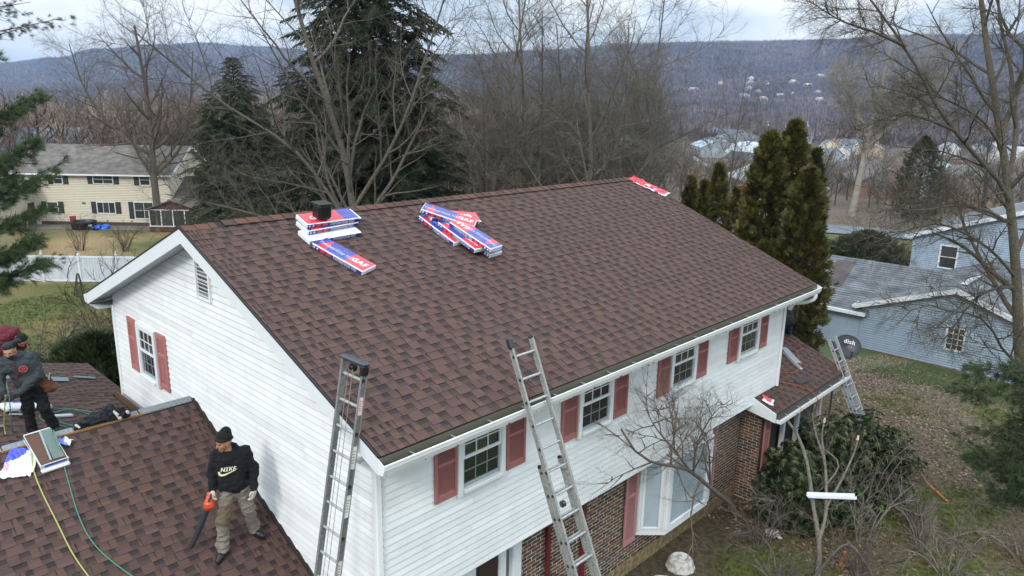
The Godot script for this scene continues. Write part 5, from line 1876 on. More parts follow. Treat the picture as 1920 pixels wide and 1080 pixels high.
func make_yard() -> void:
	var b := MB.new()
	# patio strip and walk in front of the beige house
	b.col = rgb(126, 116, 108)
	var o := Vector3(15.2, -8.55, -75.0)
	var W := Transform3D(Basis(Vector3.UP, -0.807), o)
	var grid := 14
	for i in grid:
		for j in 3:
			var q := []
			for e in [[i, j + 1], [i + 1, j + 1], [i + 1, j], [i, j]]:
				var p: Vector3 = W * Vector3(-1.0 + e[0] * 1.0, 0, 0.1 + e[1] * 0.85)
				q.append(ground_p(p.x, p.z, 0.03))
			b.quad(q[0], q[1], q[2], q[3])
	structure("patio", b, "stone")
	var at := func(x: float, z: float) -> Vector3:
		var p: Vector3 = W * Vector3(x, 0, z)
		return ground_p(p.x, p.z)
	# black tub, blue tarp, bins, grill
	var t := thing("stock_tank", "round black tub on the patio of the beige house", "tub", at.call(4.9, 1.9))
	b = MB.new()
	b.col = rgb(30, 32, 36)
	b.lathe(world_of(t), [Vector2(0.0, 0.05), Vector2(1.0, 0.05), Vector2(1.08, 0.62), Vector2(1.14, 0.68), Vector2(1.08, 0.72), Vector2(1.0, 0.66), Vector2(0.95, 0.3), Vector2(0, 0.28)], 22)
	part("tub", b, "plastic", t)
	b = MB.new()
	b.col = rgb(190, 194, 198)
	b.box(world_of(t) * Transform3D(Basis(), Vector3(0.2, 0.4, 1.07)), Vector3(0.3, 0.16, 0.03))
	part("paper_label", b, "matte", t)
	t = thing("blue_tarp", "crumpled bright blue tarp beside the black tub", "tarp", at.call(6.4, 2.1))
	b = MB.new()
	var g := RandomNumberGenerator.new()
	g.seed = 14
	for i in 14:
		b.col = rgb(36, 92, 190) * g.randf_range(0.7, 1.25)
		b.sphere(world_of(t) * Transform3D(Basis.from_euler(Vector3(g.randf(), g.randf() * 6, g.randf())), Vector3(g.randf_range(-0.7, 0.7), 0.1 + g.randf() * 0.12, g.randf_range(-0.4, 0.4))), Vector3(0.45, 0.12, 0.3) * g.randf_range(0.5, 1.1), 6, 4)
	part("folds", b, "film", t)
	for e in [[-1.2, 2.0, 1.2, "tall dark bin beside the side door of the beige house"], [-2.6, 3.4, 0.85, "low dark bin left of the tall dark bin"]]:
		t = thing("bin", e[3], "bin", at.call(e[0], e[1] + 3.4 if e[0] < -2.0 else e[1]))
		b = MB.new()
		b.col = rgb(38, 40, 44)
		b.cham(world_of(t) * Transform3D(Basis(), Vector3(0, e[2] * 0.45, 0)), Vector3(1.2, e[2] * 0.9, 0.9), 0.06)
		part("body", b, "plastic", t)
		b = MB.new()
		b.col = rgb(48, 50, 54)
		b.cham(world_of(t) * Transform3D(Basis(Vector3.RIGHT, 0.08), Vector3(0, e[2] * 0.94, 0.02)), Vector3(1.28, 0.09, 1.0), 0.03)
		part("lid", b, "plastic", t)
	t = thing("red_chair", "small red chair against the beige house wall", "chair", at.call(3.6, 1.2))
	b = MB.new()
	b.col = rgb(150, 52, 44)
	var T := world_of(t)
	b.cham(T * Transform3D(Basis(), Vector3(0, 0.42, 0)), Vector3(0.55, 0.06, 0.5), 0.02)
	part("seat", b, "plastic", t)
	b = MB.new()
	b.col = rgb(150, 52, 44)
	b.cham(T * Transform3D(Basis(Vector3.RIGHT, -0.15), Vector3(0, 0.72, -0.26)), Vector3(0.55, 0.6, 0.05), 0.02)
	part("backrest", b, "plastic", t)
	for s in [[-1, -1], [1, -1], [1, 1], [-1, 1]]:
		b = MB.new()
		b.col = rgb(140, 48, 42)
		b.cyl(T * Vector3(s[0] * 0.24, 0, s[1] * 0.2), T * Vector3(s[0] * 0.24, 0.42, s[1] * 0.2), 0.025, 0.025, 6)
		part("leg", b, "plastic", t)
	# the small stand in front of the white fence
	t = thing("wire_stand", "small dark wooden stand on the lawn before the white fence", "stand", ground_p(9.2, -44.4))
	T = world_of(t)
	for e in [[-0.25, -0.25, 0.0, 0.0], [0.25, -0.25, 0.08, 0.0], [0.25, 0.25, 0.08, 0.05], [-0.25, 0.25, 0.0, 0.05]]:
		b = MB.new()
		b.col = rgb(66, 58, 50)
		b.bar(T * Vector3(e[0], 0, e[1]), T * Vector3(e[2], 1.45, e[3]), 0.05, 0.05)
		part("leg", b, "wood", t)
	b = MB.new()
	b.col = rgb(66, 58, 50)
	for y in [0.4, 0.8]:
		var q: float = 0.25 * (1.0 - y / 1.45)
		b.bar(T * Vector3(-q, y, q), T * Vector3(q + 0.03, y, q), 0.03, 0.03)
		b.bar(T * Vector3(-q, y, -q), T * Vector3(q + 0.03, y, -q), 0.03, 0.03)
	b.bar(T * Vector3(-0.25, 0.06, 0.25), T * Vector3(1.9, 0.04, 0.3), 0.06, 0.06)
	part("crossbars", b, "wood", t).set_meta("kind", "stuff")

# ---------------------------------------------------------------- the town in the valley
func far_house(called: String, label: String, at: Vector3, len: float, dep: float, eave: float, rise: float, wall_c: Color, roof_c: Color, turn: float, group := "", wins := true) -> void:
	var t := thing(called, label, "house", at, group, turn)
	var T := world_of(t)
	var b := MB.new()
	b.col = wall_c
	b.extrude(PackedVector2Array([Vector2(-dep / 2, -3), Vector2(dep / 2, -3), Vector2(dep / 2, eave), Vector2(0, eave + rise), Vector2(-dep / 2, eave)]), T * Transform3D(Basis(Vector3(0, 0, -1), Vector3.UP, Vector3(1, 0, 0)), Vector3(len / 2, 0, 0)), len)
	var w := part("wall", b, "far", t)
	b = MB.new()
	b.col = roof_c
	for s in [-1.0, 1.0]:
		var q := [Vector3(-len / 2 - 0.5, eave - 0.2, s * (dep / 2 + 0.5)), Vector3(len / 2 + 0.5, eave - 0.2, s * (dep / 2 + 0.5)), Vector3(len / 2 + 0.5, eave + rise + 0.05, 0), Vector3(-len / 2 - 0.5, eave + rise + 0.05, 0)]
		var a := []
		for v in q: a.append(T * v)
		for v in q: a.append(T * (v + Vector3(0, 0.25, 0)))
		b.box8(a)
	part("roof", b, "far", t)
	if wins:
		for i in 3:
			for side in [1.0, -1.0]:
				b = MB.new()
				b.col = rgb(64, 66, 74)
				b.box(T * Transform3D(Basis(), Vector3(-len / 2 + len * (i + 0.5) / 3.0, eave * 0.55, side * (dep / 2 + 0.03))), Vector3(len * 0.13, eave * 0.32, 0.06))
				part("window", b, "pane_dark", w)

func make_town() -> void:
	var g := RandomNumberGenerator.new()
	g.seed = 19
	# salt dome
	var dp := ground_p(438, -217)
	var t := thing("salt_dome", "big pale domed storage building in the valley", "dome", dp)
	var T := world_of(t)
	var b := MB.new()
	b.col = rgb(150, 128, 100)
	b.lathe(T, [Vector2(13.5, -2), Vector2(13.5, 3.0)], 28)
	part("wall", b, "far", t)
	b = MB.new()
	b.col = rgb(206, 216, 226)
	var prof := []
	for i in 9: prof.append(Vector2(14.0 * cos(i / 8.0 * PI / 2), 3.0 + 10.0 * sin(i / 8.0 * PI / 2)))
	b.lathe(T, prof, 28)
	part("roof", b, "far", t)
	b = MB.new()
	b.col = rgb(178, 190, 204)
	for i in 14:
		var a := TAU * i / 14.0
		for k in 7:
			var p0 := Vector3(cos(a) * prof[k].x, prof[k].y + 0.06, sin(a) * prof[k].x)
			var p1 := Vector3(cos(a) * prof[k + 1].x, prof[k + 1].y + 0.06, sin(a) * prof[k + 1].x)
			b.bar(T * p0, T * p1, 0.4, 0.12)
	part("roof_ribs", b, "far", t).set_meta("kind", "stuff")
	var L1 := [
		["warehouse", "long blue grey warehouse roof behind the pale dome", 664, -352, 70, 30, 7, 5, rgb(150, 158, 168), rgb(104, 114, 128), 0.9],
		["warehouse", "pale blue shed roof left of the dome", 470, -262, 40, 18, 6, 4, rgb(150, 160, 168), rgb(170, 186, 202), 0.7],
		["town_house", "cream gabled house in the middle of the town", 868, -358, 15, 11, 6, 4.5, rgb(226, 218, 190), rgb(116, 104, 104), -0.95],
		["town_house", "low cream house left of the cream gabled house", 832, -366, 22, 10, 4, 3, rgb(206, 196, 172), rgb(128, 116, 112), 0.4],
		["town_house", "house with a wide grey roof right of the cream gabled house", 872, -336, 24, 14, 6, 5, rgb(176, 180, 180), rgb(138, 148, 156), 0.3],
		["shop_building", "turquoise roofed flat building before the town houses", 680, -286, 20, 14, 4, 1.4, rgb(150, 186, 200), rgb(122, 178, 200), 0.5],
		["shop_building", "long low orange brown building right of the turquoise one", 716, -268, 46, 12, 4, 1.2, rgb(176, 122, 84), rgb(164, 112, 84), 0.6],
		["shop_building", "long rust coloured building behind the turquoise one", 760, -300, 44, 12, 5, 1.4, rgb(164, 110, 88), rgb(150, 104, 90), 0.6],
		["town_house", "white gabled house at the right above the blue house roof", 560, -104, 16, 11, 6, 4.5, rgb(216, 218, 220), rgb(150, 156, 164), -0.3],
		["warehouse", "wide pale grey roof below the white gabled house at the right", 300, -40, 34, 16, 4, 3, rgb(150, 160, 162), rgb(126, 142, 150), 0.3],
		["town_house", "house with a white roof behind the branching tree at the right", 190, -42, 14, 9, 4, 3, rgb(196, 204, 210), rgb(186, 198, 210), 0.5],
		["town_house", "grey roofed ranch house across the road", 128, -24, 18, 9, 3, 2.4, rgb(150, 132, 112), rgb(112, 116, 118), 0.25],
		["town_house", "brick ranch house behind the sycamore", 132, -38, 16, 9, 3, 2.2, rgb(132, 104, 92), rgb(122, 112, 110), 0.5],
		["garden_shed", "small rust red shed left of the tall cedars", 89.2, -39.6, 3.2, 2.6, 2.0, 0.6, rgb(178, 82, 58), rgb(150, 80, 62), 0.9],
		["ranch_house", "pale low house seen between the two cedar groups", 100, -42, 16, 8, 2.8, 1.8, rgb(178, 168, 150), rgb(150, 156, 160), 0.8]]
	for e in L1: far_house(e[0], e[1], ground_p(e[2], e[3]), e[4], e[5], e[6], e[7], e[8], e[9], e[10])
	# white post by the red shed
	t = thing("white_post", "white post standing beside the rust red shed", "post", ground_p(87.7, -37.7))
	b = MB.new()
	b.col = rgb(216, 218, 220)
	b.box(world_of(t) * Transform3D(Basis(), Vector3(0, 1.8, 0)), Vector3(0.5, 3.6, 0.3))
	part("post", b, "paint", t)
	# houses on the lower slope of the mountain
	var far := [[1702, -862, "pale house highest at the left of the slope"], [1768, -724, "white house high on the right of the slope"], [1539, -780, "white house in the middle of the slope with a bright roof"], [1606, -771, "grey house just right of the bright roofed one"], [1660, -740, "pale house under the trees in the middle of the slope"], [1628, -691, "long pale house on the right of the slope"], [1492, -662, "small grey house low on the slope"], [1368, -556, "white house low on the slope near the sycamore top"], [1306, -634, "cream house at the foot of the slope"], [1429, -659, "grey house at the foot of the slope"], [1595, -520, "bright white house seen above the sycamore"], [1599, -884, "pink roofed house at the left of the slope"], [1442, -859, "pale house seen through the twigs at the left"], [1640, -830, "small white house between two pale ones"], [1500, -740, "little white house left of the small grey house"], [1560, -640, "long grey roofed house in the trees"], [1400, -720, "white bungalow at the lower left of the slope"], [1350, -690, "tan bungalow at the lower left of the slope"]]
	for i in far.size():
		var e: Array = far[i]
		var c: Color = [rgb(220, 222, 226), rgb(196, 196, 198), rgb(206, 196, 186)][i % 3]
		far_house("hillside_house", e[2], ground_p(e[0], e[1], 1.5), g.randf_range(15, 24), g.randf_range(10, 13), 7.5, 4.5, c, c * g.randf_range(0.55, 0.95), g.randf_range(-0.4, 1.2), "houses on the mountain slope", i < 6)
	var places := [["left of the pale dome", 560, -330], ["behind the pale dome", 600, -250], ["before the foot of the mountain slope", 980, -400], ["right of the turquoise building", 640, -190], ["behind the rust coloured building", 900, -300], ["at the right end of the town", 720, -150], ["just right of the pale dome", 470, -165], ["between the dome and the cedars", 380, -135]]
	var looks := [["white", rgb(222, 224, 226), "grey", rgb(140, 146, 154)], ["cream", rgb(214, 204, 178), "brown", rgb(122, 104, 96)], ["grey", rgb(168, 172, 176), "dark", rgb(88, 90, 96)], ["tan", rgb(180, 160, 134), "pale", rgb(176, 180, 186)], ["pale blue", rgb(168, 184, 198), "slate", rgb(112, 120, 130)]]
	for pl in places:
		for lk in looks:
			far_house("town_house", "small %s house with a %s roof %s" % [lk[0], lk[2], pl[0]], ground_p(pl[1] + g.randf_range(-90, 90), pl[2] + g.randf_range(-45, 45)), g.randf_range(13, 22), g.randf_range(9, 12), 5.0, 3.6, lk[1], lk[3], g.randf_range(-0.5, 1.3), "houses of the town in the valley", false)
	# poles and wires
	var poles := [[737, -348, 18.0, "utility pole at the left of the town"], [774, -346, 16.0, "utility pole in the middle of the town"], [740, -308, 18.0, "utility pole in front of the cream gabled house"]]
	var tops := []
	for e in poles:
		var p := ground_p(e[0], e[1])
		t = thing("utility_pole", e[3], "pole", p, "poles in the town")
		b = MB.new()
		b.col = rgb(170, 172, 172)
		b.cyl(p, p + Vector3(0, e[2], 0), 0.35, 0.22, 6)
		part("pole", b, "far", t)
		b = MB.new()
		b.col = rgb(150, 150, 150)
		b.bar(p + Vector3(-1.0, e[2] - 1.0, -1.6), p + Vector3(1.0, e[2] - 1.0, 1.6), 0.25, 0.25)
		part("crossarm", b, "far", t)
		b = MB.new()
		b.col = rgb(200, 204, 208)
		b.cyl(p + Vector3(0.5, e[2] - 5.0, 0.5), p + Vector3(0.5, e[2] - 3.0, 0.5), 0.6, 0.6, 7)
		part("transformer", b, "far", t)
		tops.append(p + Vector3(0, e[2] - 0.8, 0))
	t = thing("power_line", "thin power lines strung between the town poles", "wire", tops[0])
	for k in 2:
		b = MB.new()
		b.col = rgb(70, 70, 74)
		var a: Vector3 = [tops[0], tops[1]][k]
		var c: Vector3 = [tops[1], tops[2]][k]
		b.tube(lerp_path([a, a.lerp(c, 0.5) - Vector3(0, 1.2, 0), c], 6), flat_r(6, 0.07), 3, false)
		part("wire", b, "far", t)
	# lattice pylons in the cut on the ridge
	for e in [[2066.0, -849.0, 44.0, "steel lattice pylon near the crest of the ridge"], [1700.0, -580.0, 34.0, "steel lattice pylon lower on the ridge"]]:
		var p := ground_p(e[0], e[1])
		t = thing("lattice_pylon", e[3], "pylon", p, "pylons on the ridge")
		b = MB.new()
		b.col = rgb(160, 166, 176)
		var H: float = e[2]
		for s in [[-1, -1], [1, -1], [1, 1], [-1, 1]]:
			b.bar(p + Vector3(s[0] * 5.0, 0, s[1] * 5.0), p + Vector3(s[0] * 0.8, H, s[1] * 0.8), 0.5, 0.5)
		for k in 6:
			var y0 := H * k / 6.0
			var y1 := H * (k + 1) / 6.0
			var r0 := lerpf(5.0, 0.8, k / 6.0)
			var r1 := lerpf(5.0, 0.8, (k + 1) / 6.0)
			b.bar(p + Vector3(-r0, y0, r0), p + Vector3(r1, y1, r1), 0.3, 0.3)
			b.bar(p + Vector3(r0, y0, r0), p + Vector3(-r1, y1, r1), 0.3, 0.3)
		part("tower", b, "far", t)
		b = MB.new()
		b.col = rgb(160, 166, 176)
		for y in [0.78, 0.95]: b.bar(p + Vector3(-5.0, H * y, -5.0), p + Vector3(5.0, H * y, 5.0), 0.5, 0.5)
		part("arms", b, "far", t)
	# the road beyond the blue house, with its verge, and the iron fence
	var rb := MB.new()
	rb.col = rgb(120, 128, 138)
	var road := [Vector3(64, 0, -40), Vector3(71, 0, -28), Vector3(76, 0, -16), Vector3(80, 0, 2), Vector3(84, 0, 24)]
	var path := lerp_path(road, 26)
	for i in 25:
		var d := (path[i + 1] - path[i]).normalized()
		var s := Vector3(-d.z, 0, d.x) * 3.2
		var q := []
		for v in [path[i] - s, path[i + 1] - s, path[i + 1] + s, path[i] + s]: q.append(ground_p(v.x, v.z, 0.12))
		rb.quad(q[0], q[3], q[2], q[1])
	structure("road", rb, "stone")
	var ia := Vector3(56.0, 0, -22.0)
	var ib := Vector3(60.5, 0, -13.0)
	t = thing("iron_fence", "black iron picket fence between the tall cedars and the road", "fence", ground_p(58.2, -17.5))
	for i in 46:
		var v := ia.lerp(ib, i / 45.0)
		var p := ground_p(v.x, v.z)
		b = MB.new()
		b.col = rgb(40, 40, 42)
		b.cyl(p, p + Vector3(0, 1.4, 0), 0.022 if i % 9 else 0.05, -1.0, 4)
		part("picket" if i % 9 else "post", b, "black", t)
	for y in [0.2, 1.25]:
		b = MB.new()
		b.col = rgb(40, 40, 42)
		b.bar(ground_p(ia.x, ia.z, y), ground_p(ib.x, ib.z, y), 0.035, 0.045)
		part("rail", b, "black", t)

# ---------------------------------------------------------------- things on and about the roofs
const RN := Vector3(0, 0.92930, 0.36930)      # the main roof's normal and the way it falls
const RD := Vector3(0, -0.36930, 0.92930)

func on_roof(u: float, v: float, up := 0.0) -> Vector3:    # u along the eave, v up the slope
	return Vector3(u, 0, 0) - RD * v + RN * (up + 0.016)

func roof_t(u: float, v: float, up: float, deg: float) -> Transform3D:
	return Transform3D(Basis(Vector3.RIGHT, RN, RD) * Basis(Vector3.UP, deg_to_rad(deg)), on_roof(u, v, up))

func rails(t: Transform3D, len: float, width: float, tip: bool, col: Color, o: Node3D, rung0: float, label_top := "") -> void:
	# a ladder section in its own axes: x across, y up along the ladder from its top end (0) to -len, z out of its face
	for s in [-1.0, 1.0]:
		var b := MB.new()
		b.col = col
		b.cham(t * Transform3D(Basis(), Vector3(s * width / 2, -len / 2, 0)), Vector3(0.012, len, 0.075), 0.003)
		for e in [-1.0, 1.0]:
			b.cham(t * Transform3D(Basis(), Vector3(s * (width / 2 + 0.012), -len / 2, e * 0.034)), Vector3(0.03, len, 0.009), 0.003)
		part("rail", b, "dull_metal", o)
	var y := -rung0
	while y > -len:
		var b := MB.new()
		b.col = rgb(196, 200, 202)
		b.cyl(t * Vector3(-width / 2 - 0.012, y, 0), t * Vector3(width / 2 + 0.012, y, 0), 0.017, 0.017, 8)
		b.col = rgb(60, 60, 62)
		for s in [-1.0, 1.0]: b.cyl(t * Vector3(s * (width / 2 + 0.006), y, 0), t * Vector3(s * (width / 2 + 0.016), y, 0), 0.021, 0.021, 8)
		part("rung", b, "dull_metal", o)
		y -= 0.3048

func ladder_frame(top: Vector3, down: Vector3, across: Vector3) -> Transform3D:
	var y := -down.normalized()
	var x := across.normalized()
	return Transform3D(Basis(x, y, x.cross(y)), top)

func make_ladders() -> void:
	# left ladder: on the lower roof, over the rake
	var d1 := Vector3(-0.1901, -0.9818, 0.0)
	var top1 := Vector3(0.058, 0.757, -0.548) - d1 * 0.17
	var t := thing("ladder", "grey ladder with a capped top and hoist ropes at the left corner of the roof", "ladder", top1 + d1 * 4.2)
	var f := ladder_frame(top1, d1, Vector3(0.02, 0, 1))
	rails(f, 4.22, 0.362, false, rgb(150, 151, 152), t, 0.17)
	var b := MB.new()
	b.col = rgb(62, 68, 78)
	b.cham(f * Transform3D(Basis(), Vector3(0, 0.015, 0)), Vector3(0.44, 0.05, 0.11), 0.02)
	b.col = rgb(24, 24, 26)
	b.cham(f * Transform3D(Basis(), Vector3(0.185, -0.06, 0.0)), Vector3(0.05, 0.11, 0.1), 0.01)
	part("top_cap", b, "plastic", t)
	b = MB.new()
	b.col = rgb(20, 20, 22)
	b.lathe(f * Transform3D(Basis(Vector3.BACK, PI / 2), Vector3(-0.02, -0.07, 0.0)), [Vector2(0, -0.03), Vector2(0.04, -0.03), Vector2(0.03, 0), Vector2(0.04, 0.03), Vector2(0, 0.03)], 12)
	part("pulley", b, "plastic", t)
	for x in [-0.06, 0.02]:
		b = MB.new()
		b.col = rgb(150, 148, 140)
		b.cyl(f * Vector3(x, -0.08, 0.03), f * Vector3(x + 0.03, -4.1, 0.03), 0.004, 0.004, 5)
		part("rope", b, "cloth", t)
	for e in [[0.19, -0.46, rgb(222, 190, 192), 0.2], [0.19, -1.05, rgb(214, 216, 216), 0.26], [0.19, -1.62, rgb(220, 220, 218), 0.26], [0.19, -2.4, rgb(206, 204, 204), 0.26], [-0.19, -2.27, rgb(216, 206, 60), 0.22], [-0.19, -1.0, rgb(196, 198, 198), 0.18]]:
		b = MB.new()
		b.col = e[2]
		b.box(f * Transform3D(Basis(), Vector3(e[0] + signf(e[0]) * 0.0, e[1], 0.0)), Vector3(0.018, e[3], 0.056))
		b.col = Color(e[2].r * 0.35, e[2].g * 0.3, e[2].b * 0.3)
		for k in 5: b.box(f * Transform3D(Basis(), Vector3(e[0], e[1] + e[3] * (0.3 - 0.13 * k), 0.0)), Vector3(0.0195, e[3] * 0.035, 0.04 - 0.006 * (k % 3)))
		part("sticker", b, "paint", t)
	# right ladder: an extension ladder against the front gutter
	var d2 := Vector3(0, -0.91699, 0.39891)
	var w2 := 0.375
	var top2 := Vector3(2.184 + w2 / 2, 0.582, -0.100) - d2 * 0.19
	t = thing("extension_ladder", "aluminium extension ladder leaning on the front gutter", "ladder", Vector3(2.37, GY, 2.3))
	f = ladder_frame(top2, d2, Vector3.RIGHT)
	rails(f, 4.9, w2, true, rgb(176, 178, 176), t, 0.19)
	var f2 := f
	f2.origin = f * Vector3(-0.0, -1.62, -0.085)
	rails(f2, 4.62, w2 - 0.005, true, rgb(170, 172, 170), t, 0.09)
	for e in [[f, -1.0, 0.075, 0.15, rgb(44, 50, 62)], [f, 1.0, 0.045, 0.05, rgb(24, 24, 26)], [f2, -1.0, 0.045, 0.05, rgb(24, 24, 26)], [f2, 1.0, 0.045, 0.05, rgb(24, 24, 26)]]:
		b = MB.new()
		b.col = e[4]
		b.cham((e[0] as Transform3D) * Transform3D(Basis(), Vector3(e[1] * (w2 / 2 + 0.006), -0.01, 0)), Vector3(e[2], e[3], 0.095), 0.02)
		part("end_cap", b, "plastic", t)
	for s in [-1.0, 1.0]:
		b = MB.new()
		b.col = rgb(190, 192, 192)
		b.cham(f * Transform3D(Basis(), Vector3(s * (w2 / 2 - 0.02), -1.72, -0.045)), Vector3(0.03, 0.12, 0.12), 0.006)
		part("rung_lock", b, "metal", t)
	b = MB.new()
	b.col = rgb(120, 122, 124)
	b.lathe(f * Transform3D(Basis(Vector3.BACK, PI / 2), Vector3(-0.02, -2.18, -0.05)), [Vector2(0, -0.02), Vector2(0.045, -0.02), Vector2(0.035, 0), Vector2(0.045, 0.02), Vector2(0, 0.02)], 12)
	part("pulley", b, "metal", t)
	# small ladder at the porch
	var d3 := Vector3(0, -0.892, 0.452)
	var top3 := Vector3(13.9, -1.86, -0.38)
	t = thing("ladder", "small aluminium ladder leaning on the porch gutter beside the dish", "ladder", top3 + d3 * 3.7)
	f = ladder_frame(top3, d3, Vector3.RIGHT)
	rails(f, 3.55, 0.36, false, rgb(196, 202, 208), t, 0.30)
	f2 = f
	f2.origin = f * Vector3(-0.0, -0.95, -0.085)
	rails(f2, 2.6, 0.35, false, rgb(190, 196, 202), t, 0.2)

# ---------------------------------------------------------------- bundles of shingles in printed wrappers
# look: 0 navy with red end, 1 red top, 2 plain white top, 3 white top with navy side
func bundle(t: Transform3D, label: String, look: int, flip := false) -> Node3D:
	var l := 0.98
	var w := 0.335
	var h := 0.08
	var o := thing("shingle_bundle", label, "bundle", t.origin, "wrapped shingle bundles on the main roof")
	o.basis = t.basis
	var T := t * Transform3D(Basis(Vector3.UP, PI if flip else 0.0), Vector3.ZERO)
	var navy := rgb(56, 64, 150)
	var red := rgb(216, 58, 72)
	var white := rgb(216, 220, 224)
	var b := MB.new()
	b.col = white
	b.cham(T * Transform3D(Basis(), Vector3(0, h / 2, 0)), Vector3(l, h, w), 0.012)
	part("wrapper", b, "film", o)
	var pr := MB.new()
	var put := func(c: Color, x0: float, x1: float, z0: float, z1: float) -> void:
		pr.col = c
		pr.quad(T * Vector3(x0, h + 0.002, z1), T * Vector3(x1, h + 0.002, z1), T * Vector3(x1, h + 0.002, z0), T * Vector3(x0, h + 0.002, z0))
	var side := func(c: Color, x0: float, x1: float, y0: float, y1: float, zz: float) -> void:
		pr.col = c
		if zz > 0: pr.quad(T * Vector3(x0, y0, zz), T * Vector3(x1, y0, zz), T * Vector3(x1, y1, zz), T * Vector3(x0, y1, zz))
		else: pr.quad(T * Vector3(x1, y0, zz), T * Vector3(x0, y0, zz), T * Vector3(x0, y1, zz), T * Vector3(x1, y1, zz))
	var a := l / 2 - 0.014
	var z := w / 2 - 0.013
	if look == 0:
		put.call(navy, -a, 0.12, -z, z)
		put.call(red, 0.12, a, -z, z)
		pr.col = red
		pr.tri(T * Vector3(-0.42, h + 0.0025, z), T * Vector3(-0.24, h + 0.0025, z), T * Vector3(-0.33, h + 0.0025, -z))
	elif look == 1:
		put.call(red, -a, 0.2, -z, z)
		put.call(navy, 0.2, a, -z, z)
	var s0 := w / 2 + 0.002
	for sg in [-1.0, 1.0]:
		if look == 2 and sg < 0: continue
		side.call(navy * 0.7, -a if look != 3 else -0.25, a - 0.0, 0.012, h - 0.013, sg * s0)
		side.call(red, -0.32, -0.24, 0.014, h - 0.015, sg * (s0 + 0.0008))
		side.call(red, -0.2, -0.12, 0.014, h - 0.015, sg * (s0 + 0.0008))
		pr.col = rgb(206, 212, 232)
		for k in 2:
			var c := -0.44 + 0.065 * k
			var m := h / 2
			var q := [Vector3(c - 0.024, m, sg * (s0 + 0.001)), Vector3(c, m - 0.02, sg * (s0 + 0.001)), Vector3(c + 0.024, m, sg * (s0 + 0.001)), Vector3(c, m + 0.02, sg * (s0 + 0.001))]
			if sg > 0: pr.quad(T * q[0], T * q[1], T * q[2], T * q[3])
			else: pr.quad(T * q[3], T * q[2], T * q[1], T * q[0])
	part("printed_panels", pr, "film", o)
	var tb := MB.new()
	for sg in [-1.0, 1.0]:
		if look == 2 and sg < 0: continue
		var wd := recolor(words("Timberline HD", 0.07, 0.001), rgb(216, 220, 236))
		tb.add(wd, T * Transform3D(Basis(Vector3.UP, 0.0 if sg > 0 else PI), Vector3(0.15, h / 2, sg * (s0 + 0.0014))))
	if look < 2:
		var gx := 0.3 if look == 0 else -0.2
		var wd := recolor(words("GAF", 0.15, 0.001, "Droid Sans", true), rgb(232, 226, 228))
		tb.add(wd, T * Transform3D(Basis(Vector3.RIGHT, -PI / 2), Vector3(gx, h + 0.0035, 0.0)))
		if look == 0:
			tb.add(recolor(words("Timberline HD", 0.1, 0.001), rgb(196, 202, 232)), T * Transform3D(Basis(Vector3.RIGHT, -PI / 2), Vector3(-0.14, h + 0.0035, 0.02)))
	part("lettering", tb, "matte", o).set_meta("kind", "stuff")
	return o

func crumpled(T: Transform3D, nx: int, nz: int, w: float, l: float, amp: float, sd: int, color_of: Callable) -> MB:
	var f := FastNoiseLite.new()
	f.seed = sd; f.frequency = 2.6; f.fractal_octaves = 3
	var b := MB.new()
	var p := []
	for j in nz + 1:
		for i in nx + 1:
			var x := (float(i) / nx - 0.5) * w
			var z := (float(j) / nz - 0.5) * l
			var n := f.get_noise_2d(x * 3.0, z * 3.0)
			var e := f.get_noise_2d(x * 2.0 + 50, z * 2.0) * 0.06
			p.append(Vector3(x + e * w * 1.4, absf(n) * amp + 0.006, z + e))
	for j in nz:
		for i in nx:
			var k := j * (nx + 1) + i
			b.col = color_of.call(float(i) / nx, float(j) / nz)
			b.tri(T * p[k + nx + 1], T * p[k + nx + 2], T * p[k])
			b.tri(T * p[k + nx + 2], T * p[k + 1], T * p[k])
	return b

func hose(called: String, label: String, pts: Array, r: float, col: Color, n := 60) -> void:
	var t := thing(called, label, "hose", pts[0])
	var b := MB.new()
	b.col = col
	b.tube(lerp_path(pts, n), flat_r(n, r), 6)
	part("tube", b, "plastic", t)

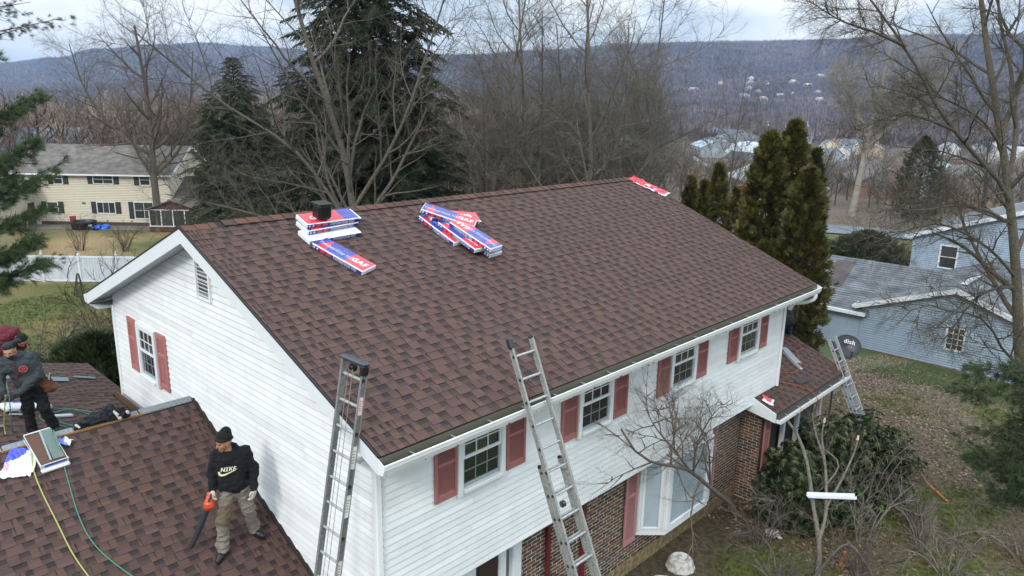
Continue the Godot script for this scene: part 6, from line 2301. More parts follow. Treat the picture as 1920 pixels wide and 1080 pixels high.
func make_roof_things() -> void:
	var g := RandomNumberGenerator.new()
	g.seed = 44
	# left pile
	bundle(roof_t(2.04, 4.37, 0.0, 3.0), "white topped bundle at the bottom of the left pile", 2)
	bundle(roof_t(2.08, 4.53, 0.083, 4.5), "navy bundle in the middle of the left pile with red right end", 0)
	bundle(roof_t(2.09, 4.56, 0.166, 1.0), "red topped bundle at the top of the left pile under the black tub", 1)
	bundle(roof_t(2.32, 4.80, 0.0, 2.0), "bundle behind the left pile with a white right end", 3)
	bundle(roof_t(1.87, 3.70, 0.0, -72.0), "loose blue bundle with a red lower end below the left pile", 0)
	# right pile
	bundle(roof_t(4.10, 4.02, 0.0, -88.0), "lowest left bundle of the right pile with a white edge", 0)
	bundle(roof_t(4.46, 3.52, 0.0, -84.0), "lowest bundle of the right pile sticking out at the down slope end", 0, true)
	bundle(roof_t(4.20, 3.62, 0.083, -87.0), "middle bundle of the right pile with a navy side", 0)
	bundle(roof_t(4.52, 4.25, 0.083, -20.0), "red topped bundle lying crosswise at the top right of the right pile", 1, true)
	bundle(roof_t(4.34, 3.46, 0.166, -83.0), "top bundle of the right pile nearest the eave", 0, true)
	bundle(roof_t(4.30, 4.15, 0.170, -52.0), "slanting bundle on top of the right pile nearest the ridge", 0)
	# black tub on the left pile
	var tt := roof_t(1.93, 4.50, 0.25, 0.0)
	var o := thing("black_tub", "black round cornered plastic tub standing on the left pile of bundles", "tub", tt.origin)
	var b := MB.new()
	b.col = rgb(17, 17, 19)
	var T := Transform3D(Basis(Vector3.RIGHT, 0.12), tt.origin)
	b.cham(T * Transform3D(Basis(), Vector3(0, 0.125, 0)), Vector3(0.235, 0.24, 0.235), 0.035)
	part("body", b, "plastic", o)
	b = MB.new()
	b.col = rgb(24, 24, 27)
	b.cham(T * Transform3D(Basis(), Vector3(0, 0.247, 0)), Vector3(0.25, 0.03, 0.25), 0.012)
	part("lid", b, "plastic", o)
	# red wrapper at the far end of the ridge
	T = roof_t(11.28, 4.62, 0.0, 18.0)
	o = thing("torn_wrapper", "torn red plastic wrapper draped at the far end of the ridge", "wrapper", T.origin)
	part("sheet", crumpled(T, 12, 22, 0.42, 1.02, 0.07, 3, func(x, y): return rgb(214, 216, 222) if x < 0.07 or y > 0.95 or (absf(y - 0.45) < 0.07 and x > 0.4 and x < 0.75) else (rgb(150, 140, 186) if y > 0.6 and y < 0.72 and x > 0.25 and x < 0.6 else rgb(214, 52, 66))), "film", o)

	# ---- on the low roof at the left
	var wn := Vector3(0, 0.91616, 0.40082)
	var wd := Vector3(0, -0.40082, 0.91616)
	var wt := func(x: float, z: float, up: float, deg: float) -> Transform3D: return Transform3D(Basis(Vector3.RIGHT, wn, wd) * Basis(Vector3.UP, deg_to_rad(deg)), Vector3(x, wing_y(z), z) + wn * (up + 0.016))
	T = wt.call(-1.94, -5.37, 0.0, 3.0)
	o = thing("opened_bundle", "opened shingle bundle with brown and green shingles on the low roof edge", "bundle", T.origin)
	b = MB.new()
	b.col = rgb(214, 218, 224)
	for s in [-1.0, 1.0]: b.cham(T * Transform3D(Basis(), Vector3(s * 0.168, 0.05, 0)), Vector3(0.008, 0.1, 0.66), 0.003)
	b.cham(T * Transform3D(Basis(), Vector3(0, 0.055, 0.333)), Vector3(0.36, 0.12, 0.012), 0.005)
	b.cham(T * Transform3D(Basis(), Vector3(0, 0.03, 0.37)), Vector3(0.36, 0.05, 0.06), 0.015)
	b.cham(T * Transform3D(Basis(), Vector3(0, 0.1, -0.33)), Vector3(0.34, 0.02, 0.02), 0.006)
	part("wrapper", b, "film", o)
	for k in 5:
		b = MB.new()
		b.col = [rgb(96, 74, 66), rgb(88, 66, 58), rgb(112, 84, 72), rgb(84, 64, 58), rgb(104, 78, 68)][k]
		b.box(T * Transform3D(Basis(Vector3.UP, 0.02 * k - 0.04), Vector3(-0.01, 0.02 + k * 0.016, 0.0)), Vector3(0.32, 0.014, 0.63))
		part("shingle", b, "shingle", o)
	b = MB.new()
	b.col = rgb(92, 108, 104)
	b.box(T * Transform3D(Basis(Vector3.UP, -0.06), Vector3(0.09, 0.104, -0.02)), Vector3(0.14, 0.006, 0.6))
	b.col = rgb(136, 152, 148)
	b.box(T * Transform3D(Basis(Vector3.UP, -0.10), Vector3(0.0, 0.106, -0.02)), Vector3(0.025, 0.006, 0.6))
	part("release_strip", b, "film", o)
	b = MB.new()
	b.col = rgb(42, 62, 160)
	var zf := 0.3405
	b.quad(T * Vector3(-0.13, 0.06, zf), T * Vector3(0.15, 0.06, zf), T * Vector3(0.15, 0.104, zf), T * Vector3(-0.13, 0.104, zf))
	part("printed_panel", b, "film", o)
	var fl: Transform3D = wt.call(-2.28, -5.28, 0.01, -28.0)
	o = thing("wrapper_flap", "white plastic wrapper flap with a blue corner beside the opened bundle", "wrapper", fl.origin)
	part("sheet", crumpled(fl, 12, 14, 0.36, 0.52, 0.06, 9, func(x, y): return rgb(72, 84, 214) if y < 0.5 - x * 0.75 else (rgb(186, 160, 220) if x < 0.1 and y < 0.8 else rgb(218, 222, 226))), "film", o)
	# scraps of the plastic by the bundle
	fl = wt.call(-1.66, -5.42, 0.01, 40.0)
	o = thing("plastic_scrap", "small crumpled scrap of plastic right of the opened bundle", "scrap", fl.origin)
	part("sheet", crumpled(fl, 6, 6, 0.13, 0.16, 0.08, 12, func(x, y): return rgb(120, 140, 220) if x + y < 0.8 else rgb(210, 216, 224)), "film", o)
	# on the rear roof
	var rn := Vector3(0.2607, 0.9654, 0)
	var rt := func(x: float, z: float, up: float, deg: float) -> Transform3D: return Transform3D(Basis(Vector3(0.9654, -0.2607, 0), rn, Vector3(0, 0, 1)) * Basis(Vector3.UP, deg_to_rad(deg)), Vector3(x, rear_y(x), z) + rn * (up + 0.018))
	T = rt.call(-1.55, -8.25, 0.0, 8.0)
	o = thing("shingle_pack", "white wrapped pack lying behind the standing man's legs", "bundle", T.origin)
	b = MB.new()
	b.col = rgb(206, 212, 220)
	b.cham(T * Transform3D(Basis(), Vector3(0, 0.05, 0)), Vector3(0.75, 0.1, 0.3), 0.03)
	part("wrapper", b, "film", o)
	b = MB.new()
	b.col = rgb(60, 76, 170)
	b.box(T * Transform3D(Basis(), Vector3(0.1, 0.05, -0.1)), Vector3(0.56, 0.104, 0.06))
	b.col = rgb(200, 70, 80)
	b.box(T * Transform3D(Basis(), Vector3(0.16, 0.045, 0.1)), Vector3(0.1, 0.05, 0.104))
	part("printed_panels", b, "film", o)
	T = rt.call(-1.12, -7.75, 0.0, 4.0)
	o = thing("vent_board", "short grey white board lying on the rear roof", "board", T.origin)
	b = MB.new()
	b.col = rgb(168, 178, 186)
	b.cham(T * Transform3D(Basis(), Vector3(0, 0.02, 0)), Vector3(0.3, 0.035, 0.11), 0.006)
	part("board", b, "paint", o)
	T = rt.call(-1.28, -8.2, 0.0, -4.0)
	o = thing("pry_bar", "dark pry bar lying on the rear roof", "tool", T.origin)
	b = MB.new()
	b.col = rgb(44, 36, 62)
	b.tube(PackedVector3Array([T * Vector3(-0.2, 0.03, 0), T * Vector3(-0.12, 0.012, 0), T * Vector3(0.26, 0.012, 0.01)]), flat_r(3, 0.012), 6)
	part("bar", b, "plastic", o)
	T = rt.call(-1.78, -7.75, 0.0, -18.0)
	o = thing("nail_gun", "black and silver nail gun lying on the rear roof by the hose", "tool", T.origin)
	b = MB.new()
	b.col = rgb(168, 174, 178)
	b.cham(T * Transform3D(Basis(Vector3.UP, 0.2), Vector3(0, 0.06, 0)), Vector3(0.26, 0.05, 0.06), 0.015)
	part("magazine", b, "metal", o)
	b = MB.new()
	b.col = rgb(34, 34, 38)
	b.lathe(T * Transform3D(Basis(), Vector3(0.05, 0.03, -0.06)), [Vector2(0, 0), Vector2(0.065, 0.0), Vector2(0.065, 0.07), Vector2(0.04, 0.1), Vector2(0, 0.1)], 12)
	part("body", b, "plastic", o)
	b = MB.new()
	b.col = rgb(28, 28, 30)
	b.cham(T * Transform3D(Basis(Vector3.BACK, 0.2), Vector3(0.17, 0.05, -0.03)), Vector3(0.16, 0.035, 0.035), 0.01)
	part("handle", b, "plastic", o)
	var scr := [[-1.05, -10.4, 0.75, 0.3, 6.0, "long blue grey shingle scrap on the rear roof beside the standing man"], [-0.55, -10.15, 0.34, 0.3, -12.0, "square blue grey shingle scrap on the rear roof"], [-0.05, -10.3, 0.4, 0.14, -24.0, "narrow faded shingle scrap near the rear roof edge"], [-2.25, -7.9, 0.5, 0.3, 14.0, "green grey shingle scrap at the left edge of the picture"], [-2.2, -7.3, 0.3, 0.12, 4.0, "small pale shingle strip at the left edge below the larger scrap"]]
	for e in scr:
		T = rt.call(e[0], e[1], 0.008, e[4])
		o = thing("shingle_scrap", e[5], "scrap", T.origin, "loose shingle scraps on the rear roof")
		b = MB.new()
		b.col = rgb(124, 138, 144) * g.randf_range(0.85, 1.1)
		b.box(T * Transform3D(Basis(Vector3.BACK, 0.03), Vector3(0, 0.012, 0)), Vector3(e[2], 0.006, e[3]))
		part("sheet", b, "shingle", o)
	# air hoses
	var lw := func(x: float, z: float) -> Vector3: return Vector3(x, wing_y(z) + 0.03, z)
	var lr := func(x: float, z: float) -> Vector3: return Vector3(x, rear_y(x) + 0.03, z)
	hose("air_hose", "green air hose running down the low roof from the standing man's hand", [Vector3(-2.02, -0.72, -6.72), Vector3(-2.03, -1.2, -6.80), lr.call(-1.98, -7.0), lr.call(-1.75, -7.1), lr.call(-1.66, -6.7), Vector3(-1.76, -1.06, -5.72), Vector3(-1.79, -1.00, -5.35), lw.call(-1.82, -5.0), lw.call(-1.89, -4.5), lw.call(-1.93, -4.1), lw.call(-1.92, -3.75), lw.call(-1.83, -3.4), lw.call(-1.66, -3.0), lw.call(-1.4, -2.4)], 0.0085, rgb(66, 124, 104), 90)
	hose("air_hose", "yellow green hose running down the low roof left of the green one", [Vector3(-2.06, -0.72, -6.75), lr.call(-2.1, -7.0), lr.call(-2.06, -6.3), Vector3(-2.08, -1.09, -5.58), lw.call(-2.17, -5.1), lw.call(-2.19, -4.7), lw.call(-2.18, -4.2), lw.call(-2.17, -3.7), lw.call(-2.12, -3.3), lw.call(-2.0, -2.6)], 0.0095, rgb(160, 160, 96), 80)
	var loops := []
	for i in 42:
		var a := i * 0.62
		loops.append(lr.call(-0.95 + cos(a) * (0.42 + 0.05 * sin(i * 1.3)) + 0.1 * sin(i * 0.4), -7.5 + sin(a) * (0.5 + 0.06 * cos(i * 0.9)) - 0.003 * i) + Vector3(0, 0.012 * (i % 3), 0))
	hose("air_hose", "loose coils of green air hose on the rear roof", loops, 0.008, rgb(58, 108, 92), 200)
	# ---- on the porch roof
	var pn := Vector3(0, 0.92198, 0.38723)
	var pd := Vector3(0, -0.38723, 0.92198)
	var pt := func(x: float, z: float, up: float, deg: float) -> Transform3D: return Transform3D(Basis(Vector3.RIGHT, pn, pd) * Basis(Vector3.UP, deg_to_rad(deg)), Vector3(x, porch_y(z), z) + pn * (up + 0.016))
	var lp := func(x: float, z: float) -> Vector3: return Vector3(x, porch_y(z) + 0.035, z)
	hose("air_hose", "orange red hose lying across the porch roof", [lp.call(13.2, -1.9), lp.call(13.5, -1.3), lp.call(13.5, -0.95), lp.call(13.18, -0.92), lp.call(12.95, -0.78), lp.call(12.72, -0.6), lp.call(12.1, -0.52), lp.call(11.72, -0.68), lp.call(11.3, -0.55), lp.call(11.55, -0.34), lp.call(11.85, -0.05), Vector3(11.92, -2.72, 0.17), Vector3(12.0, -3.1, 0.22)], 0.009, rgb(158, 66, 46), 80)
	T = pt.call(12.58, -0.80, 0.0, 70.0)
	o = thing("metal_flashing", "bright bent metal strip lying on the porch roof", "flashing", T.origin)
	b = MB.new()
	b.col = rgb(206, 212, 216)
	b.box(T * Transform3D(Basis(), Vector3(0, 0.03, 0)), Vector3(0.62, 0.06, 0.012))
	b.box(T * Transform3D(Basis(), Vector3(0, 0.004, 0.06)), Vector3(0.62, 0.006, 0.11))
	part("strip", b, "dull_metal", o)
	T = pt.call(12.82, -0.92, 0.0, 66.0)
	o = thing("grey_board", "wide grey board lying beside the metal strip on the porch roof", "board", T.origin)
	b = MB.new()
	b.col = rgb(128, 134, 136)
	b.cham(T * Transform3D(Basis(), Vector3(0, 0.015, 0)), Vector3(0.62, 0.02, 0.2), 0.005)
	part("board", b, "paint", o)
	T = pt.call(12.1, -0.28, 0.0, -8.0)
	o = thing("shingle_scrap", "dark shingle scrap on the porch roof near its gutter", "scrap", T.origin)
	b = MB.new()
	b.col = rgb(66, 66, 70)
	b.box(T * Transform3D(Basis(), Vector3(0, 0.012, 0)), Vector3(0.5, 0.008, 0.16))
	part("sheet", b, "shingle", o)
	T = pt.call(10.33, -0.30, 0.0, 24.0)
	o = thing("torn_wrapper", "small pink and white wrapper piece on the near corner of the porch roof", "wrapper", T.origin)
	part("sheet", crumpled(T, 5, 6, 0.26, 0.24, 0.05, 21, func(x, y): return rgb(216, 62, 96) if x > 0.35 and y < 0.75 else rgb(220, 222, 226)), "film", o)
	# satellite dish
	var dc := Vector3(14.95, -2.32, -0.36)
	o = thing("satellite_dish", "dark oval satellite dish on a mast beside the porch ladder", "dish", Vector3(14.9, GY, -0.6))
	var nrm := (Vector3(-0.72, 0.42, 0.55)).normalized()
	var dx := Vector3.UP.cross(nrm).normalized()
	var dt := Transform3D(Basis(dx, nrm.cross(dx), nrm), dc)
	b = MB.new()
	b.col = rgb(52, 56, 66)
	var pf := []
	for i in 9: pf.append(Vector2(0.02 + i * 0.04 if i > 0 else 0.0, 0.05 - 0.05 * pow(1.0 - i / 8.0, 2.0)))
	var lt := dt * Transform3D(Basis(Vector3.RIGHT, Vector3(0, 0, 1), Vector3(0, -1, 0)), Vector3.ZERO)
	lt = lt.scaled_local(Vector3(1, 1, 0.86))
	b.lathe(lt, pf, 30)
	b.col = rgb(44, 46, 54)
	var rim := PackedVector3Array()
	for i in 31: rim.push_back(lt * Vector3(cos(TAU * i / 30.0) * 0.34, 0.05, sin(TAU * i / 30.0) * 0.34))
	b.tube(rim, flat_r(31, 0.012), 5, false)
	part("reflector", b, "plastic", o)
	b = MB.new()
	b.add(recolor(words("dish", 0.14, 0.004, "Droid Sans", true), rgb(226, 226, 230)), dt * Transform3D(Basis(Vector3.BACK, -0.22), Vector3(0.06, 0.11, 0.05)))
	part("lettering", b, "matte", o).set_meta("kind", "stuff")
	b = MB.new()
	b.col = rgb(120, 124, 130)
	b.tube(PackedVector3Array([dc - nrm * 0.03, dc - nrm * 0.14 + Vector3(0, -0.1, 0), Vector3(14.98, -3.0, -0.58), Vector3(14.98, GY - 0.2, -0.58)]), flat_r(4, 0.028), 8)
	part("mast", b, "dull_metal", o)
	b = MB.new()
	b.col = rgb(70, 74, 82)
	b.tube(PackedVector3Array([dc - dt.basis.y * 0.3, dc - dt.basis.y * 0.36 + nrm * 0.25, dc - dt.basis.y * 0.2 + nrm * 0.42]), flat_r(3, 0.014), 6)
	b.cham(Transform3D(dt.basis, dc - dt.basis.y * 0.18 + nrm * 0.43), Vector3(0.09, 0.07, 0.07), 0.015)
	part("feed_arm", b, "plastic", o)

# ---------------------------------------------------------------- the front garden
func make_garden() -> void:
	var g := RandomNumberGenerator.new()
	g.seed = 52
	# small bare tree in front of the bay window
	var ft := [[Vector3(9.66, -5.08, -0.42), Vector3(9.41, -4.68, -0.40), Vector3(8.01, -3.61, -0.25), Vector3(6.89, -2.77, -0.10), Vector3(5.98, -2.28, 0.05), Vector3(5.24, -1.92, 0.15), Vector3(4.60, -1.46, 0.20), Vector3(4.21, -0.98, 0.20)],
		[Vector3(6.89, -2.77, -0.10), Vector3(6.12, -2.05, 0.00), Vector3(5.50, -1.53, 0.10), Vector3(5.03, -1.11, 0.20), Vector3(4.67, -0.74, 0.30)],
		[Vector3(7.03, -2.85, -0.10), Vector3(6.87, -2.32, 0.00), Vector3(6.96, -1.97, 0.05), Vector3(7.37, -1.71, 0.05), Vector3(7.83, -1.60, 0.10)],
		[Vector3(8.01, -3.61, -0.25), Vector3(7.38, -2.56, 0.00), Vector3(6.78, -1.86, 0.20)],
		[Vector3(6.12, -2.05, 0.00), Vector3(5.85, -1.50, 0.10), Vector3(5.60, -1.02, 0.15), Vector3(5.41, -0.77, 0.20)]]
	bare_tree("small_tree", "small crooked leafless tree in front of the bay window", ft[0][0], ft, 0.06, q_tree([9, 4], rgb(112, 102, 94), 0.42, 0.8, 0.32, 0.05, 0.24, 0.3), 91)
	# broken tree with cut limbs
	var st := thing("broken_tree", "broken pale barked tree with sawn off limbs at the right", "tree", Vector3(8.64, GY, 1.8))
	var limbs := [[Vector3(8.60, -5.10, 1.80), Vector3(8.84, -4.57, 1.70), Vector3(8.93, -4.21, 1.59), Vector3(9.11, -3.55, 1.31), Vector3(9.25, -3.02, 1.11), Vector3(9.39, -2.57, 0.80), Vector3(9.40, -2.36, 0.58)], [Vector3(8.89, -4.28, 1.64), Vector3(9.15, -3.83, 1.61), Vector3(9.48, -3.06, 1.37), Vector3(9.57, -2.68, 1.16), Vector3(9.65, -2.42, 1.00)], [Vector3(9.48, -3.06, 1.37), Vector3(9.63, -2.57, 1.19), Vector3(9.75, -2.31, 1.15)], [Vector3(9.18, -3.73, 1.60), Vector3(9.59, -3.23, 1.69), Vector3(9.91, -2.82, 1.73), Vector3(10.01, -2.57, 1.73)], [Vector3(9.33, -3.39, 1.48), Vector3(9.54, -3.08, 1.59), Vector3(9.66, -2.93, 1.50), Vector3(9.57, -2.68, 1.16), Vector3(9.76, -2.20, 0.89)], [Vector3(8.60, -4.9, 1.75), Vector3(9.03, -4.25, 2.08), Vector3(9.05, -4.52, 2.49), Vector3(9.00, -4.74, 2.68)]]
	var radii := [0.05, 0.036, 0.025, 0.027, 0.016, 0.03]
	var out: Array = []
	for i in limbs.size():
		var b := MB.new()
		b.col = rgb(122, 116, 106) if i != 5 else rgb(98, 92, 84)
		var p := lerp_path(limbs[i], 12)
		var rr := PackedFloat32Array()
		for k in 12: rr.push_back(radii[i] * lerpf(1.1, 0.52, k / 11.0) * (1.0 + 0.12 * sin(k * 2.3 + i)))
		b.tube(p, rr, 8)
		part("limb" if i else "trunk", b, "bark", st)
		for k in 5:
			var j := 4 + g.randi() % 7
			out.append(Transform3D(aim((p[j] - p[j - 1]).normalized() + rnd_dir(g) * 0.9, g.randf() * TAU).scaled_local(Vector3.ONE * g.randf_range(0.3, 0.6)), p[j]))
	for e in [[9.75, -2.31, 1.15], [10.01, -2.57, 1.73]]:
		var b := MB.new()
		b.col = rgb(222, 206, 172)
		b.cyl(Vector3(e[0], e[1], e[2]), Vector3(e[0] + 0.02, e[1] + 0.09, e[2]), 0.026, 0.018, 7)
		part("fresh_cut", b, "wood", st)
	var cols := PackedColorArray()
	for i in out.size(): cols.push_back(rgb(112, 104, 96) * g.randf_range(0.7, 1.2))
	many("twigs", coarse[0], "bark", st, out, cols).set_meta("kind", "stuff")
	# the length of gutter caught in it
	var t := thing("loose_gutter", "white length of loose gutter caught in the broken tree", "gutter", Vector3(9.24, -3.55, 1.59))
	var gb := MB.new()
	gb.col = rgb(218, 224, 230)
	var ga := Vector3(8.90, -3.52, 1.32)
	var ge := Vector3(9.56, -3.55, 1.98)
	gb.bar(ga, ge, 0.09, 0.01)
	var gs := (ge - ga).cross(Vector3.UP).normalized() * 0.045
	gb.bar(ga + gs + Vector3(0, 0.035, 0), ge + gs + Vector3(0, 0.035, 0), 0.008, 0.05)
	gb.bar(ga - gs + Vector3(0, 0.035, 0), ge - gs + Vector3(0, 0.035, 0), 0.01, 0.07)
	part("channel", gb, "paint", t)
	# rhododendron in front of the porch
	t = thing("rhododendron", "big dark green rhododendron in front of the porch", "shrub", Vector3(11.6, GY, 0.9))
	var xf: Array = []
	cols = PackedColorArray()
	var stems := MB.new()
	stems.col = rgb(84, 72, 60)
	var f := FastNoiseLite.new()
	f.seed = 6; f.frequency = 0.8
	while xf.size() < 3000:
		var d := rnd_dir(g)
		if d.y < -0.55: continue
		var lump := f.get_noise_3d(d.x * 2.4, d.y * 2.4, d.z * 2.4)
		var R := (1.0 + lump * 0.55) * lerpf(0.55, 1.0, pow(g.randf(), 0.4))
		var p := Vector3(11.75, -4.35, 0.95) + Vector3(d.x * 2.15, d.y * 1.35, d.z * 1.05).rotated(Vector3.UP, -0.22) * R
		if xf.size() % 4 == 0: p = Vector3(10.35, -4.5, 0.45) + Vector3(d.x * 0.85, d.y * 1.0, d.z * 0.75) * R
		if p.y < GY + 0.05 or p.z < -0.15: continue
		var sc := g.randf_range(0.09, 0.16)
		xf.append(Transform3D(Basis(Quaternion(Vector3.UP, (d * 0.8 + Vector3(0, 0.7, 0) + rnd_dir(g) * 0.4).normalized())) * Basis(Vector3.UP, g.randf() * TAU).scaled(Vector3(sc, sc, sc)), p))
		cols.push_back(Color(1, 1, 1) * clampf(0.95 + lump * 0.9, 0.5, 1.5) * g.randf_range(0.7, 1.3))
		if xf.size() % 12 == 0: stems.tube(PackedVector3Array([Vector3(11.6, GY, 0.8) + d * Vector3(0.5, 0, 0.4), Vector3(11.7, -4.5, 0.9).lerp(p, 0.5), p]), PackedFloat32Array([0.025, 0.018, 0.007]), 4, false)
	part("stems", stems, "bark", t).set_meta("kind", "stuff")
	many("foliage", whorl, "leaf", t, xf, cols).set_meta("kind", "stuff")
	# leafless brush round it
	var brush := [[9.9, 0.6, 1.4, 0.9, "twiggy leafless bush right of the bay window by the brick wall"], [10.6, 1.9, 1.5, 1.0, "tangled grey brush in front of the rhododendron"], [11.9, 2.5, 1.2, 0.9, "leafless brush at the right foot of the rhododendron"], [9.3, 2.3, 0.8, 0.8, "low grey brush at the foot of the broken tree"], [8.0, 1.3, 0.5, 0.7, "low pale twigs between the white planter and the broken tree"], [10.6, 3.5, 0.7, 1.0, "pale branching brush at the bottom right"], [13.4, 1.6, 1.1, 0.8, "leafless brush at the right side of the rhododendron"], [11.2, 2.9, 0.9, 0.8, "tall grey twigs right of the loose gutter"], [8.9, 0.5, 0.9, 0.8, "dark twigs behind the white scrap"], [12.4, 4.4, 0.5, 1.0, "low brown brush in the lower right corner"], [11.3, 1.6, 2.3, 1.0, "tall bare stems rising through the front of the rhododendron"], [12.6, 1.4, 2.0, 0.9, "tall bare stems rising through the right side of the rhododendron"]]
	for i in brush.size():
		var e: Array = brush[i]
		shrub("twiggy_bush", e[4], ground_p(e[0], e[1], -0.03), e[2], e[3], 600 + i, rgb(150, 142, 132).lerp(rgb(104, 94, 88), g.randf()), 8, "leafless brush in the front garden", 0.5)
	# white scalloped planters
	for e in [[7.15, -0.28, PI, "white scalloped planter turned upside down below the bay window"], [6.2, -0.05, 0.0, "white scalloped planter ring lying by the ladder foot"]]:
		t = thing("scalloped_planter", e[3], "planter", Vector3(e[0], GY, e[1]))
		var b := MB.new()
		b.col = rgb(206, 204, 200)
		var up: bool = e[2] > 1.0
		var n := 48
		var rings := [[0.12, 0.20], [0.19, 0.21], [0.235, 0.16], [0.245, 0.08], [0.27, 0.01]] if up else [[0.16, 0.03], [0.2, 0.015], [0.24, 0.06], [0.25, 0.13], [0.3, 0.19], [0.27, 0.185], [0.2, 0.12], [0.17, 0.05]]
		var k0 := 0
		for r in rings.size() - 1:
			for i in n:
				var q := []
				for c in [[r, i], [r, i + 1], [r + 1, i + 1], [r + 1, i]]:
					var a: float = TAU * c[1] / n
					var wob: float = 1.0 + (0.07 * absf(sin(a * 5.0)) if c[0] >= rings.size() - 2 or (not up and c[0] >= 4) else 0.015 * sin(a * 9.0))
					q.append(Vector3(e[0], GY, e[1]) + Vector3(cos(a) * rings[c[0]][0] * wob, rings[c[0]][1], sin(a) * rings[c[0]][0] * wob))
				if up: b.quad(q[0], q[3], q[2], q[1])
				else: b.quad(q[0], q[1], q[2], q[3])
		if up:
			for i in n: b.tri(Vector3(e[0], GY + 0.205, e[1]), Vector3(e[0] + cos(TAU * (i + 1) / n) * 0.12, GY + 0.2, e[1] + sin(TAU * (i + 1) / n) * 0.12), Vector3(e[0] + cos(TAU * i / n) * 0.12, GY + 0.2, e[1] + sin(TAU * i / n) * 0.12))
		part("shell", b, "stone", t)
		if k0 > 0: return
	# bits on the ground
	t = thing("white_scrap", "crumpled white sheet lying among the brush", "scrap", ground_p(9.5, 0.5))
	part("sheet", crumpled(Transform3D(Basis(Vector3.UP, 0.6), ground_p(9.5, 0.5, 0.02)), 6, 6, 0.36, 0.3, 0.12, 31, func(_x, _y): return rgb(200, 198, 196)), "film", t)
	for e in [[14.04, 2.35, 0.95, 0.5, "orange brown splintered board lying on the lawn"], [9.36, 1.94, 0.0, 1.2, "orange stick standing among the brush at the bottom"]]:
		var p := ground_p(e[0], e[1], 0.04)
		t = thing("orange_stick", e[4], "stick", p)
		var b := MB.new()
		b.col = rgb(196, 112, 56)
		if e[2] > 0.5:
			b.bar(p - Vector3(0.42, 0, -0.42) * 0.9, p + Vector3(0.42, 0.02, -0.42) * 0.4, 0.05, 0.025)
			b.bar(p + Vector3(0.1, 0.02, -0.14), p + Vector3(0.62, 0.03, -0.5), 0.035, 0.02)
		else: b.bar(p, p + Vector3(0.02, 0.34, 0.05), 0.05, 0.03)
		part("stick", b, "wood", t)
	# fallen leaves and tufts: nobody could count them
	var lf := MB.new()
	lf.quad(Vector3(-0.5, 0, 0), Vector3(0, 0.12, 0.3), Vector3(0.5, 0.0, 0), Vector3(0, 0.05, -0.3))
	xf = []
	cols = PackedColorArray()
	while xf.size() < 20000:
		var x := g.randf_range(9.0, 32.0)
		var z := g.randf_range(-4.5, 9.0)
		var w := clampf(0.15 + 1.4 * hill_noise.get_noise_2d(x * 6.0, z * 6.0) + 0.45 * smoothstep(13.0, 17.0, x) * (1.0 - smoothstep(22.0, 26.0, x)), 0.03, 1.0)
		if g.randf() > w: continue
		var s := g.randf_range(0.05, 0.11)
		xf.append(Transform3D(Basis.from_euler(Vector3(g.randf_range(-0.5, 0.5), g.randf() * TAU, g.randf_range(-0.5, 0.5))).scaled(Vector3(s, s, s)), ground_p(x, z, 0.02)))
		cols.push_back(rgb(142, 118, 102).lerp(rgb(94, 72, 60), g.randf()) * g.randf_range(0.75, 1.3))
	var o := many("fallen_leaves", lf.mesh(), "leaf", self, xf, cols)
	tag(o, "brown fallen leaves scattered over the right hand lawn", "leaves", "", "stuff")
	var tuft := MB.new()
	for i in 9:
		var a := TAU * i / 9.0 + g.randf()
		var d := Vector3(cos(a), 0, sin(a))
		var s := Vector3(-sin(a), 0, cos(a)) * 0.08
		tuft.tri(d * 0.2 - s, d * 0.2 + s, d * g.randf_range(0.4, 0.9) + Vector3(0, g.randf_range(0.6, 1.0), 0))
	xf = []
	cols = PackedColorArray()
	while xf.size() < 42000:
		var front := g.randf() < 0.6
		var x := g.randf_range(6.0, 33.0) if front else g.randf_range(-12.0, 14.0)
		var z := g.randf_range(-3.0, 9.0) if front else g.randf_range(-46.0, -13.0)
		if front and z < 0.1 and x < 15.0: continue
		var c := ground_color(x, z)
		if c.g < c.r * 0.92 and g.randf() < 0.8: continue
		var s := g.randf_range(0.05, 0.11) * (1.0 if front else 1.6)
		xf.append(Transform3D(Basis(Vector3.UP, g.randf() * TAU).scaled(Vector3(s, s, s)), ground_p(x, z, -0.01)))
		cols.push_back(c * g.randf_range(0.75, 1.35))
	o = many("grass_tufts", tuft.mesh(), "leaf", self, xf, cols)
	tag(o, "short uneven grass tufts on the lawns", "grass", "", "stuff")
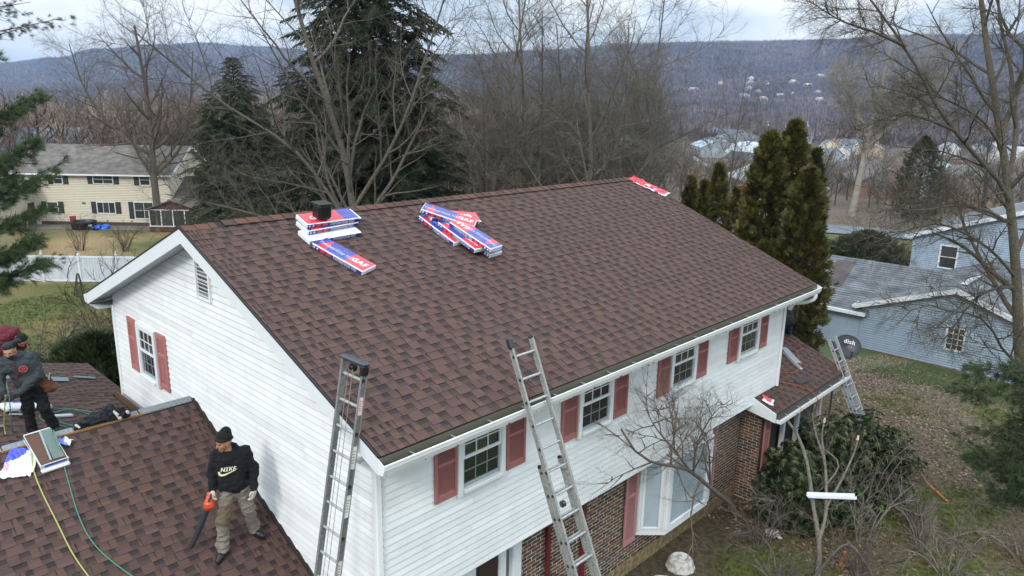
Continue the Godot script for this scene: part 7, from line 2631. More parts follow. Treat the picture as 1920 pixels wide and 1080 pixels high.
	# the big bare tree at the right edge
	var R := [[Vector3(15.80, -5.51, 4.21), Vector3(15.63, -3.43, 3.72), Vector3(15.46, -2.04, 3.33), Vector3(15.57, -0.47, 3.02), Vector3(15.78, 1.24, 2.60), Vector3(15.90, 2.71, 2.19), Vector3(16.08, 3.95, 1.78), Vector3(16.27, 5.05, 1.42), Vector3(16.49, 6.18, 1.08), Vector3(16.69, 7.03, 0.82), Vector3(16.8, 9.0, 0.5)],
		[Vector3(15.64, 0.1, 2.9), Vector3(15.93, 1.0, 2.67), Vector3(15.70, 1.87, 2.44), Vector3(15.21, 2.25, 2.24), Vector3(14.48, 3.04, 1.64), Vector3(13.88, 3.73, 1.21), Vector3(13.66, 4.30, 0.92), Vector3(13.35, 5.08, 0.46), Vector3(12.94, 5.92, -0.13), Vector3(12.3, 7.2, -0.9)],
		[Vector3(15.85, 2.1, 2.35), Vector3(16.3, 2.8, 2.3), Vector3(16.61, 3.60, 2.15), Vector3(16.83, 4.87, 1.77), Vector3(16.97, 5.97, 1.36), Vector3(17.1, 8.0, 1.0)],
		[Vector3(16.0, 3.18, 2.05), Vector3(17.24, 4.88, 2.04), Vector3(17.16, 5.49, 1.59), Vector3(17.23, 6.24, 1.23), Vector3(17.6, 7.6, 0.9)],
		[Vector3(15.50, -2.9, 3.55), Vector3(14.85, -1.89, 3.38), Vector3(14.33, -1.38, 3.11), Vector3(13.87, -0.78, 2.86), Vector3(13.45, -0.52, 2.62), Vector3(13.05, -0.42, 2.46), Vector3(12.47, -0.29, 2.11), Vector3(12.20, -0.14, 1.93), Vector3(11.83, -0.38, 1.77), Vector3(11.53, -0.56, 1.69)],
		[Vector3(15.61, -0.00, 2.89), Vector3(14.76, 0.67, 2.50), Vector3(14.07, 1.08, 2.08), Vector3(13.48, 1.31, 1.68), Vector3(12.65, 1.21, 1.31), Vector3(11.93, 0.99, 0.93)],
		[Vector3(15.74, 1.18, 2.59), Vector3(14.95, 1.52, 2.23), Vector3(14.13, 1.66, 1.78), Vector3(13.21, 1.58, 1.30), Vector3(12.25, 1.78, 0.83)],
		[Vector3(14.27, 3.24, 1.53), Vector3(13.58, 3.48, 1.14), Vector3(12.80, 3.58, 0.73), Vector3(11.79, 3.20, 0.27)],
		[Vector3(15.90, 2.83, 2.15), Vector3(15.20, 3.48, 1.78), Vector3(14.31, 3.87, 1.31), Vector3(13.28, 4.18, 0.71)],
		[Vector3(15.59, -0.24, 2.95), Vector3(14.71, -0.13, 2.74), Vector3(14.00, -0.29, 2.51), Vector3(13.36, -0.80, 2.33), Vector3(12.82, -1.19, 2.22)],
		[Vector3(13.4, 4.99, 0.54), Vector3(12.77, 5.25, 0.09), Vector3(12.02, 5.43, -0.31), Vector3(11.49, 5.71, -0.67)]]
	bare_tree("bare_tree", "large near leafless tree spreading over the right edge of the picture", R[0][0], R, 0.145, q_tree([14, 8], rgb(88, 82, 70), 0.55, 0.75, 0.27, 0.0, 0.2, 0.3), 77)
	# pines at the edges
	var c := Vector3(14.6, GY, 6.0)
	pine("pine_tree", "dark green pine boughs hanging in from the right edge", c, c + Vector3(0, 6.0, 0), [[c + Vector3(0, 4.4, 0), Vector3(12.35, -1.35, 2.95)], [c + Vector3(0, 3.7, 0), Vector3(12.1, -1.75, 3.1)], [c + Vector3(0, 3.0, 0), Vector3(12.0, -2.5, 3.15)], [c + Vector3(0, 2.4, 0), Vector3(12.2, -3.2, 3.5)], [c + Vector3(0, 4.0, 0), Vector3(13.0, -1.5, 3.6)], [c + Vector3(0, 2.0, 0), Vector3(12.6, -3.6, 4.0)], [c + Vector3(0, 3.2, 0), Vector3(12.7, -2.4, 3.7)], [c + Vector3(0, 2.6, 0), Vector3(12.9, -2.9, 3.9)], [c + Vector3(0, 1.6, 0), Vector3(12.5, -3.9, 3.9)], [c + Vector3(0, 2.2, 0), Vector3(12.0, -3.0, 3.35)]], 16, 0.30, 90, Color(1.1, 1.05, 0.72))
	c = Vector3(-1.2, -5.8, -29.5)
	var bg := []
	for e in [[6.5, 4.2, 3.6, -26.4], [5.4, 4.0, 1.9, -26.1], [4.4, 4.3, 0.9, -25.8], [3.4, 3.9, -0.4, -25.7], [2.4, 3.4, -1.6, -25.7], [7.6, 3.2, 5.0, -27.4], [3.0, 2.6, -2.2, -26.2], [5.0, 3.0, 0.6, -26.6], [6.0, 2.8, 2.6, -27.2], [2.0, 2.4, -3.0, -26.4], [8.4, 2.4, 6.0, -28.2], [1.5, 3.6, -2.4, -25.4]]:
		bg.append([c + Vector3(0, e[0] + 0.5, 0), Vector3(e[1] - 0.55, e[2] - 0.1, e[3] - 0.3)])
	pine("pine_tree", "white pine with layered green boughs at the left edge", c, c + Vector3(0, 15.0, 0), bg, 26, 0.5, 150, Color(1.8, 1.7, 1.2))
	c = Vector3(-2.6, -5.4, -17.5)
	pine("pine_tree", "pine with thin twigs reaching into the upper left corner", c, c + Vector3(0, 12.5, 0), [[c + Vector3(0, 10.6, 0), Vector3(1.75, 5.5, -15.0)], [c + Vector3(0, 11.2, 0), Vector3(1.25, 5.85, -15.5)], [c + Vector3(0, 10.2, 0), Vector3(1.2, 5.3, -15.6)], [c + Vector3(0, 10.9, 0), Vector3(0.5, 5.9, -16.0)]], 36, 0.20, 34, Color(0.6, 0.66, 0.62))

# ---------------------------------------------------------------- people: smooth bodies meshed from a distance field
# a shape: [a, b, ra, rb] a tapered capsule, or [centre, radii, basis] an ellipsoid
func dist(s: Array, p: Vector3) -> float:
	if s.size() == 4:
		var ab: Vector3 = s[1] - s[0]
		var t := clampf((p - s[0]).dot(ab) / maxf(ab.length_squared(), 1e-8), 0.0, 1.0)
		return (p - s[0] - ab * t).length() - lerpf(s[2], s[3], t)
	var q: Vector3 = (p - s[0]) * s[2]
	var r: Vector3 = s[1]
	var k := (q / r).length()
	return (k - 1.0) * minf(r.x, minf(r.y, r.z))

func reach(s: Array) -> AABB:
	if s.size() == 4:
		var m := maxf(s[2], s[3])
		return AABB((s[0] as Vector3).min(s[1]) - Vector3.ONE * m, Vector3.ZERO).expand((s[0] as Vector3).max(s[1]) + Vector3.ONE * m)
	var m2 := maxf(s[1].x, maxf(s[1].y, s[1].z))
	return AABB(s[0] - Vector3.ONE * m2, Vector3.ONE * m2 * 2.0)

func field_at(shapes: Array, p: Vector3, k: float) -> float:
	var f := 1000.0
	for s in shapes:
		var d := dist(s, p)
		var h := maxf(k - absf(f - d), 0.0) / k
		f = minf(f, d) - h * h * k * 0.25
	return f

func body(shapes: Array, cell: float, k: float, T: Transform3D, col: Callable, wob := 0.0, sd := 1) -> MB:
	var box := reach(shapes[0])
	for s in shapes: box = box.merge(reach(s))
	box = box.grow(cell * 2.5 + k * 0.3)
	var nx := int(box.size.x / cell) + 2
	var ny := int(box.size.y / cell) + 2
	var nz := int(box.size.z / cell) + 2
	var f := PackedFloat32Array()
	f.resize(nx * ny * nz)
	f.fill(1000.0)
	var fn := FastNoiseLite.new()
	fn.seed = sd; fn.frequency = 7.0; fn.fractal_octaves = 2
	for s in shapes:
		var r := reach(s).grow(cell * 2.0 + k)
		var lo := (r.position - box.position) / cell
		var hi := (r.end - box.position) / cell
		for z in range(maxi(0, int(lo.z)), mini(nz, int(hi.z) + 2)):
			for y in range(maxi(0, int(lo.y)), mini(ny, int(hi.y) + 2)):
				for x in range(maxi(0, int(lo.x)), mini(nx, int(hi.x) + 2)):
					var i := x + nx * (y + ny * z)
					var d := dist(s, box.position + Vector3(x, y, z) * cell)
					var o := f[i]
					var h := maxf(k - absf(o - d), 0.0) / k
					f[i] = minf(o, d) - h * h * k * 0.25
	if wob > 0.0:
		for z in nz:
			for y in ny:
				for x in nx:
					var i := x + nx * (y + ny * z)
					if absf(f[i]) < 0.1:
						var p := box.position + Vector3(x, y, z) * cell
						f[i] += wob * fn.get_noise_3d(p.x, p.y * 1.6, p.z)
	var b := MB.new()
	var idx := PackedInt32Array()
	idx.resize(nx * ny * nz)
	idx.fill(-1)
	var st := [0, 1, nx, nx + 1, nx * ny, nx * ny + 1, nx * ny + nx, nx * ny + nx + 1]
	var ed := [[0, 1], [2, 3], [4, 5], [6, 7], [0, 2], [1, 3], [4, 6], [5, 7], [0, 4], [1, 5], [2, 6], [3, 7]]
	var cn := [Vector3(0, 0, 0), Vector3(1, 0, 0), Vector3(0, 1, 0), Vector3(1, 1, 0), Vector3(0, 0, 1), Vector3(1, 0, 1), Vector3(0, 1, 1), Vector3(1, 1, 1)]
	for z in nz - 1:
		for y in ny - 1:
			for x in nx - 1:
				var i := x + nx * (y + ny * z)
				var c := 0
				for q in 8:
					if f[i + st[q]] < 0.0: c += 1
				if c == 0 or c == 8: continue
				var s := Vector3.ZERO
				var m := 0
				for e in ed:
					var a: float = f[i + st[e[0]]]
					var d: float = f[i + st[e[1]]]
					if (a < 0.0) != (d < 0.0):
						s += cn[e[0]].lerp(cn[e[1]], a / (a - d))
						m += 1
				s /= m
				idx[i] = b.v.size()
				var g := Vector3(f[i + 1] - f[i] + f[i + st[7]] - f[i + st[6]], f[i + nx] - f[i] + f[i + st[7]] - f[i + st[5]], f[i + nx * ny] - f[i] + f[i + st[7]] - f[i + st[3]]).normalized()
				var p := box.position + (Vector3(x, y, z) + s) * cell
				b.v.push_back(T * p)
				b.n.push_back(T.basis * g)
				b.c.push_back(col.call(p))
	for z in range(1, nz - 1):
		for y in range(1, ny - 1):
			for x in range(1, nx - 1):
				var i := x + nx * (y + ny * z)
				var inside := f[i] < 0.0
				for ax in 3:
					var o: int = [1, nx, nx * ny][ax]
					if inside == (f[i + o] < 0.0): continue
					var u: int = [nx, nx * ny, 1][ax]
					var v: int = [nx * ny, 1, nx][ax]
					var q := [idx[i - u - v], idx[i - v], idx[i], idx[i - u]]
					if q.has(-1): continue
					if inside: b.ix.append_array([q[0], q[2], q[1], q[0], q[3], q[2]])
					else: b.ix.append_array([q[0], q[1], q[2], q[0], q[2], q[3]])
	return b

# a hand in its own axes: palm along +x from the wrist, back of the hand +z, thumb side +y; curl bends the fingers
func hand_shapes(w: Vector3, dir: Vector3, back: Vector3, side: float, curl: float) -> Array:
	var x := dir.normalized()
	var z := (back - x * back.dot(x)).normalized()
	var y := z.cross(x) * side
	var o := [[w, w + x * 0.045, 0.026, 0.03], [w + x * 0.045 + y * 0.022, w + x * 0.085 + y * 0.026, 0.019, 0.016], [w + x * 0.045 - y * 0.02, w + x * 0.08 - y * 0.026, 0.019, 0.015]]
	var lens := [0.036, 0.042, 0.039, 0.030]
	for i in 4:
		var p := w + x * (0.088 - 0.004 * absf(i - 1)) + y * (0.030 - 0.02 * i)
		var a := curl * 0.5
		for k in 3:
			var d := x * cos(a) - z * sin(a)
			var q: Vector3 = p + d * lens[i] * (1.0 - 0.22 * k)
			o.append([p, q, 0.0095 - 0.001 * k, 0.0085 - 0.001 * k])
			p = q
			a += curl
	var t0 := w + x * 0.025 + y * 0.028
	var t1 := t0 + (x * 0.6 + y * 0.7 - z * 0.3).normalized() * 0.038
	var t2 := t1 + (x * 0.85 + y * 0.1 - z * 0.5 * curl).normalized() * 0.034
	o.append([t0, t1, 0.014, 0.011])
	o.append([t1, t2, 0.011, 0.009])
	return o

func head_shapes(c: Vector3, b: Basis) -> Array:       # b.z is where the face looks
	var f := func(v: Vector3) -> Vector3: return c + b * v
	var inv := b.inverse()
	return [[c + b * Vector3(0, 0.025, -0.012), Vector3(0.076, 0.095, 0.095), inv], [f.call(Vector3(0, -0.045, 0.028)), f.call(Vector3(0, -0.085, 0.055)), 0.052, 0.034],
		[f.call(Vector3(-0.03, -0.03, 0.055)), f.call(Vector3(0.03, -0.03, 0.055)), 0.03, 0.03], [f.call(Vector3(0, 0.012, 0.085)), f.call(Vector3(0, -0.025, 0.105)), 0.011, 0.016],
		[f.call(Vector3(-0.035, 0.024, 0.076)), f.call(Vector3(0.035, 0.024, 0.076)), 0.014, 0.014], [f.call(Vector3(-0.02, -0.058, 0.085)), f.call(Vector3(0.02, -0.058, 0.085)), 0.011, 0.011],
		[f.call(Vector3(-0.078, 0.02, -0.01)), f.call(Vector3(-0.082, -0.03, 0.0)), 0.014, 0.009], [f.call(Vector3(0.078, 0.02, -0.01)), f.call(Vector3(0.082, -0.03, 0.0)), 0.014, 0.009]]

# j: joints by name, in the figure's own axes (x to its left, y up, z ahead)
func person(label: String, at: Vector3, turn: float, j: Dictionary, c: Dictionary, group := "") -> Node3D:
	var o := thing("person", label, "person", at, group, turn)
	var T := world_of(o)
	var skin: Color = c.skin
	var one := func(col: Color) -> Callable: return func(_p): return col
	var up: Vector3 = (j.chest - j.pelvis).normalized()
	var lr: Vector3 = (j.shl - j.shr).normalized()
	# the body: one continuous skin from head to feet
	var sh := [[j.pelvis - lr * 0.06, j.pelvis + lr * 0.06, 0.115, 0.115], [j.pelvis - lr * 0.04, j.chest - lr * 0.07, 0.105, 0.105], [j.pelvis + lr * 0.04, j.chest + lr * 0.07, 0.105, 0.105], [j.shr, j.shl, 0.062, 0.062], [j.chest, j.neck, 0.07, 0.055], [j.neck, j.head - up * 0.03, 0.05, 0.052],
		[j.shr, j.elr, 0.05, 0.04], [j.elr, j.wrr, 0.04, 0.028], [j.shl, j.ell, 0.05, 0.04], [j.ell, j.wrl, 0.04, 0.028],
		[j.hir, j.knr, 0.085, 0.056], [j.knr, j.anr, 0.055, 0.036], [j.hil, j.knl, 0.085, 0.056], [j.knl, j.anl, 0.055, 0.036], [j.anr, j.anr + j.ftr * 0.12 - Vector3(0, 0.03, 0), 0.036, 0.03], [j.anl, j.anl + j.ftl * 0.12 - Vector3(0, 0.03, 0), 0.036, 0.03]]
	var b := body(sh, 0.018, 0.05, T, one.call(skin))
	var hd := head_shapes(j.head, j.face)
	var face := func(p: Vector3) -> Color:
		var q: Vector3 = (j.face as Basis).inverse() * (p - j.head)
		if c.has("beard") and q.y < -0.035 and q.z > -0.04 and not (q.y > -0.052 and absf(q.x) < 0.02): return c.beard
		if absf(q.y + 0.058) < 0.007 and absf(q.x) < 0.024 and q.z > 0.06: return Color(skin.r * 0.7, skin.g * 0.45, skin.b * 0.45)
		return skin
	var hm := body(hd, 0.0055, 0.022, T, face)
	b.add(hm, Transform3D())
	var gl: Color = c.get("glove", skin)
	for e in [["wrr", "elr", "hr", 1.0], ["wrl", "ell", "hl", -1.0]]:
		if not j.has(e[2]): continue
		var hs := hand_shapes(j[e[0]], j[e[2]], j.get(e[2] + "b", Vector3(0, 0, 1)), e[3], c.get("curl", 0.6))
		if not c.has("glove"): b.add(body(hs, 0.006, 0.012, T, one.call(skin)), Transform3D())
		else:
			for s in hs:
				s[2] += 0.004; s[3] += 0.004
			hs.append([j[e[0]] - (j[e[0]] - j[e[1]]).normalized() * 0.03, j[e[0]], 0.04, 0.036])
			part("glove", body(hs, 0.006, 0.012, T, one.call(gl)), "cloth", o)
	part("body", b, "skin", o)
	# eyes
	for s in [-1.0, 1.0]:
		var eb := MB.new()
		eb.col = rgb(44, 30, 26)
		eb.sphere(T * Transform3D(j.face, j.head + (j.face as Basis) * Vector3(s * 0.03, 0.004, 0.079)), Vector3(0.012, 0.006, 0.008), 8, 5)
		part("eye", eb, "plastic", o)
	# trousers
	var tr := [[j.pelvis - lr * 0.06, j.pelvis + lr * 0.06, 0.118, 0.118], [j.pelvis - lr * 0.05 + up * 0.06, j.pelvis + lr * 0.05 + up * 0.06, 0.1, 0.1], [j.hir, j.knr, 0.108, 0.082], [j.knr, j.anr + Vector3(0, 0.03, 0), 0.082, 0.072], [j.hil, j.knl, 0.108, 0.082], [j.knl, j.anl + Vector3(0, 0.03, 0), 0.082, 0.072], [j.anr + Vector3(0, 0.05, 0), j.anr + Vector3(0, 0.0, 0) + j.ftr * 0.02, 0.076, 0.07], [j.anl + Vector3(0, 0.05, 0), j.anl + j.ftl * 0.02, 0.076, 0.07]]
	var fn := FastNoiseLite.new()
	fn.seed = 5; fn.frequency = 3.0
	var tcol := func(p: Vector3) -> Color:
		var v: Color = c.trousers
		var n := fn.get_noise_3d(p.x, p.y, p.z)
		v = v * (1.0 + n * 0.35)
		if c.has("stain"):
			var q: float = p.distance_to((j.hir as Vector3).lerp(j.knr, 0.75) + Vector3(0.0, 0, 0.09)) / 0.2
			v = v.lerp(c.stain, clampf(1.25 - q + n * 0.6, 0.0, 0.75))
		return v
	part("trousers", body(tr, 0.013, 0.05, T, tcol, 0.022, 4), "cloth", o)
	# hooded top
	var w: float = c.get("bulk", 1.0)
	var hem: Vector3 = j.pelvis + up * 0.02
	var tp := [[hem - lr * 0.06, hem + lr * 0.06, 0.15 * w, 0.15 * w], [hem - lr * 0.05, j.chest - lr * 0.085, 0.138 * w, 0.132 * w], [hem + lr * 0.05, j.chest + lr * 0.085, 0.138 * w, 0.132 * w], [j.chest - lr * 0.09 + up * 0.05, j.chest + lr * 0.09 + up * 0.05, 0.12 * w, 0.12 * w], [j.shr, j.shl, 0.082 * w, 0.082 * w], [j.chest + up * 0.1, j.neck + up * 0.0, 0.1, 0.072],
		[j.shr, j.elr, 0.083 * w, 0.07 * w], [j.elr, j.wrr, 0.07 * w, 0.05], [j.shl, j.ell, 0.083 * w, 0.07 * w], [j.ell, j.wrl, 0.07 * w, 0.05]]
	var bk := -(j.torso_front as Vector3)
	if c.get("hood", true):
		tp.append([j.neck + bk * 0.07 - lr * 0.08 - up * 0.01, j.neck + bk * 0.07 + lr * 0.08 - up * 0.01, 0.055, 0.055])
		tp.append([j.neck + bk * 0.10 - up * 0.05, j.neck + bk * 0.09 + up * 0.04, 0.06, 0.045])
	part("hooded_top", body(tp, 0.013, 0.045, T, one.call(c.top), 0.02, 9), "cloth", o)
	if c.has("chest_print"): 
		var pm: MB = c.chest_print
		var q := MB.new()
		q.col = Color(1, 1, 1)
		var front: Vector3 = j.torso_front
		var ax: Vector3 = lr
		var ay := front.cross(ax).normalized()
		var mid: Vector3 = j.chest + ay * c.get("print_up", 0.0) + lr * c.get("print_left", 0.0)
		for i in pm.v.size():
			var p: Vector3 = mid + ax * pm.v[i].x + ay * pm.v[i].y + front * 0.35
			for k in 40:
				var d := field_at(tp, p, 0.045)
				if d < 0.012: break
				p -= front * maxf(d * 0.7, 0.003)
			q.v.push_back(T * (p + front * 0.004)); q.n.push_back(T.basis * front)
		q.c = pm.c; q.ix = pm.ix
		part("chest_print", q, "matte", o)
	# shoes
	for e in [["anr", "ftr"], ["anl", "ftl"]]:
		var a: Vector3 = j[e[0]]
		var d: Vector3 = j[e[1]]
		var sd := Vector3.UP.cross(d).normalized() * 0.012
		var sl := [[a + Vector3(0, 0.045, 0), a + Vector3(0, -0.01, 0), 0.05, 0.052], [a - d * 0.045 + Vector3(0, -0.035, 0), a + d * 0.10 + Vector3(0, -0.035, 0) + sd, 0.042, 0.046], [a + d * 0.09 + Vector3(0, -0.035, 0) - sd, a + d * 0.165 + Vector3(0, -0.042, 0), 0.044, 0.034]]
		var f := part("shoe", body(sl, 0.010, 0.03, T, one.call(c.shoes)), "plastic", o)
		var sb := MB.new()
		sb.col = c.get("sole", rgb(40, 38, 36))
		var pp := PackedVector2Array()
		for i in 18:
			var t := TAU * i / 18.0
			pp.push_back(Vector2(0.055 + cos(t) * 0.14, sin(t) * (0.046 + 0.006 * cos(t))))
		var fx := d
		var fz := Vector3.UP.cross(d).normalized()
		sb.extrude(pp, T * Transform3D(Basis(fx, -fz, Vector3.UP), a + Vector3(0, -0.068, 0)), 0.02)
		part("sole", sb, "plastic", f)
	return o

func make_people() -> void:
	var sk := rgb(150, 108, 84)
	var face := func(x: float, y: float, z: float, tilt := 0.0) -> Basis:
		var f := Vector3(x, y, z).normalized()
		var r := Vector3.UP.cross(f).normalized()
		return Basis(r, f.cross(r), f) * Basis(Vector3.BACK, tilt)
	# ---- man with the blower
	var p1 := Vector3(-0.35, -2.27, -2.90)
	var sw := MB.new()
	var w := words("NIKE", 0.086, 0.0, "Droid Sans", true)
	for i in w.v.size(): w.v[i] = Vector3(w.v[i].x + w.v[i].y * 0.22 + 0.012, w.v[i].y + 0.035, 0)
	recolor(w, rgb(226, 222, 210))
	sw.add(w, Transform3D())
	sw.col = rgb(226, 214, 178)
	var curve := [Vector2(-0.125, 0.0), Vector2(-0.12, -0.045), Vector2(-0.09, -0.062), Vector2(-0.04, -0.054), Vector2(0.04, -0.022), Vector2(0.14, 0.03), Vector2(0.04, -0.005), Vector2(-0.035, -0.026), Vector2(-0.075, -0.03), Vector2(-0.092, -0.02), Vector2(-0.095, 0.0), Vector2(-0.105, 0.012)]
	sw.extrude(PackedVector2Array(curve), Transform3D(), 0.0)
	var fr := Vector3(-0.12, 0, 0.99).normalized()
	var j := {"pelvis": Vector3(-0.01, 0.93, 0.0), "chest": Vector3(-0.02, 1.25, 0.01), "neck": Vector3(-0.04, 1.45, 0.02), "head": Vector3(-0.075, 1.575, 0.05), "face": face.call(-0.85, -0.10, 0.52, 0.05), "torso_front": fr,
		"shr": Vector3(-0.19, 1.38, -0.01), "shl": Vector3(0.165, 1.38, 0.0), "elr": Vector3(-0.265, 1.11, -0.04), "wrr": Vector3(-0.265, 0.95, 0.09), "ell": Vector3(0.265, 1.10, -0.02), "wrl": Vector3(0.255, 0.87, 0.12), "hr": Vector3(-0.1, -0.9, 0.25), "hrb": Vector3(-1, 0, 0.2), "hl": Vector3(-0.15, -0.95, 0.2), "hlb": Vector3(0.9, 0, 0.5),
		"hir": Vector3(-0.095, 0.88, 0.0), "hil": Vector3(0.085, 0.88, 0.0), "knr": Vector3(-0.165, 0.48, 0.14), "knl": Vector3(0.155, 0.52, -0.03), "anr": Vector3(-0.20, 0.055, 0.13), "anl": Vector3(0.20, 0.105, -0.18), "ftr": Vector3(-0.40, -0.28, 0.87).normalized(), "ftl": Vector3(0.72, -0.25, 0.62).normalized()}
	var man := person("man in a black hoodie and grey trousers with a blower on the low roof", p1, -0.468, j, {"skin": sk, "top": rgb(20, 20, 22), "bulk": 0.95, "trousers": rgb(136, 130, 120), "stain": rgb(96, 78, 52), "shoes": rgb(30, 30, 32), "glove": rgb(206, 198, 184), "chest_print": sw, "print_up": -0.06, "print_left": -0.02})
	var T := world_of(man)
	var hb: Basis = j.face
	var hat := [[j.head + hb * Vector3(0, 0.076, -0.02), Vector3(0.092, 0.082, 0.106), hb.inverse()], [j.head + hb * Vector3(0, 0.11, -0.035), j.head + hb * Vector3(0, 0.14, -0.055), 0.078, 0.066]]
	var hatc := func(p: Vector3) -> Color:
		var q: Vector3 = hb.inverse() * (p - j.head)
		if q.z > 0.055 and q.y < 0.075 and q.y > 0.045 and absf(q.x - 0.02) < 0.035: return rgb(190, 200, 226) if q.x > 0.0 else rgb(70, 90, 160)
		return rgb(18, 18, 20)
	var cut := body(hat, 0.007, 0.03, T, hatc, 0.006, 3)
	part("beanie", cut, "cloth", man)
	var cuff := MB.new()
	cuff.col = rgb(22, 22, 24)
	var ring := PackedVector3Array()
	for i in 25: ring.push_back(T * (j.head + hb * Vector3(cos(TAU * i / 24.0) * 0.086, 0.050 + 0.016 * sin(TAU * i / 24.0), sin(TAU * i / 24.0) * 0.103 - 0.012)))
	cuff.tube(ring, flat_r(25, 0.019), 7, false)
	part("beanie_cuff", cuff, "cloth", man)
	# the leaf blower in his right hand
	var o := thing("leaf_blower", "orange handheld leaf blower with a long black tube", "blower", T * Vector3(-0.31, 0.72, 0.12))
	var b := body([[Vector3(-0.295, 0.86, 0.08), Vector3(-0.325, 0.76, 0.15), 0.05, 0.058], [Vector3(-0.30, 0.79, 0.05), Vector3(-0.30, 0.74, 0.16), 0.06, 0.046], [Vector3(-0.34, 0.74, 0.15), Vector3(-0.355, 0.69, 0.15), 0.046, 0.036]], 0.009, 0.04, T, func(p): return rgb(208, 74, 34) if fmod(p.y * 31.0 + 40.0, 1.0) > 0.16 else rgb(52, 40, 38))
	part("motor_housing", b, "plastic", o)
	b = MB.new()
	b.col = rgb(36, 34, 36)
	b.tube(lerp_path([T * Vector3(-0.26, 0.84, 0.04), T * Vector3(-0.272, 0.89, 0.10), T * Vector3(-0.29, 0.885, 0.16), T * Vector3(-0.32, 0.82, 0.19)], 10), flat_r(10, 0.014), 7)
	part("handle", b, "plastic", o)
	b = MB.new()
	b.col = rgb(50, 54, 62)
	var tp := lerp_path([T * Vector3(-0.345, 0.71, 0.15), T * Vector3(-0.40, 0.57, 0.14), T * Vector3(-0.50, 0.34, 0.12), T * Vector3(-0.60, 0.14, 0.10)], 14)
	var rr := PackedFloat32Array()
	for i in 14: rr.push_back(0.040 + (0.004 if i % 5 == 0 else 0.0) - 0.004 * i / 13.0)
	b.tube(tp, rr, 12)
	part("blower_tube", b, "plastic", o)
	# ---- man with the tool belt
	var p2 := Vector3(-1.56, rear_y(-1.56) + 0.02, -7.04)
	var ringp := MB.new()
	for e in [[0.062, 0.046, rgb(190, 92, 98)], [0.034, 0.0, rgb(176, 70, 78)]]:
		ringp.col = e[2]
		for i in 20:
			var a := TAU * i / 20.0
			var c := TAU * (i + 1) / 20.0
			var v0 := Vector3(cos(a), sin(a), 0)
			var v1 := Vector3(cos(c), sin(c), 0)
			ringp.quad(v0 * e[1], v0 * e[0], v1 * e[0], v1 * e[1])
	ringp.col = rgb(40, 34, 36)
	ringp.quad(Vector3(-0.012, -0.022, 0.0), Vector3(0.02, -0.012, 0.0), Vector3(0.012, 0.022, 0.0), Vector3(-0.02, 0.012, 0.0))
	ringp.col = rgb(112, 30, 36)
	ringp.quad(Vector3(-0.16, -0.13, 0), Vector3(-0.10, -0.13, 0), Vector3(-0.07, 0.12, 0), Vector3(-0.13, 0.12, 0))
	j = {"pelvis": Vector3(-0.09, 0.88, 0.0), "chest": Vector3(-0.18, 1.16, 0.07), "neck": Vector3(-0.24, 1.345, 0.12), "head": Vector3(-0.275, 1.455, 0.17), "face": face.call(-0.16, -0.22, 0.95, 0.04), "torso_front": Vector3(-0.05, -0.2, 0.97).normalized(),
		"shr": Vector3(-0.385, 1.26, 0.07), "shl": Vector3(0.0, 1.30, 0.05), "elr": Vector3(-0.47, 1.0, 0.10), "wrr": Vector3(-0.43, 0.83, 0.27), "ell": Vector3(0.05, 1.0, 0.12), "wrl": Vector3(-0.24, 0.80, 0.32), "hr": Vector3(-0.4, -0.5, 0.6), "hrb": Vector3(0, 0.7, 0.7), "hl": Vector3(-0.85, -0.35, 0.3), "hlb": Vector3(0.2, 0.5, 0.9),
		"hir": Vector3(-0.175, 0.84, 0.0), "hil": Vector3(0.0, 0.84, 0.0), "knr": Vector3(-0.17, 0.46, 0.08), "knl": Vector3(0.045, 0.45, 0.08), "anr": Vector3(-0.17, 0.055, 0.02), "anl": Vector3(0.12, 0.055, -0.02), "ftr": Vector3(-0.4, -0.05, 0.9).normalized(), "ftl": Vector3(0.35, -0.1, 0.92).normalized()}
	man = person("bearded man in a dark grey hoodie and black trousers with a tool belt", p2, -0.36, j, {"skin": rgb(158, 116, 90), "beard": rgb(38, 28, 24), "top": rgb(58, 64, 70), "trousers": rgb(22, 22, 24), "shoes": rgb(28, 27, 27), "sole": rgb(150, 132, 118), "glove": rgb(44, 46, 50), "chest_print": ringp, "print_up": 0.02, "print_left": 0.06})
	T = world_of(man)
	hb = j.face
	var cap := body([[j.head + hb * Vector3(0, 0.078, -0.016), Vector3(0.087, 0.072, 0.104), hb.inverse()], [j.head + hb * Vector3(0.02, 0.125, -0.02), j.head + hb * Vector3(0.14, 0.15, -0.05), 0.028, 0.03], [j.head + hb * Vector3(0.13, 0.15, -0.05), j.head + hb * Vector3(0.15, 0.11, -0.06), 0.03, 0.02]], 0.007, 0.03, T, func(_p): return rgb(44, 48, 54), 0.012, 6)
	part("knit_cap", cap, "cloth", man)
	b = body([[Vector3(0.06, 0.86, 0.06), Vector3(0.12, 0.75, 0.04), 0.07, 0.08], [Vector3(0.14, 0.84, -0.02), Vector3(0.18, 0.72, 0.0), 0.06, 0.07], [Vector3(-0.22, 0.93, -0.02), Vector3(0.08, 0.92, 0.08), 0.03, 0.035]], 0.011, 0.03, T, func(p): return rgb(112, 74, 46) if p.y < 0.83 else rgb(86, 54, 38), 0.02, 8)
	part("tool_belt", b, "cloth", man)
	b = MB.new()
	b.col = rgb(206, 208, 210)
	b.cyl(T * Vector3(0.16, 0.88, 0.05), T * Vector3(0.19, 0.99, 0.06), 0.012, 0.008, 6)
	b.col = rgb(196, 84, 48)
	b.cyl(T * Vector3(0.05, 0.88, 0.11), T * Vector3(0.05, 1.0, 0.13), 0.014, 0.012, 6)
	part("belt_tools", b, "plastic", man).set_meta("kind", "stuff")
	# the sheet of shingle he holds
	var sc := T * Vector3(-0.60, 0.90, 0.20)
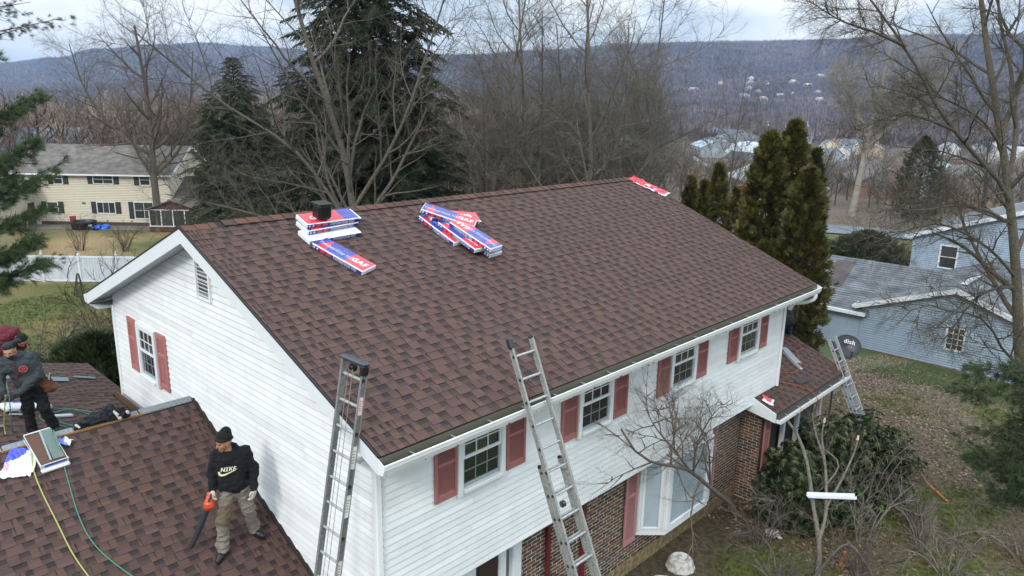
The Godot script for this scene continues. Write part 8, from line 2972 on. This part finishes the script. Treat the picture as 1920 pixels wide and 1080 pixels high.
	o = thing("shingle_sheet", "blue grey sheet of old shingle held by the man with the tool belt", "shingle", sc)
	b = MB.new()
	b.col = rgb(150, 168, 170)
	var q0 := T * Transform3D(Basis.from_euler(Vector3(-0.5, 0.35, 0.12)), Vector3(-0.60, 0.90, 0.20))
	var rows := 7
	for i in rows:
		for k in 5:
			var f := func(u: float, v: float) -> Vector3: return q0 * Vector3((u - 0.5) * 0.46 + (v - 0.5) * 0.1, (v - 0.5) * 0.52, 0.05 * sin(v * 2.6 + u * 1.2))
			b.quad(f.call(k / 5.0, float(i) / rows), f.call((k + 1) / 5.0, float(i) / rows), f.call((k + 1) / 5.0, (i + 1.0) / rows), f.call(k / 5.0, (i + 1.0) / rows))
	part("sheet", b, "shingle", o)
	# ---- man in maroon, bent over at the left edge
	var p3 := Vector3(-1.70, rear_y(-1.70) + 0.02, -9.78)
	j = {"pelvis": Vector3(0.0, 0.86, -0.06), "chest": Vector3(-0.02, 0.98, 0.32), "neck": Vector3(-0.03, 0.95, 0.55), "head": Vector3(-0.03, 0.90, 0.68), "face": face.call(-0.3, -0.75, 0.5), "torso_front": Vector3(0, -0.95, 0.3).normalized(),
		"shr": Vector3(-0.2, 0.95, 0.46), "shl": Vector3(0.17, 0.98, 0.44), "elr": Vector3(-0.28, 0.72, 0.40), "wrr": Vector3(-0.30, 0.48, 0.26), "ell": Vector3(0.22, 0.72, 0.5), "wrl": Vector3(0.15, 0.5, 0.45), "hr": Vector3(0, -1, 0.0), "hrb": Vector3(-1, 0, 0), "hl": Vector3(0, -1, 0.2), "hlb": Vector3(1, 0, 0),
		"hir": Vector3(-0.09, 0.82, -0.06), "hil": Vector3(0.09, 0.82, -0.06), "knr": Vector3(-0.13, 0.46, 0.05), "knl": Vector3(0.13, 0.46, 0.03), "anr": Vector3(-0.16, 0.06, -0.06), "anl": Vector3(0.16, 0.06, -0.08), "ftr": Vector3(-0.2, 0, 1).normalized(), "ftl": Vector3(0.2, 0, 1).normalized()}
	var lp := recolor(words("U", 0.2, 0.0, "Droid Serif", true), rgb(206, 200, 206))
	man = person("man in a maroon hoodie bending over at the left edge", p3, 0.77, j, {"skin": sk, "top": rgb(98, 30, 44), "trousers": rgb(64, 26, 34), "shoes": rgb(30, 28, 28), "bulk": 1.08})
	T = world_of(man)
	var hb3: Basis = j.face
	part("hair", body([[j.head + hb3 * Vector3(0, 0.04, -0.02), Vector3(0.083, 0.09, 0.1), hb3.inverse()]], 0.009, 0.02, T, func(_p): return rgb(26, 22, 20), 0.01, 2), "cloth", man)
	var lb := MB.new()
	lb.add(lp, T * Transform3D(Basis(Vector3.UP, -PI / 2), Vector3(-0.335, 0.72, 0.40)))
	if lb.v.size() == 0: return
	b = body([[Vector3(-0.335, 0.80, 0.41), Vector3(-0.345, 0.62, 0.37), 0.018, 0.014], [Vector3(-0.33, 0.72, 0.33), Vector3(-0.345, 0.64, 0.45), 0.014, 0.012]], 0.007, 0.01, T, func(_p): return rgb(196, 190, 196))
	part("sleeve_print", b, "cloth", man)
	# ---- man crouching at the back of the porch roof
	var p4 := Vector3(13.62, porch_y(-1.5) + 0.02, -1.5)
	j = {"pelvis": Vector3(0, 0.34, -0.10), "chest": Vector3(0.0, 0.62, 0.08), "neck": Vector3(0.0, 0.78, 0.2), "head": Vector3(0.0, 0.84, 0.31), "face": face.call(0, -0.5, 0.85), "torso_front": Vector3(0, -0.45, 0.9).normalized(),
		"shr": Vector3(-0.19, 0.73, 0.14), "shl": Vector3(0.19, 0.73, 0.14), "elr": Vector3(-0.29, 0.48, 0.2), "wrr": Vector3(-0.2, 0.28, 0.38), "ell": Vector3(0.29, 0.48, 0.2), "wrl": Vector3(0.2, 0.28, 0.38), "hr": Vector3(0.2, -0.6, 0.6), "hrb": Vector3(-0.5, 0.5, 0.4), "hl": Vector3(-0.2, -0.6, 0.6), "hlb": Vector3(0.5, 0.5, 0.4),
		"hir": Vector3(-0.1, 0.32, -0.08), "hil": Vector3(0.1, 0.32, -0.08), "knr": Vector3(-0.2, 0.42, 0.30), "knl": Vector3(0.2, 0.42, 0.30), "anr": Vector3(-0.18, 0.08, 0.02), "anl": Vector3(0.18, 0.08, 0.02), "ftr": Vector3(-0.2, 0.2, 1).normalized(), "ftl": Vector3(0.2, 0.2, 1).normalized()}
	man = person("man in dark clothes crouching on the porch roof behind the house corner", p4, 2.6, j, {"skin": sk, "top": rgb(26, 28, 38), "trousers": rgb(34, 40, 78), "shoes": rgb(30, 30, 32)})
	T = world_of(man)
	var hb4: Basis = j.face
	part("beanie", body([[j.head + hb4 * Vector3(0, 0.05, -0.015), Vector3(0.09, 0.085, 0.105), hb4.inverse()]], 0.009, 0.02, T, func(_p): return rgb(20, 20, 24), 0.006, 2), "cloth", man)
	# ---- a jacket dropped on the ridge of the low roof
	o = thing("jacket", "dark jacket with white trim dropped along the low roof edge", "jacket", Vector3(-1.1, -1.06, -5.62))
	T = Transform3D()
	var jk := [[Vector3(-1.44, -1.07, -5.63), Vector3(-1.12, -1.03, -5.68), 0.05, 0.085], [Vector3(-1.30, -1.05, -5.70), Vector3(-0.95, -1.02, -5.74), 0.06, 0.10], [Vector3(-1.1, -1.03, -5.64), Vector3(-0.80, -1.05, -5.62), 0.085, 0.07], [Vector3(-0.98, -0.97, -5.68), Vector3(-0.84, -0.99, -5.66), 0.07, 0.06], [Vector3(-0.86, -1.03, -5.60), Vector3(-0.74, -1.06, -5.60), 0.06, 0.04]]
	part("cloth", body(jk, 0.011, 0.03, T, func(p): return rgb(30, 34, 46) if p.x < -0.9 else rgb(26, 27, 32), 0.05, 13), "cloth", o)
	part("white_trim", body([[Vector3(-0.93, -0.96, -5.58), Vector3(-0.87, -1.07, -5.535), 0.018, 0.03], [Vector3(-1.46, -1.03, -5.60), Vector3(-1.43, -1.06, -5.57), 0.018, 0.016], [Vector3(-0.75, -1.02, -5.57), Vector3(-0.74, -1.04, -5.56), 0.028, 0.02]], 0.008, 0.01, T, func(_p): return rgb(206, 202, 196), 0.01, 3), "cloth", o)

func _ready() -> void:
	make_sky()
	make_materials()
	make_strips()
	make_ground()
	make_house()
	var hs := get_node("white_house")
	place_shingles([hs.get_node("roof"), hs.get_node("wing_roof"), hs.get_node("low_roof"), hs.get_node("porch_roof")])
	make_trees()
	make_neighbours()
	make_ladders()
	make_roof_things()
	make_garden()
	make_people()
